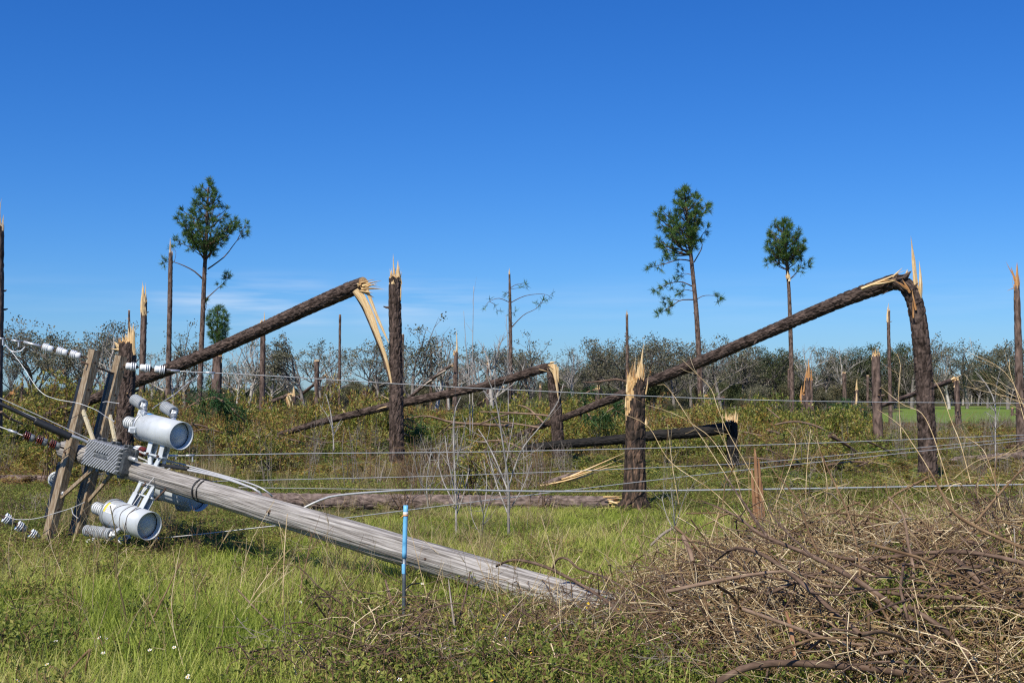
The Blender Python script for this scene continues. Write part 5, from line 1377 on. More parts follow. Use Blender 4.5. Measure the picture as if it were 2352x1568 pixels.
def transformer(label, ctr, R=.146, L=.66, stickers=()):
    q = PT + pa * (ctr - PT).dot(pa)
    away = ctr - q; dist = np.linalg.norm(away); away /= dist
    z = -pa; y = away; x = np.cross(y, z)
    M0 = fr(ctr + pa * L / 2, x, y, z)
    r = root('transformer', ctr, label, 'transformer', 'tank transformers hanging on the fallen pole')
    T = lambda a, b, c_: xf(M0, [(a, b, c_)])[0]
    lathe_part('tank', [(R - .008, .075), (R - .008, .0), (R, .0), (R, L), (R - .01, L + .004)], M0, PAINT, r, 40)
    lathe_part('bottom_dome', [(.0001, .034), (.03, .036), (.06, .044), (.088, .062), (R - .012, .082), (R - .009, .088)], M0, PAINT, r, 40)
    lid = lathe_part('lid', [(R + .008, L - .012), (R + .012, L), (R + .008, L + .014), (R - .01, L + .03), (.07, L + .05), (.066, L + .12), (.0001, L + .125)], M0, GREYP, r, 40)
    lathe_part('clamp_ring', [(R + .004, L - .030), (R + .012, L - .026), (R + .012, L - .016), (R + .004, L - .012)], M0, GALV, lid, 40)
    for i in range(4):
        a = .6 + i * 1.571; m = MB(); m.bar(T(.075 * math.cos(a), .075 * math.sin(a), L + .02), T(.064 * math.cos(a), .064 * math.sin(a), L + .17), .016, .016); obj('clamp_rod', m, GREYP, lid)
    b = lathe_part('bushing', [(.045, L + .12), (.045, L + .15), (.040, L + .151)] + [c_ for i in range(5) for c_ in ((.040, L + .16 + .036 * i), (.064, L + .163 + .036 * i), (.066, L + .170 + .036 * i), (.062, L + .174 + .036 * i), (.042, L + .178 + .036 * i))] + [(.03, L + .345), (.018, L + .36), (.0001, L + .362)], M0, PORC, r, 24)
    for i in range(5): lathe_part('ring', [(.060, L + .1625 + .036 * i), (.0685, L + .165 + .036 * i), (.0685, L + .171 + .036 * i), (.060, L + .1738 + .036 * i)], M0, PORCD, b, 24)
    lathe_part('terminal', [(.014, L + .35), (.014, L + .40), (.0001, L + .402)], M0, GALV, b, 8)
    # arresters on their arms
    for (bx, by, bz, ux, uy, uz) in ((.03, R + .06, L - .03, .03, R + .075, L + .085), (-.10, R + .05, L * .52, -.10, R + .07, L * .56)):
        o = T(ux, uy, uz)
        d = z * .93 + (y * .15 - x * .1); d /= np.linalg.norm(d)
        e1 = np.cross(d, x); e1 /= np.linalg.norm(e1); M1 = fr(o, np.cross(e1, d), e1, d)
        prof = [(.0001, -.004), (.034, 0), (.034, .215), (.0001, .222)]
        ar = lathe_part('arrester', prof, M1, BLACK, r, 20)  # black core paints in the shade of the grooves between sheds
        for i in range(8): lathe_part('shed', [(.034, .008 + .027 * i), (.058, .004 + .027 * i), (.062, .008 + .027 * i), (.061, .014 + .027 * i), (.034, .018 + .027 * i)], M1, SHED, ar, 24)
        m = MB(); m.bar(o - d * .028, o + d * .002, .05, .05, up=e1); m.tube(np.array([o - d * .06, o - d * .02]), [.012, .02], 8, 0); obj('end_stud', m, PORC, ar)
        s0 = T(bx * .8, R * .92, uz - .06)
        m = MB(); m.bar(s0, o - d * .016, .040, .030, up=x); 
        for t_ in (.35, .5, .65): m.tube(np.array([s0 + (o - d * .016 - s0) * t_, s0 + (o - d * .016 - s0) * (t_ + .06)]), [.036, .036], 12, 0)
        obj('arrester_arm', m, GALV, r)
    for (lx, ly) in ((.085, R * .82), (.14, -R * .35)):
        m = MB(); m.bar(T(lx, ly, L - .07), T(lx * 1.12, ly * 1.12, L + .025), .06, .03, up=x); m.bar(T(lx * 1.05, ly * 1.05, L - .06), T(lx * 1.35, ly * 1.35, L - .04), .05, .018, up=z); obj('lug', m, PAINT, r)
    # hanger: two legs, spreader and V to the pole
    yb = -(dist - .105); ym = -R - (dist - .105 - R) * .52
    for zz in (L * .34, L * .66):
        m = MB(); m.box((0.035, (ym - R + .02) / 2, zz), (.006, -(ym + R - .02), .075), M0, 0); m.box((-.035, (ym - R + .02) / 2, zz), (.006, -(ym + R - .02), .075), M0, 0); m.box((0, (ym - R + .02) / 2, zz + .036), (.076, -(ym + R - .02), .006), M0, 0)
        obj('hanger_leg', m, PAINT, r)
        m = MB(); m.bar(T(.02, ym + .02, zz), T(.02, yb, L * .5 + (zz - L * .5) * .45), .055, .012, up=x); m.bar(T(-.03, ym + .02, zz), T(-.03, yb, L * .5 + (zz - L * .5) * 1.1), .05, .012, up=x); obj('hanger_strut', m, PAINT, r)
    m = MB(); m.box((.02, ym, L * .5), (.05, .016, L * .50), M0, 0); obj('spreader', m, PAINT, r)
    m = MB(); m.box((0, yb - .004, L * .5), (.09, .02, L * .42), M0, 0, bev=.004); pl = obj('pole_plate', m, PAINT, r)
    for zz in (L * .36, L * .64):
        m = MB(); m.tube(np.array([T(.03, ym, zz), T(.062, ym, zz)]), [.014, .014], 6, 0, smooth=False); obj('bolt', m, RUST, r)
    for (nm, mt, a0, a1, z0, z1, rows) in stickers:
        m = MB(); k = 8; th = np.linspace(a0, a1, k)
        V = np.array([(math.cos(t) * (R + .0016), math.sin(t) * (R + .0016), zz) for zz in (z0, z1) for t in th])
        m.add(xf(M0, V), np.array([(i, i + 1, k + i + 1, k + i) for i in range(k - 1)]), 0, True)
        st = obj(nm, m, mt, r)
        for i in range(rows):
            m = MB(); zz = z0 + (z1 - z0) * (i + .7) / (rows + .4)
            V = np.array([(math.cos(t) * (R + .0028), math.sin(t) * (R + .0028), zq) for zq in (zz, zz + (z1 - z0) * .045) for t in np.linspace(a0 + (a1 - a0) * .1, a0 + (a1 - a0) * (.9 - .13 * (i % 3)), k)])
            m.add(xf(M0, V), np.array([(j, j + 1, k + j + 1, k + j) for j in range(k - 1)]), 0, True); obj('print_line', m, INK, st)
    return r, M0

c1, c2, c3 = P(374, 990, 12.95), P(301, 1193, 12.75), P(414, 1130, 13.95)
def cam_angle(M0, ctr):
    v = (EYEP - ctr); return math.atan2(v.dot(M0[:3, 1]), v.dot(M0[:3, 0]))
def frame_of(ctr, L=.66):
    q = PT + pa * (ctr - PT).dot(pa); y = (ctr - q) / np.linalg.norm(ctr - q); return fr(ctr, np.cross(y, -pa), y, -pa)
g1, g2 = cam_angle(frame_of(c1), c1), cam_angle(frame_of(c2), c2)
def up_angle(M0):
    return math.atan2(M0[2, 1], M0[2, 0])
u1, u2 = up_angle(frame_of(c1)), up_angle(frame_of(c2))
def lerp_ang(a, b, t):
    d = (b - a + math.pi) % (2 * math.pi) - math.pi; return a + d * t
s1 = 1 if ((u1 - g1 + math.pi) % (2 * math.pi) - math.pi) > 0 else -1
t1, M1_ = transformer('upper pale grey tank transformer, standing clear above the pole', c1, stickers=(('blue_sticker', BLUES, lerp_ang(g1, u1, .82), lerp_ang(g1, u1, 1.05), .54, .61, 0),))
t2, M2_ = transformer('lower pale grey tank transformer with a yellow and white label, near the ground', c2, stickers=(('warning_sticker', YEL, lerp_ang(g2, u2, -.05), lerp_ang(g2, u2, .58), .60, .635, 1), ('data_sticker', STK, lerp_ang(g2, u2, -.05), lerp_ang(g2, u2, .52), .485, .598, 6)))
t3, M3_ = transformer('shaded tank transformer mostly hidden behind the pole', c3, R=.15, L=.72)

# insulator strings
def string_(label, A, B, centres, mat, flip=False, r=.052, bell=.125, cap=GREYP, group='insulator strings on the crossarms'):
    A, B = np.array(A), np.array(B)
    rt = root('insulator_string', (A + B) / 2, label, 'insulator', group)
    d = (B - A) / np.linalg.norm(B - A)
    m = MB(); m.tube(np.array([A, B]), [.010, .010], 6, 0)
    m.bar(A, A + d * .05, .03, .012); m.bar(B, B - d * .05, .03, .012); obj('rod', m, RUST, rt)
    for cpt in centres:
        o = A + d * (np.array(cpt) - A).dot(d)
        z = -d if flip else d
        e1 = np.cross(z, (0.1, .2, 1.0)); e1 /= np.linalg.norm(e1); M = fr(o, e1, np.cross(z, e1), z)
        h = bell
        be = lathe_part('bell', [(.012, -h * .42), (r * .78, -h * .46), (r, -h * .44), (r, -h * .40), (r * .5, -h * .35), (r * .5, -h * .28), (r * .99, -h * .27), (r * .99, -h * .22), (r * .5, -h * .18), (r * .5, -h * .11), (r * .97, -h * .10), (r * .97, -h * .05), (r * .70, h * .02)], M, mat, rt, 24)
        lathe_part('cap', [(r * .74, h * .015), (r * .76, h * .05), (r * .74, h * .36), (r * .5, h * .43), (.012, h * .45)], M, cap, be, 20)
        lathe_part('pin', [(.02, -h * .62), (.024, -h * .56), (.02, -h * .42)], M, RUST, be, 10)
    return rt
YA = (CX + na * .165 + aa * 1.05)[1]; YBk = (CX - na * .165 + aa * 1.0)[1]
string_('white insulator string left of the front crossarm top', P(93, 796, YA - .05), P(204, 823, YA), [P(113, 801, YA), P(145, 808, YA), P(175, 815, YA)], PORC, cap=PORC)
string_('white insulator string right of the back crossarm top', P(268, 838, YBk - .05), P(392, 851, YBk + .15), [P(300, 842, YBk), P(333, 846, YBk), P(366, 849, YBk + .1)], PORC, flip=True, cap=PORC)
string_('red-brown insulator string left of the pole tip', P(54, 1000, 13.5), P(163, 1034, 13.7), [P(68, 1005, 13.5), P(98, 1014, 13.5), P(127, 1023, 13.6)], PORCR, r=.058)
string_('white and grey insulator string sagging to the foot of the front crossarm', P(8, 1186, 13.6), P(112, 1250, 13.85), [P(22, 1194, 13.6), P(50, 1211, 13.7), P(79, 1229, 13.8)], PORC, r=.058)
string_('white insulator string lying in the weeds under the lower tank', P(190, 1249, 13.3), P(300, 1240, 13.2), [P(209, 1247, 13.3), P(241, 1245, 13.25), P(283, 1243, 13.2)], PORC, flip=True, r=.060, cap=PORC)
# disc insulator seen end on
o = P(130, 1101, 14.05); rt = root('post_insulator', o, 'round grey and white insulator seen end on behind the front crossarm', 'insulator')
z = np.array((.28, -.95, .10)); z /= np.linalg.norm(z); e1 = np.cross(z, (0, 0, 1.0)); e1 /= np.linalg.norm(e1); M = fr(o, e1, np.cross(z, e1), z)
for i, (rr, zz) in enumerate(((.092, 0), (.078, .05), (.05, .09))):
    lathe_part('shed', [(rr * .5, zz - .03), (rr, zz - .012), (rr, zz), (rr * .93, zz + .008), (rr * .8, zz + .002), (.03, zz + .004)], M, PORCD, rt, 32)
    lathe_part('rim', [(rr * .93, zz + .006), (rr * 1.005, zz + .004), (rr * 1.005, zz - .010), (rr * .97, zz - .016)], M, PORC, rt, 32)
lathe_part('stud', [(.022, .06), (.022, .13), (.0001, .132)], M, GALV, rt, 12)
lathe_part('mount', [(.03, -.20), (.03, -.03)], M, GALV, rt, 12)
# brown bushing cap on the far side of the pole by the box
o = P(318, 1034, 13.9); rt = root('small_insulator', o, 'small white cap insulator with brown end between the amplifier box and the upper tank hanger', 'insulator')
z = pa; M = fr(o, aa, na, z)
lathe_part('cap', [(.0001, -.06), (.045, -.055), (.055, -.02), (.055, .03), (.04, .05)], M, PORC, rt, 20)
lathe_part('bell', [(.04, .048), (.055, .055), (.055, .07), (.042, .075), (.055, .09), (.055, .11), (.02, .125)], M, PORCR, rt, 20)

# wires
def wire(label, pix, Ys, r=.006, mat=CABLE, name='wire', cat='wire', k=6, n=60, clamps=(), sub=None):
    pts_ = [P(a[0], a[1], y) for a, y in zip(pix, Ys)] if hasattr(Ys[0], '__len__') is False else Ys
    rt = root(name, pts_[0], label, cat)
    c_ = spline(pts_, n)
    m = MB(); m.tube(c_, [r] * n, k, 0); obj('strand', m, mat, rt)
    for (u, w_, h_, dn) in clamps:
        i = int(u * (n - 1)); d = c_[min(i + 1, n - 1)] - c_[i]; d /= np.linalg.norm(d)
        m = MB(); m.tube(np.array([c_[i] - d * w_, c_[i] + d * w_]), [h_, h_], 8, 0)
        if dn: m.bar(c_[i] + d * w_ * .6, c_[i] + d * w_ * .6 - np.array((0, 0, dn)), .016, .014)
        obj('clamp', m, GALV, rt)
    return rt
wire('highest power line running right from the upper white insulators across the whole picture', [(392, 851), (460, 855), (588, 861), (909, 881), (1176, 895), (1764, 919), (2360, 926)], [14.4, 14.5, 14.8, 15.6, 16.4, 18.5, 21.5], r=.0062, clamps=((.005, .10, .016, 0), (.035, .055, .013, .07)))
wire('second power line from the top, starting at the hanger of the upper tank', [(398, 1046), (480, 1045), (700, 1041), (1176, 1036), (1764, 1021), (2360, 998)], [13.9, 14.1, 14.7, 16.2, 18.6, 22], r=.0060, clamps=((.012, .05, .013, .05), (.028, .05, .013, .07)))
wire('third power line rising gently to the right above the thick cable', [(445, 1107), (517, 1104), (1091, 1090), (1665, 1066), (1764, 1060), (2360, 1004)], [13.5, 13.7, 15.6, 18, 18.5, 22], r=.0050)
wire('thin line just under the third one, joining the thick cable', [(548, 1119), (700, 1121), (960, 1124), (1176, 1126), (1500, 1127)], [13.4, 13.7, 14.3, 15, 16.2], r=.0040)
wire('power line from beside the lower tank, passing behind the pole, rising to the right', [(352, 1237), (480, 1224), (610, 1209), (752, 1194), (1000, 1163), (1435, 1110), (1764, 1073), (2360, 1010)], [13.0, 13.1, 13.2, 13.4, 14.3, 16.3, 18.2, 22], r=.0056, clamps=((.004, .06, .013, .03),))
wire('thick silver cable leaving the amplifier box, wrapping over the pole, then running far right', [(306, 1043), (340, 1060), (372, 1071), (420, 1077), (500, 1094), (560, 1113), (592, 1127), (604, 1143), (604, 1160), (640, 1172), (690, 1168), (720, 1155), (765, 1139), (870, 1129), (1000, 1124), (1300, 1128), (1764, 1123), (2360, 1112)],
     [13.35, 13.15, 12.95, 12.75, 12.4, 12.2, 12.1, 12.15, 12.5, 12.6, 12.6, 12.6, 12.7, 12.9, 13.3, 14.4, 16.2, 18.8], r=.0115, name='cable', cat='cable', n=150)
wire('thinner companion cable lying along the top of the pole beside the thick silver one', [(310, 1033), (350, 1048), (420, 1066), (500, 1088), (575, 1110), (610, 1126), (625, 1140)], [13.4, 13.2, 12.9, 12.55, 12.25, 12.15, 12.2], r=.008, name='cable', cat='cable')
wire('thin guy strand lying along the pole above the companion cable', [(300, 1027), (350, 1047), (420, 1072), (480, 1086)], [13.5, 13.3, 13.0, 12.7], r=.005)
wire('low silver drop cable looping over the pole under the black sleeve', [(308, 1065), (340, 1078), (372, 1081), (400, 1073), (430, 1074), (470, 1083), (520, 1096), (570, 1116)], [13.2, 13.0, 12.85, 12.8, 12.75, 12.6, 12.4, 12.2], r=.008, name='cable', cat='cable')
wire('black rubber sleeve on the cable above the pole', [(366, 1067), (392, 1071), (432, 1077)], [12.93, 12.82, 12.7], r=.021, mat=BLACK, name='cable_sleeve', cat='cable sleeve', k=12, n=14)
wire('upper thin strand coming in from the left edge to the amplifier box', [(-20, 907), (0, 914), (82, 951), (207, 1009)], [13.2, 13.2, 13.3, 13.45], r=.0048)
wire('lower thin strand just above the black cable at the left', [(-20, 919), (0, 925), (80, 959), (205, 1015)], [13.15, 13.15, 13.25, 13.42], r=.0052)
wire('black cable from the left edge to the thick sleeve', [(-25, 916), (0, 927), (45, 948), (84, 967)], [13.1, 13.1, 13.15, 13.2], r=.021, mat=BLACK, name='cable', cat='cable', k=10)
wire('thick black sleeve with a silver ferrule left of the amplifier box', [(80, 966), (120, 984), (162, 1003)], [13.2, 13.25, 13.32], r=.041, mat=BLACK, name='cable_sleeve', cat='cable sleeve', k=14, n=16)
wire('silver ferrule and rod entering the amplifier box from the left', [(160, 1000), (180, 1006), (206, 1018)], [13.3, 13.34, 13.4], r=.018, mat=GALV, name='cable_ferrule', cat='cable fitting', k=8, n=10)
wire('top left line entering from the left edge to the white insulators', [(-20, 772), (0, 777), (60, 787), (95, 796)], [13.75, 13.75, 13.8, 13.82], r=.0085, mat=RUST, clamps=((.80, .10, .017, 0), (.22, .04, .012, .07), (.5, .05, .012, .06)))
wire('small hanging clamp under the top left line', [(12, 791), (22, 803), (33, 808), (48, 806), (57, 797)], [13.75, 13.75, 13.75, 13.77, 13.78], r=.009, mat=GALV, name='line_clamp', cat='clamp', n=24)
wire('jumper wire sagging from the top left clamp across the crossarm to the upper tank bushing', [(26, 806), (50, 838), (90, 896), (125, 915), (180, 926), (220, 941), (243, 956), (263, 968)], [13.7, 13.65, 13.55, 13.5, 13.45, 13.4, 13.3, 13.2], r=.0034, mat=GALV)
wire('short wire from behind the crossarm to the left arrester of the upper tank', [(236, 924), (244, 922), (258, 924), (274, 926)], [13.5, 13.45, 13.35, 13.3], r=.0045)
wire('grey jumper slanting from the highest power line down to the right arrester', [(456, 860), (452, 868), (440, 873), (400, 906), (366, 927), (350, 938)], [14.5, 14.48, 14.4, 14.0, 13.6, 13.4], r=.0048)
wire('wire from the left edge to the red-brown insulators', [(-20, 975), (0, 980), (30, 991), (56, 1001)], [13.5, 13.5, 13.5, 13.5], r=.0065, clamps=((.65, .05, .016, 0),))
wire('line from the lower left edge to the sagging insulators', [(-20, 1172), (-4, 1180), (10, 1187)], [13.6, 13.6, 13.6], r=.007, mat=RUST)
wire('wavy wire from the sagging insulators to the bushing of the lower tank', [(14, 1184), (36, 1192), (68, 1192), (97, 1187), (130, 1177), (165, 1166), (194, 1153)], [13.55, 13.5, 13.45, 13.4, 13.3, 13.2, 13.1], r=.0046)
wire('curled wire tail dropping to the arrester of the lower tank', [(165, 1167), (167, 1178), (172, 1184), (180, 1190)], [13.2, 13.15, 13.1, 13.05], r=.0044)
wire('dark thin wire to the end-on insulator', [(8, 1058), (18, 1075), (36, 1089), (62, 1097), (108, 1096)], [14.2, 14.2, 14.15, 14.1, 14.05], r=.0042, mat=RUST)
wire('thin drop wire in front of the pole down to the lower tank', [(357, 1090), (353, 1097), (330, 1125), (305, 1160)], [12.75, 12.7, 12.62, 12.55], r=.0045)
wire('loose dark wire under the lower tank', [(196, 1218), (210, 1228), (235, 1236), (262, 1242)], [12.9, 12.9, 12.9, 12.9], r=.004, mat=RUST)
# loops of tie wire round the lower tank
Mt = M2_
for i, (zz, a0, a1, k2) in enumerate(((.36, -.75, 1.02, .10), (.30, -.85, 1.02, .02), (.22, -.8, 1.0, -.02), (.17, -.85, 1.0, .03))):
    aw = [lerp_ang(g2, u2, t) for t in np.linspace(a0, a1, 14)]
    pts_ = [xf(Mt, [(math.cos(t) * .1495, math.sin(t) * .1495, zz + k2 * math.sin(j * .24) + .006 * math.sin(j * 1.1))])[0] for j, t in enumerate(aw)]
    wire(('upper', 'second', 'third', 'lowest')[i] + ' loop of thin wire curling over the lower tank, counted from its lid', None, pts_, r=.0026, mat=RUST, n=40)

# ------------------------------------------------------------------ blue marker pipe
Yp = 8.0
pb = root('marker_pipe', G(926, 1512), 'upright steel marker pipe with its upper part painted flaking blue', 'marker pipe')
p0, p1, p2 = P(926, 1530, Yp), P(928.6, 1281, Yp), P(932, 1160, Yp)
m = MB(); m.tube(spline([p0, p1], 6), [.0118] * 6, 14, 0); obj('steel_pipe', m, PIPE, pb)
m = MB(); m.tube(spline([p1 - (p1 - p0) * .0, p2], 10), [.0152] * 10, 16, 0); bs = obj('blue_sleeve', m, BLUE, pb)
m = MB(); a_ = p1 + (p2 - p1) * .80; m.tube(np.array([a_, a_ + (p2 - p1) * .075]), [.0160, .0160], 16, 0); obj('tape', m, TAPE, bs)
m = MB(); m.tube(np.array([a_ + (p2 - p1) * .0, a_ + (p2 - p1) * .018]), [.0172, .0172], 16, 0); m.shard(a_ + (-.014, -.012, .0), a_ + (-.035, -.014, -.014), .012); obj('ribbon', m, ORANGE, bs)
m = MB(); q = P(927.5, 1306, Yp); m.lathe([(.0128, -.03), (.0134, -.025), (.0134, .03), (.0128, .034)], 14, 0, fr(q, (1, 0, 0), (0, 1, 0), (0, 0, 1))); obj('coupling', m, BLUE, pb)

# split reddish post standing in the brush
Yq = 15.8
POSTW = surf('old_split_post_wood', [(0.28, (.12, .055, .028)), (0.5, (.27, .135, .070)), (0.72, (.42, .26, .15))], scale=(14, 14, .8), nscale=6, rough=.85, bump=.006, bscale=12, coord='tc', spec=.15, isl=.35)
sp = root('broken_post', G(1745, 1210), 'split reddish-brown post stub standing upright in the brush pile at the right', 'broken post')
for (x0, y0, x1, y1, w_) in ((1735, 1216, 1727, 1078, 8), (1743, 1216, 1734, 1030, 9), (1752, 1216, 1742, 1056, 9), (1741, 1216, 1739, 1088, 13), (1757, 1216, 1749, 1108, 6), (1732, 1216, 1730, 1120, 6)):
    a_, b_ = P(x0, y0, Yq), P(x1, y1, Yq + RNG.uniform(-.03, .03))
    m = MB(); n = 12; t = np.linspace(0, 1, n)
    pts_ = a_ + (b_ - a_) * t[:, None]; w2 = w_ * Yq / F / 2
    m.tube(pts_, w2 * np.interp(t, [0, .8, .94, 1], [1, .95, .75, .4]), 7, 0, disp=lumps(int(x0), .012), smooth=False, flat=.7, jag=.06); obj('splinter', m, POSTW, sp)

# ------------------------------------------------------------------ saplings
SAPB = surf('pale_sapling_bark', [(0.3, (.17, .155, .14)), (0.5, (.33, .305, .28)), (0.72, (.48, .45, .42))], scale=(1, 1, .3), nscale=20, rough=.8, coord='tc', spec=.15)
def sapling(label, stems, Y, mat=SAPB, twigs=10, name='bare_sapling', cat='sapling', tl=.35, dY=.6, minw=0.0):
    q0 = G(stems[0][0][0], stems[0][0][1]) if Y is None else P(stems[0][0][0], stems[0][0][1], Y)
    Y = q0[1]
    rt = root(name, (q0[0], Y, 0), label, cat)
    for ln in stems:
        n = 14
        a_, b_ = track(ln, Y, Y + RNG.uniform(-dY, dY), n=n, foot=False); b_ = b_ * .8
        m = MB(); m.tube(a_, np.maximum(b_, minw), 6, 0)
        L = np.linalg.norm(np.diff(a_, axis=0), axis=1).sum()
        for j in range(int(twigs * L)):
            k = RNG.integers(3, n - 1); d = a_[k] - a_[k - 1]; d /= np.linalg.norm(d)
            e = RNG.normal(0, 1, 3); e = d * .9 + e * .45; e /= np.linalg.norm(e)
            l = tl * RNG.uniform(.4, 1.2)
            c_ = spline([a_[k], a_[k] + e * l * .5, a_[k] + e * l + (0, 0, .08 * l)], 4)
            m.tube(c_, np.linspace(b_[k] * .55, b_[k] * .2, 4) + .0008, 3, 0, cap=False)
        obj('stem', m, mat, rt)
    return rt
sapling('slim grey bare sapling right of the tall snapped trunk, standing at the grass edge', [[(1048, 1240, 7), (1047, 1150, 6), (1044, 1060, 5), (1041, 985, 4), (1046, 940, 3), (1058, 912, 2)], [(1046, 1130, 4), (1030, 1060, 3), (1022, 1000, 2)], [(1045, 1080, 3), (1062, 1010, 2.5), (1072, 960, 1.5)], [(1046, 1160, 4), (1020, 1110, 3), (1005, 1060, 2)], [(1046, 1190, 3), (1066, 1130, 3), (1078, 1075, 2)]], None, twigs=8)
sapling('branching grey bare sapling in the centre, several long stems fanning from one foot', [[(1169, 1242, 9), (1168, 1180, 8), (1168, 1114, 7), (1160, 1050, 5), (1153, 1005, 5), (1141, 930, 4), (1121, 868, 3), (1100, 830, 1.5)], [(1168, 1120, 5), (1184, 1068, 4), (1204, 1024, 4), (1240, 980, 3), (1268, 945, 3), (1285, 915, 2.5), (1294, 880, 1.5)], [(1168, 1130, 5), (1140, 1060, 4), (1115, 1010, 3), (1098, 985, 2)], [(1167, 1180, 5), (1140, 1110, 4), (1122, 1040, 2)], [(1169, 1150, 4), (1160, 1090, 3), (1172, 1010, 2), (1180, 960, 1.5)], [(1170, 1170, 4), (1200, 1120, 3), (1222, 1060, 2)]], None, twigs=4)
sapling('twiggy grey bush between the two bare saplings', [[(1105, 1245, 4), (1110, 1180, 3), (1095, 1110, 2)], [(1108, 1200, 3), (1128, 1140, 2), (1150, 1090, 1.5)], [(1108, 1235, 3), (1085, 1190, 2), (1080, 1140, 1.5)], [(1112, 1170, 3), (1118, 1110, 2), (1112, 1060, 1.5)]], None, twigs=9, name='bare_bush', cat='bush')
sapling('twiggy grey bush at the grass edge right of the scorched stump', [[(1552, 1240, 4), (1548, 1180, 3), (1540, 1120, 2)], [(1550, 1210, 3), (1566, 1160, 2), (1580, 1120, 1.5)], [(1551, 1225, 3), (1530, 1180, 2), (1520, 1140, 1.5)], [(1549, 1190, 3), (1556, 1130, 2), (1550, 1090, 1.5)]], None, twigs=10, name='bare_bush', cat='bush')
sapling('leafless grey bush between the tall snapped trunk and the bare sapling', [[(985, 1185, 4), (980, 1110, 3), (990, 1040, 2)], [(983, 1150, 3), (960, 1090, 2), (950, 1040, 1.5)], [(984, 1130, 3), (1005, 1070, 2), (1012, 1020, 1.5)], [(984, 1165, 3), (1000, 1120, 2), (1030, 1090, 1.5)]], 17.5, twigs=9, name='bare_bush', cat='bush')
sapling('tallest hair-thin bare sapling against the sky in the centre', [[(1086, 1000, 3), (1085, 860, 2.6), (1086, 767, 2), (1088, 657, 1)]], 30, twigs=2.0, tl=.5)
sapling('second hair-thin bare sapling, just left of the tallest one', [[(1080, 1000, 3), (1078, 876, 2.4), (1072, 816, 2), (1065, 714, 1)]], 30, twigs=2.2, tl=.5)
sapling('short hair-thin sapling left of the storm-stripped pine', [[(1168, 1000, 2.6), (1167, 860, 2.2), (1166, 784, 1.8), (1162, 722, 1)]], 32, twigs=2, tl=.4)
sapling('thin pale twiggy sapling in front of the folded trunk left of the tall snapped trunk', [[(767, 1035, 4), (764, 980, 3), (757, 935, 2.5), (748, 905, 2)], [(764, 985, 3), (752, 955, 2), (735, 930, 1.5)], [(766, 1000, 2), (780, 970, 1.5)]], 22, twigs=4, tl=.3)
sapling('thin grey bare sapling at the right before the green pasture', [[(2287, 1075, 4), (2286, 1000, 4), (2285, 926, 4), (2261, 876, 3), (2239, 852, 1.5)], [(2285, 926, 3), (2290, 880, 2), (2300, 840, 1.5)], [(2285, 960, 2), (2262, 945, 1.5)], [(2286, 985, 2), (2312, 965, 1.5)]], 20, twigs=5, tl=.4)

# ------------------------------------------------------------------ brush pile at the right
def pile_h(x, y):
    """height of the heap of cut brush"""
    u = np.clip((x - .92 - .08 * (y - 8.5)) / 1.5, 0, 1); u = u * u * (3 - 2 * u)
    v = np.clip((y - 6.0) / 1.2, 0, 1) * np.clip((11.4 - y) / 1.5, 0, 1)
    return (.19 + .34 * vnoise(x, y, .75, 77)) * u * v
def tangle(name, n, R, Hh, l0, l1, r0, r1, mat, flat=.35, k=3):
    mb = MB()
    for i in range(n):
        a = RNG.uniform(0, 6.28); q = np.array((R * RNG.normal(0, .5), R * RNG.normal(0, .5), Hh * RNG.uniform(0, 1)))
        d = np.array((math.cos(a), math.sin(a), RNG.normal(0, flat))); d /= np.linalg.norm(d)
        l = RNG.uniform(l0, l1); s = np.cross(d, RNG.normal(0, 1, 3)); s /= np.linalg.norm(s); s2 = np.cross(d, s)
        cu_ = RNG.normal(0, .16) * l; cv = RNG.normal(0, .035) * l
        t = np.linspace(-.5, .5, 7)
        pts_ = q + d * (t[:, None] * l) + s * (cu_ * (1 - 4 * t[:, None] ** 2)) + s2 * (cv * np.sin(t * 9)[:, None]) + RNG.normal(0, .008, (7, 3))
        mb.tube(pts_, np.linspace(RNG.uniform(r0, r1), r0 * .6, 7), k, 0, cap=False)
    nl_ = n
    mb.leaves(np.c_[RNG.normal(0, R * .5, nl_), RNG.normal(0, R * .5, nl_), RNG.uniform(0, Hh, nl_)], RNG.normal(0, 1, (nl_, 3)) * (1, 1, .5), RNG.uniform(.02, .055, nl_), .018, 1)
    return mb.mesh(name, [mat, DEADL])
V_st = [tangle('straw_tangle', 17, .44, .22, .25, 1.0, .0020, .0046, STRAW) for i in range(5)]
V_br = [tangle('brown_tangle', 13, .42, .18, .25, .9, .0026, .0080, TWIGR) for i in range(3)] + [tangle('dark_tangle', 12, .42, .18, .25, .8, .0026, .009, TWIGB) for i in range(2)]
V_gt = [tangle('grey_tangle', 16, .40, .16, .25, .8, .002, .005, GREYT) for i in range(2)]
x = RNG.uniform(.5, 5.4, 1250); y = RNG.uniform(6.2, 11.2, 1250)
h = pile_h(x, y); k = (h > .03) & (np.abs(x) < .56 * y + .4)
x, y, h = x[k], y[k], h[k]
zz = h * RNG.uniform(.1, 1.0, len(x)) ** .7 * np.where(RNG.uniform(0, 1, len(x)) < .06, 1.3, 1)
pick = RNG.uniform(0, 1, len(x))
for nm, lo_, hi_, V_, s0, s1 in (('straw_brush', 0, .60, V_st, .8, 1.25), ('brown_brush', .60, .94, V_br, .8, 1.3), ('grey_brush', .94, 1.0, V_gt, .8, 1.3)):
    k = (pick >= lo_) & (pick < hi_)
    place(nm, x[k], y[k], V_, s0, s1, tilt=.34, z=zz[k])
V_bg = [tangle('heavy_sticks', 5, .35, .2,   .6, 1.6, .004, .012, m_, flat=.25, k=5) for m_ in (TWIGB, TWIGR, TWIGB, PINKB, TWIGR)]
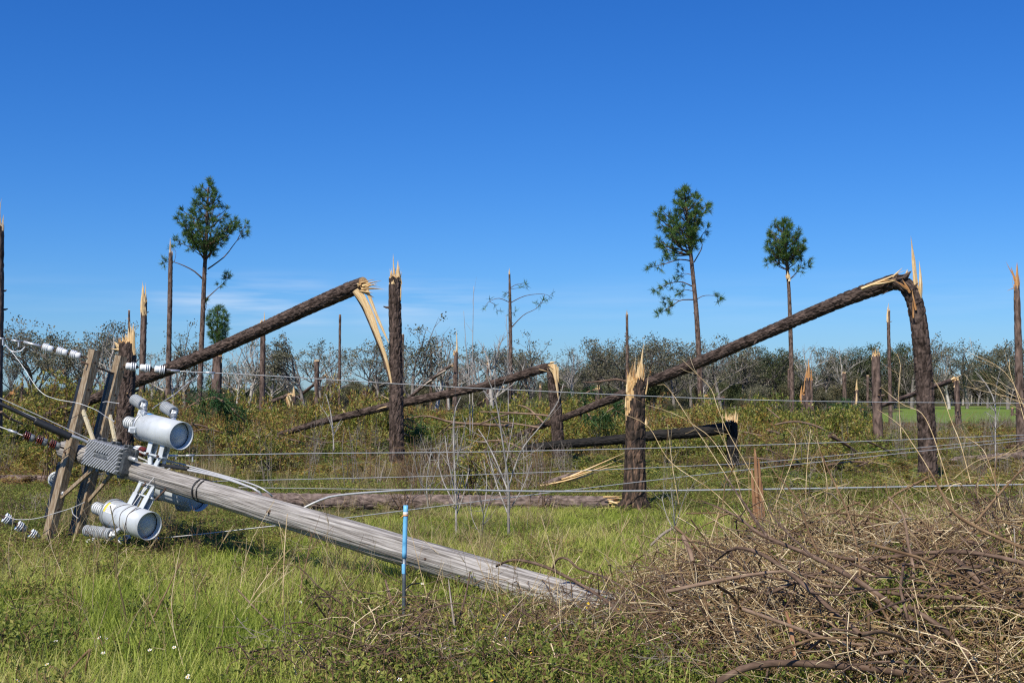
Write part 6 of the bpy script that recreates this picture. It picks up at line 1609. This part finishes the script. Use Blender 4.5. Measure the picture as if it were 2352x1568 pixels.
x3 = RNG.uniform(.9, 5.0, 280); y3 = RNG.uniform(6.6, 10.8, 280); k = pile_h(x3, y3) > .1
place('heavy_brush', x3[k], y3[k], V_bg, .7, 1.2, tilt=.2, z=(pile_h(x3, y3) * RNG.uniform(.5, 1.4, 280))[k])
x2 = RNG.uniform(1.4, 5.4, 260); y2 = RNG.uniform(8.4, 11.2, 260)
k = (pile_h(x2, y2) > .12)
place('loose_brush', x2[k], y2[k], [V_st[0], V_br[0], V_br[3], V_gt[0], V_st[3]], .6, 1.1, tilt=.45, z=(pile_h(x2, y2) * RNG.uniform(.9, 1.9, 260) * np.where(y2 > 9.4, 1.1, .7))[k])
# weeds growing through it
x = RNG.uniform(.6, 5.2, 1700); y = RNG.uniform(6.6, 11, 1700); h = pile_h(x, y); k = (h > .03) & (vnoise(x, y, .6, 91) > .38)
place('weeds_in_brush', x[k], y[k], V_weed, .6, 1.2, z=h[k] * RNG.uniform(.4, 1.1, k.sum()))
# dead vines over the weeds in the foreground
x = RNG.uniform(-1.5, 1.5, 340); y = RNG.uniform(6.7, 9.7, 340)
k = (vnoise(x, y, .8, 95) > .45 - .25 * (x > 0)) & ((x > -.9) | (RNG.uniform(0, 1, 340) < .3))
place('dead_vines', x[k], y[k], [V_st[0], V_br[0], V_br[3], V_br[4], V_gt[0]], .5, .95, tilt=.3, z=RNG.uniform(.03, .26, k.sum()) * np.where(np.abs(W / 2 + x[k] / y[k] * F - 1240) < 190, .25, 1))
x, y = frustum(90, 7, 13); k = RNG.uniform(0, 1, 90) < .8
place('fallen_straw', x[k], y[k], [V_st[2], V_st[3]], .35, .7, tilt=.2, z=.04)

def branch(label, lines, Y0, Y1, mat, name='dead_branch', cat='dead branch', group=None, twigs=0, k=8):
    if group == GB: Y0, Y1 = Y0 * .875, Y1 * .875
    q0 = P(lines[0][0][0], lines[0][0][1], Y0)
    rt = root(name, q0, label, cat, group)
    for i, ln in enumerate(lines):
        n = max(14, len(ln) * 4)
        a_, b_ = track(ln, Y0, Y1, n=n, foot=False)
        if group == GB: b_ = b_ * 1.3
        m = MB(); m.tube(a_, b_, k, 0, disp=lumps(len(ln) + i, .0035))
        for j in range(twigs):
            kk = RNG.integers(n // 3, n - 1); d = a_[kk] - a_[kk - 1]; d /= np.linalg.norm(d)
            e = d * .8 + RNG.normal(0, .5, 3); e /= np.linalg.norm(e); l = RNG.uniform(.08, .3)
            m.tube(spline([a_[kk], a_[kk] + e * l * .5, a_[kk] + e * l + (0, 0, .1 * l)], 4), np.linspace(b_[kk] * .5, .0012, 4), 4, 0, cap=False)
        obj('stem', m, mat, rt)
GB = 'long dead branches lying over the brush pile'
branch('long dark branch sloping down right through the brush pile, forked at its upper end', [[(2205, 1575, 11), (2165, 1488, 11), (2082, 1414, 10), (1978, 1339, 9), (1866, 1277, 8), (1750, 1228, 6), (1688, 1182, 4), (1610, 1149, 2)], [(1763, 1233, 5), (1722, 1174, 4), (1664, 1091, 2)], [(1866, 1277, 4), (1800, 1215, 3), (1765, 1170, 2)]], 7.3, 9.2, TWIGB, group=GB, twigs=5)
branch('dark branch with a curled upper end, lying below and along the forked one', [[(2085, 1572, 9), (1999, 1476, 9), (1916, 1406, 9), (1833, 1331, 8), (1751, 1273, 7), (1693, 1258, 6), (1664, 1272, 4), (1630, 1300, 2)]], 7.3, 8.9, TWIGB, group=GB, twigs=5)
branch('dark wavy branch lying level across the upper right of the brush pile', [[(2375, 1300, 9), (2290, 1278, 8), (2206, 1267, 8), (2103, 1271, 7), (1999, 1284, 7), (1940, 1282, 6), (1896, 1270, 3)]], 8.4, 8.9, TWIGB, group=GB, twigs=4)
branch('smooth brown branch rising gently from the left end of the brush pile', [[(1530, 1358, 7), (1626, 1338, 7), (1730, 1319, 6), (1813, 1313, 5), (1916, 1339, 3), (1960, 1370, 2)]], 8.4, 8.2, PINKB, group=GB, twigs=3)
branch('thick arched branch at the bottom edge of the brush pile', [[(1640, 1570, 12), (1709, 1534, 13), (1792, 1522, 13), (1916, 1528, 13), (2040, 1541, 12), (2170, 1562, 11)]], 7.2, 7.25, TWIGB, group=GB)
branch('dark branch curving steeply down right of the forked one', [[(2085, 1392, 8), (2150, 1432, 10), (2200, 1475, 10), (2230, 1512, 10), (2250, 1575, 10)]], 7.6, 7.25, TWIGB, group=GB)
branch('thick dark branch at the far right of the brush pile', [[(2190, 1280, 9), (2235, 1320, 11), (2281, 1372, 12), (2325, 1432, 12), (2370, 1490, 11)]], 8.2, 7.7, TWIGB, group=GB)
branch('pale brown stick standing nearly upright in the brush pile', [[(2088, 1414, 6), (2096, 1340, 6), (2098, 1306, 6), (2086, 1248, 5), (2074, 1182, 4), (2040, 1140, 2)]], 8.0, 8.6, PINKB, group=GB, twigs=3)
branch('brown branch falling to the right edge at the top of the brush pile', [[(2135, 1080, 3), (2190, 1174, 6), (2240, 1208, 6), (2289, 1232, 6), (2375, 1268, 7)]], 8.9, 8.5, TWIGR, group=GB, twigs=4)
branch('slender red-brown shoot leaning up to the left from the forked branch', [[(1882, 1275, 5), (1858, 1223, 4), (1833, 1149, 3), (1784, 1091, 2), (1764, 1060, 1.5)]], 8.6, 8.8, TWIGR, group=GB, twigs=2)
branch('slender red-brown upright shoot in the middle of the brush pile', [[(1972, 1335, 4), (1974, 1290, 4), (1949, 1182, 3.5), (1908, 1091, 3), (1880, 1030, 2)]], 8.4, 8.8, TWIGR, group=GB, twigs=2)
branch('smooth pinkish stick lying low under the forked branch', [[(1960, 1490, 9), (2020, 1480, 9), (2110, 1464, 8), (2200, 1440, 6), (2270, 1420, 4)]], 7.6, 7.7, PINKB, group=GB)
branch('brown forked branch leaning out of the pile to the upper right', [[(2240, 1200, 5), (2290, 1140, 4), (2330, 1095, 3), (2365, 1060, 2)], [(2290, 1140, 3), (2285, 1090, 2), (2290, 1040, 1.5)]], 8.8, 9.0, TWIGR, group=GB, twigs=3)
branch('short split piece of orange wood in the lower middle of the brush pile', [[(1826, 1515, 6), (1822, 1480, 8), (1816, 1440, 8), (1806, 1405, 5)]], 7.45, 7.7, POSTW, group=GB)
branch('weathered grey stick at the left foot of the pile', [[(1495, 1252, 4), (1520, 1228, 5), (1545, 1212, 5)], ], 12.0, 12.0, GREYT, group=GB)
branch('broken plank-like stick leaning at the left end of the pile', [[(1592, 1290, 8), (1583, 1262, 9), (1568, 1230, 6)]], 10.0, 10.2, PINKB, group=GB)
branch('twisted dark vine climbing out of the weeds over the pole butt', [[(1140, 1300, 5), (1180, 1285, 6), (1250, 1300, 7), (1330, 1340, 7), (1400, 1385, 7), (1450, 1440, 6), (1490, 1500, 5)]], 9.4, 7.8, TWIGB, name='dead_vine', cat='dead vine', group='dead vines by the pole butt', twigs=4)
branch('thin dark vine arching over the top edge of the pole near its butt', [[(1270, 1305, 4), (1282, 1282, 5), (1305, 1284, 5), (1330, 1305, 5), (1390, 1325, 5), (1430, 1350, 4), (1465, 1390, 4), (1480, 1430, 3)]], 9.35, 8.6, TWIGB, name='dead_vine', cat='dead vine', group='dead vines by the pole butt', twigs=2)
branch('orange-brown vine running low below the pole butt', [[(1090, 1440, 3), (1150, 1420, 4), (1230, 1440, 4), (1330, 1455, 4), (1400, 1470, 4), (1480, 1510, 3)]], 8.2, 7.7, TWIGR, name='dead_vine', cat='dead vine', group='dead vines by the pole butt', twigs=3)
branch('upright dead stalk right of the marker pipe', [[(1048, 1575, 5), (1052, 1510, 5), (1044, 1440, 5), (1036, 1380, 4), (1030, 1330, 2)]], 7.4, 7.9, GREYT, name='dead_stalk', cat='dead stalk')
branch('leaning dark vine just right of the marker pipe, dropping from the pole', [[(1080, 1312, 3), (1066, 1380, 4), (1040, 1460, 4), (1010, 1530, 4), (1000, 1575, 4)]], 8.4, 7.3, TWIGB, name='dead_stalk', cat='dead stalk', twigs=2)
branch('pale stem standing left of the pole butt with a hooked top', [[(1110, 1575, 3), (1100, 1500, 4), (1080, 1430, 3), (1076, 1400, 2)]], 7.3, 8.0, STRAW, name='dead_stalk', cat='dead stalk')
branch('dark broken stalk leaning left of the marker pipe', [[(905, 1400, 5), (896, 1370, 6), (885, 1330, 4)]], 8.2, 8.4, TWIGB, name='dead_stalk', cat='dead stalk')
branch('broken brown stem with two bent legs in the bottom left corner, right one', [[(130, 1575, 6), (170, 1528, 6), (207, 1490, 6)], [(207, 1490, 6), (198, 1530, 6), (191, 1575, 6)]], 6.95, 7.0, TWIGR, name='dead_stalk', cat='dead stalk', group='broken brown stems in the bottom left corner')
branch('broken brown stem with two bent legs in the bottom left corner, left one', [[(94, 1575, 6), (106, 1545, 6), (118, 1528, 6)], [(118, 1528, 6), (148, 1548, 6), (182, 1575, 6)]], 6.9, 6.95, TWIGR, name='dead_stalk', cat='dead stalk', group='broken brown stems in the bottom left corner')
branch('long slanting reddish weed stalk in the grass below the lower tank', [[(301, 1518, 4), (345, 1432, 4), (386, 1350, 3), (427, 1265, 1.5)]], 7.9, 8.6, TWIGR, name='weed_stalk', cat='weed stalk', twigs=2)
branch('tall dark weed stalk rising in front of the lower tank', [[(300, 1478, 4), (285, 1400, 4), (268, 1310, 4), (271, 1255, 3.5), (264, 1215, 3), (253, 1160, 2)]], 8.3, 8.6, surf('olive_stalk', [(0.35, (.07, .06, .02)), (0.65, (.12, .10, .035))], nscale=9), name='weed_stalk', cat='weed stalk', twigs=0)
branch('pale weed stalk in the grass left of the marker pipe, leaning right', [[(555, 1445, 2.5), (575, 1380, 2.5), (630, 1300, 2), (665, 1262, 1.5)]], 8.8, 9.3, STRAW, name='weed_stalk', cat='weed stalk', twigs=3)
branch('straight straw stalk in front of the pole, left of the middle of the pole', [[(650, 1390, 2.5), (651, 1320, 2.5), (655, 1240, 2), (660, 1180, 1.5)]], 8.9, 9.2, STRAW, name='weed_stalk', cat='weed stalk', twigs=2)
branch('reddish branching weed stalk in front of the pole, right of the straw one', [[(688, 1368, 3), (694, 1330, 3), (706, 1280, 2.5), (716, 1225, 1.5)], [(694, 1330, 2), (684, 1270, 1.5)], [(706, 1280, 1.5), (730, 1235, 1)]], 8.9, 9.2, TWIGR, name='weed_stalk', cat='weed stalk', twigs=3)
branch('dead brown stalk slanting across the grass left of the marker pipe', [[(545, 1352, 3), (585, 1395, 4), (640, 1450, 4), (690, 1500, 4), (710, 1570, 3)]], 9.0, 7.3, PINKB, name='dead_stalk', cat='dead stalk', twigs=2)

GP = 'pale dead stems rising from the brush pile'
for label, ln, Y0, Y1 in (
    ('pale stem arching left from the pile across the scorched stump foot', [(1720, 1210, 4), (1640, 1130, 3.5), (1540, 1060, 3), (1490, 980, 2.5), (1436, 952, 1.5)], 9.6, 10.4),
    ('long pale stem curving up from the pile to the bent pine slope', [(1800, 1260, 4), (1760, 1160, 4), (1721, 1079, 3.5), (1671, 989, 3), (1646, 929, 3), (1634, 894, 2.5), (1606, 864, 2), (1566, 825, 1.5)], 9.4, 10.2),
    ('pale stem with a hooked tip left of the long curving one', [(1740, 1230, 4), (1690, 1130, 3.5), (1626, 1026, 3), (1588, 971, 3), (1546, 906, 2.5), (1524, 882, 2), (1510, 884, 1.5)], 9.5, 10.3),
    ('lowest pale stem spreading left over the charred log', [(1700, 1110, 3.5), (1640, 1015, 3), (1601, 981, 3), (1551, 951, 2.5), (1484, 929, 1.5)], 9.7, 10.4),
    ('short forked pale stem at the foot of the scorched stump', [(1560, 1160, 3), (1546, 1081, 3), (1538, 1016, 2)], 10.2, 10.4),
    ('pale stem behind the split reddish post, leaning right', [(1706, 1150, 3), (1680, 1060, 3), (1662, 1000, 2.5), (1660, 950, 2)], 10, 10.3),
    ('looping pale stem right of the split reddish post', [(1770, 1190, 3), (1800, 1110, 3), (1822, 1050, 3), (1826, 1010, 2.5), (1808, 985, 2)], 9.8, 10.2),
    ('vertical pale stem below the tight trio', [(1850, 1170, 3), (1852, 1100, 3), (1856, 1040, 2.5), (1862, 985, 2)], 9.8, 10.2),
    ('pale stem in front of the pine top, bowed to the left', [(1890, 1190, 3), (1900, 1120, 3), (1890, 1060, 2.5), (1874, 1000, 2)], 9.8, 10.1),
    ('pale stem from right of the brush-topped trunk diving down to the bent pine foot', [(2024, 889, 1.5), (2074, 929, 2.5), (2114, 946, 3), (2139, 989, 3.5), (2164, 1064, 4), (2190, 1150, 4)], 9.9, 9.0),
    ('fine upright stem left of the big bent pine reaching highest', [(2070, 1010, 3), (2064, 904, 2.5), (2068, 839, 2), (2060, 812, 1.5)], 9.9, 10.2),
    ('pale stem crossing the upper trunk of the right folded tree', [(2230, 1110, 4), (2206, 1019, 3.5), (2184, 964, 3), (2164, 904, 2.5), (2146, 872, 1.5)], 9.0, 9.7),
    ('pale stem diving right across the foot of the big bent pine', [(2014, 939, 1.5), (2064, 974, 2.5), (2096, 1019, 3.5), (2134, 1079, 4), (2180, 1170, 4)], 9.9, 9.0),
    ('upper thin stem reaching left from the right edge over the pasture', [(2375, 990, 3), (2326, 879, 2.5), (2284, 836, 2), (2226, 811, 1.5)], 9.2, 9.8),
    ('middle thin stem reaching left from the right edge over the pasture', [(2375, 940, 3), (2314, 911, 2.5), (2264, 899, 2), (2214, 886, 1.5)], 9.2, 9.8),
    ('upright pale stem beside the right edge trunk', [(2362, 1000, 3), (2339, 914, 3), (2320, 854, 2.5), (2319, 824, 1.5)], 9.2, 9.6),
    ('lower thin stem reaching left from the right edge, ending over the folded trunk', [(2375, 925, 2.5), (2322, 906, 2.5), (2279, 882, 2), (2230, 872, 1.5)], 9.3, 9.9),
    ('pale stem rising at the right end of the brush pile, bent over to the left', [(2300, 1180, 4), (2280, 1090, 3.5), (2256, 1030, 3), (2210, 1000, 2)], 8.9, 9.5),
    ('pale stem slanting right above the brush pile near the right edge', [(2190, 1100, 3), (2240, 1060, 3), (2290, 1050, 2.5), (2352, 1065, 2)], 9.0, 9.3),
    ('straight pale stick pointing down left in the lower left of the pile', [(1638, 1398, 4), (1680, 1445, 4), (1720, 1490, 3)], 7.9, 7.5),
    ('long pale bent stem at the left foot of the pile', [(1445, 1475, 4), (1500, 1500, 5), (1550, 1510, 4), (1640, 1535, 3)], 7.5, 7.4),
):
    branch(label, [[(a_, b_, c_ * .55) for a_, b_, c_ in ln]], Y0, Y1, STRAW, name='dry_vine', cat='dead stem', group=GP, twigs=6, k=6)
# loops of vine in the foreground, and the shrub of fine stems above the pile
x = RNG.uniform(1.1, 4.6, 90); y = RNG.uniform(8.6, 11.0, 90)
V_up = []
for i in range(4):
    mb = MB()
    for j in range(7):
        a = RNG.uniform(0, 6.28); l = RNG.uniform(.35, .95); d = np.array((math.cos(a) * .5, math.sin(a) * .5, 1.0)); d /= np.linalg.norm(d)
        b = RNG.normal(0, .08, 3) * (1, 1, 0); s = RNG.normal(0, .14, 3) * l
        c_ = spline([b, b + d * l * .5 + s, b + d * l + s * .2 + (d[0] * .2 * l, d[1] * .2 * l, -.08 * l)], 7)
        mb.tube(c_, np.linspace(.0032, .0013, 7), 3, 0, cap=False)
        for q in range(3):
            k = RNG.integers(2, 6); e = RNG.normal(0, .5, 3) + d; e /= np.linalg.norm(e)
            mb.tube(np.array([c_[k], c_[k] + e * l * .22]), [.0018, .001], 3, 0, cap=False)
    V_up.append(mb.mesh('upright_stems', STRAW))
place('upright_dead_stems', x, y, V_up, .7, 1.2, tilt=.25, z=pile_h(x, y) * .6)
V_stk = []
for i, m_ in enumerate((TWIGR, STRAW, TWIGB, STRAW)):
    mb = MB()
    for j in range(3):
        l = RNG.uniform(.3, .75); d = np.array((RNG.normal(0, .3), RNG.normal(0, .3), 1.0)); d /= np.linalg.norm(d); b = RNG.normal(0, .09, 3) * (1, 1, 0)
        c_ = spline([b, b + d * l * .5 + RNG.normal(0, .03, 3), b + d * l], 6); mb.tube(c_, np.linspace(.0028, .0010, 6), 3, 0, cap=False)
        for q in range(4):
            k = RNG.integers(2, 5); e = RNG.normal(0, .6, 3) + d; e /= np.linalg.norm(e); mb.tube(np.array([c_[k], c_[k] + e * l * .2]), [.0015, .0008], 3, 0, cap=False)
    V_stk.append(mb.mesh('weed_stalks', m_))
x, y = frustum(420, 6.9, 16); k = RNG.uniform(0, 1, 420) < np.where(y < 12.5, 1, .5)
place('weed_stalks', x[k], y[k], V_stk, .6, 1.25, tilt=.3)

# ant hill
q = G(1326, 1280); rt = root('ant_hill', q, 'low sandy mound in the grass right of the bare saplings', 'ant hill')
m = MB(); th = np.arange(20) * 2 * math.pi / 20
prof = [(.0, .085), (.06, .08), (.12, .06), (.19, .025), (.26, -.01)]
V = np.array([(q[0] + a * math.cos(t) * (1 + .15 * math.sin(3 * t)) * 1.2, q[1] + a * math.sin(t), z_ + RNG.normal(0, .006)) for a, z_ in prof for t in th])
m.add(V, np.array([(i * 20 + j, i * 20 + (j + 1) % 20, i * 20 + 20 + (j + 1) % 20, i * 20 + 20 + j) for i in range(4) for j in range(20)]), 0, True); obj('mound', m, DIRT, rt)

# flowers
def flower(nm, pet, npet, r, disc_r):
    mb = MB()
    for i in range(npet):
        a = i * 6.283 / npet; d = np.array((math.cos(a), math.sin(a), .15)); s = np.array((-math.sin(a), math.cos(a), 0))
        V = np.array([d * disc_r * .5, d * r * .6 + s * r * .32, d * r, d * r * .6 - s * r * .32]); mb.add(V, np.array([[0, 1, 2, 3]]), 0, False)
    mb.lathe([(.0001, .006), (disc_r * .7, .005), (disc_r, .0)], 8, 1)
    mb.tube(np.array([(0, 0, 0), (.005, .004, -.10), (.0, .0, -.24)]), [.0012, .0014, .0016], 3, 2, cap=False)
    return mb.mesh(nm, [pet, DISC, WEED])
FW_, FY_ = flower('white_flower', PETAL, 5, .018, .006), flower('yellow_flower', PETALY, 6, .017, .007)
def blossoms(nm, me, pix, label0, cat, group0):
    for (fx, fy) in pix:
        where = 'in the grass at the lower left' if fx < 480 else 'left of the marker pipe' if fx < 925 else 'in the weeds under the pole butt' if fx < 1300 else 'at the left foot of the brush pile'
        label, group = label0 + ' ' + where, group0 + ' ' + where
        Y = float(np.interp(fy, [1330, 1568], [9.6, 7.2])); q = P(fx, fy, Y)
        q = G(fx, fy, .22) if fy > 1380 else q
        o = bpy.data.objects.new(nm, me); COL.objects.link(o); o.location = tuple(q)
        o.scale = (.8, .8, .9); o.rotation_euler = (RNG.uniform(.2, .9), RNG.normal(0, .25), RNG.normal(0, .5)); tag(o, label, cat, group)
blossoms('white_flower', FW_, [(128, 1472), (228, 1464), (243, 1464), (344, 1492), (400, 1486), (108, 1525), (40, 1562), (237, 1499), (432, 1552), (690, 1458), (777, 1441), (842, 1453), (757, 1408), (952, 1338), (970, 1340), (1070, 1490), (1090, 1502), (1022, 1487), (918, 1560), (868, 1542), (1160, 1466), (690, 1382), (430, 1556)], 'small white daisy-like flower with a yellow eye', 'flower', 'white flowers')
blossoms('yellow_flower', FY_, [(1352, 1385), (1346, 1394), (1150, 1473), (1152, 1476), (1160, 1530), (1185, 1532), (1018, 1512), (1004, 1523), (1110, 1443), (1215, 1440), (1225, 1442), (1215, 1490), (1222, 1500), (1100, 1505), (1450, 1420), (1420, 1398), (1158, 1412), (1098, 1425), (1516, 1444), (1598, 1462), (1500, 1490), (1686, 1286), (1551, 1285), (1130, 1560)], 'small yellow blossom', 'flower', 'yellow flowers')
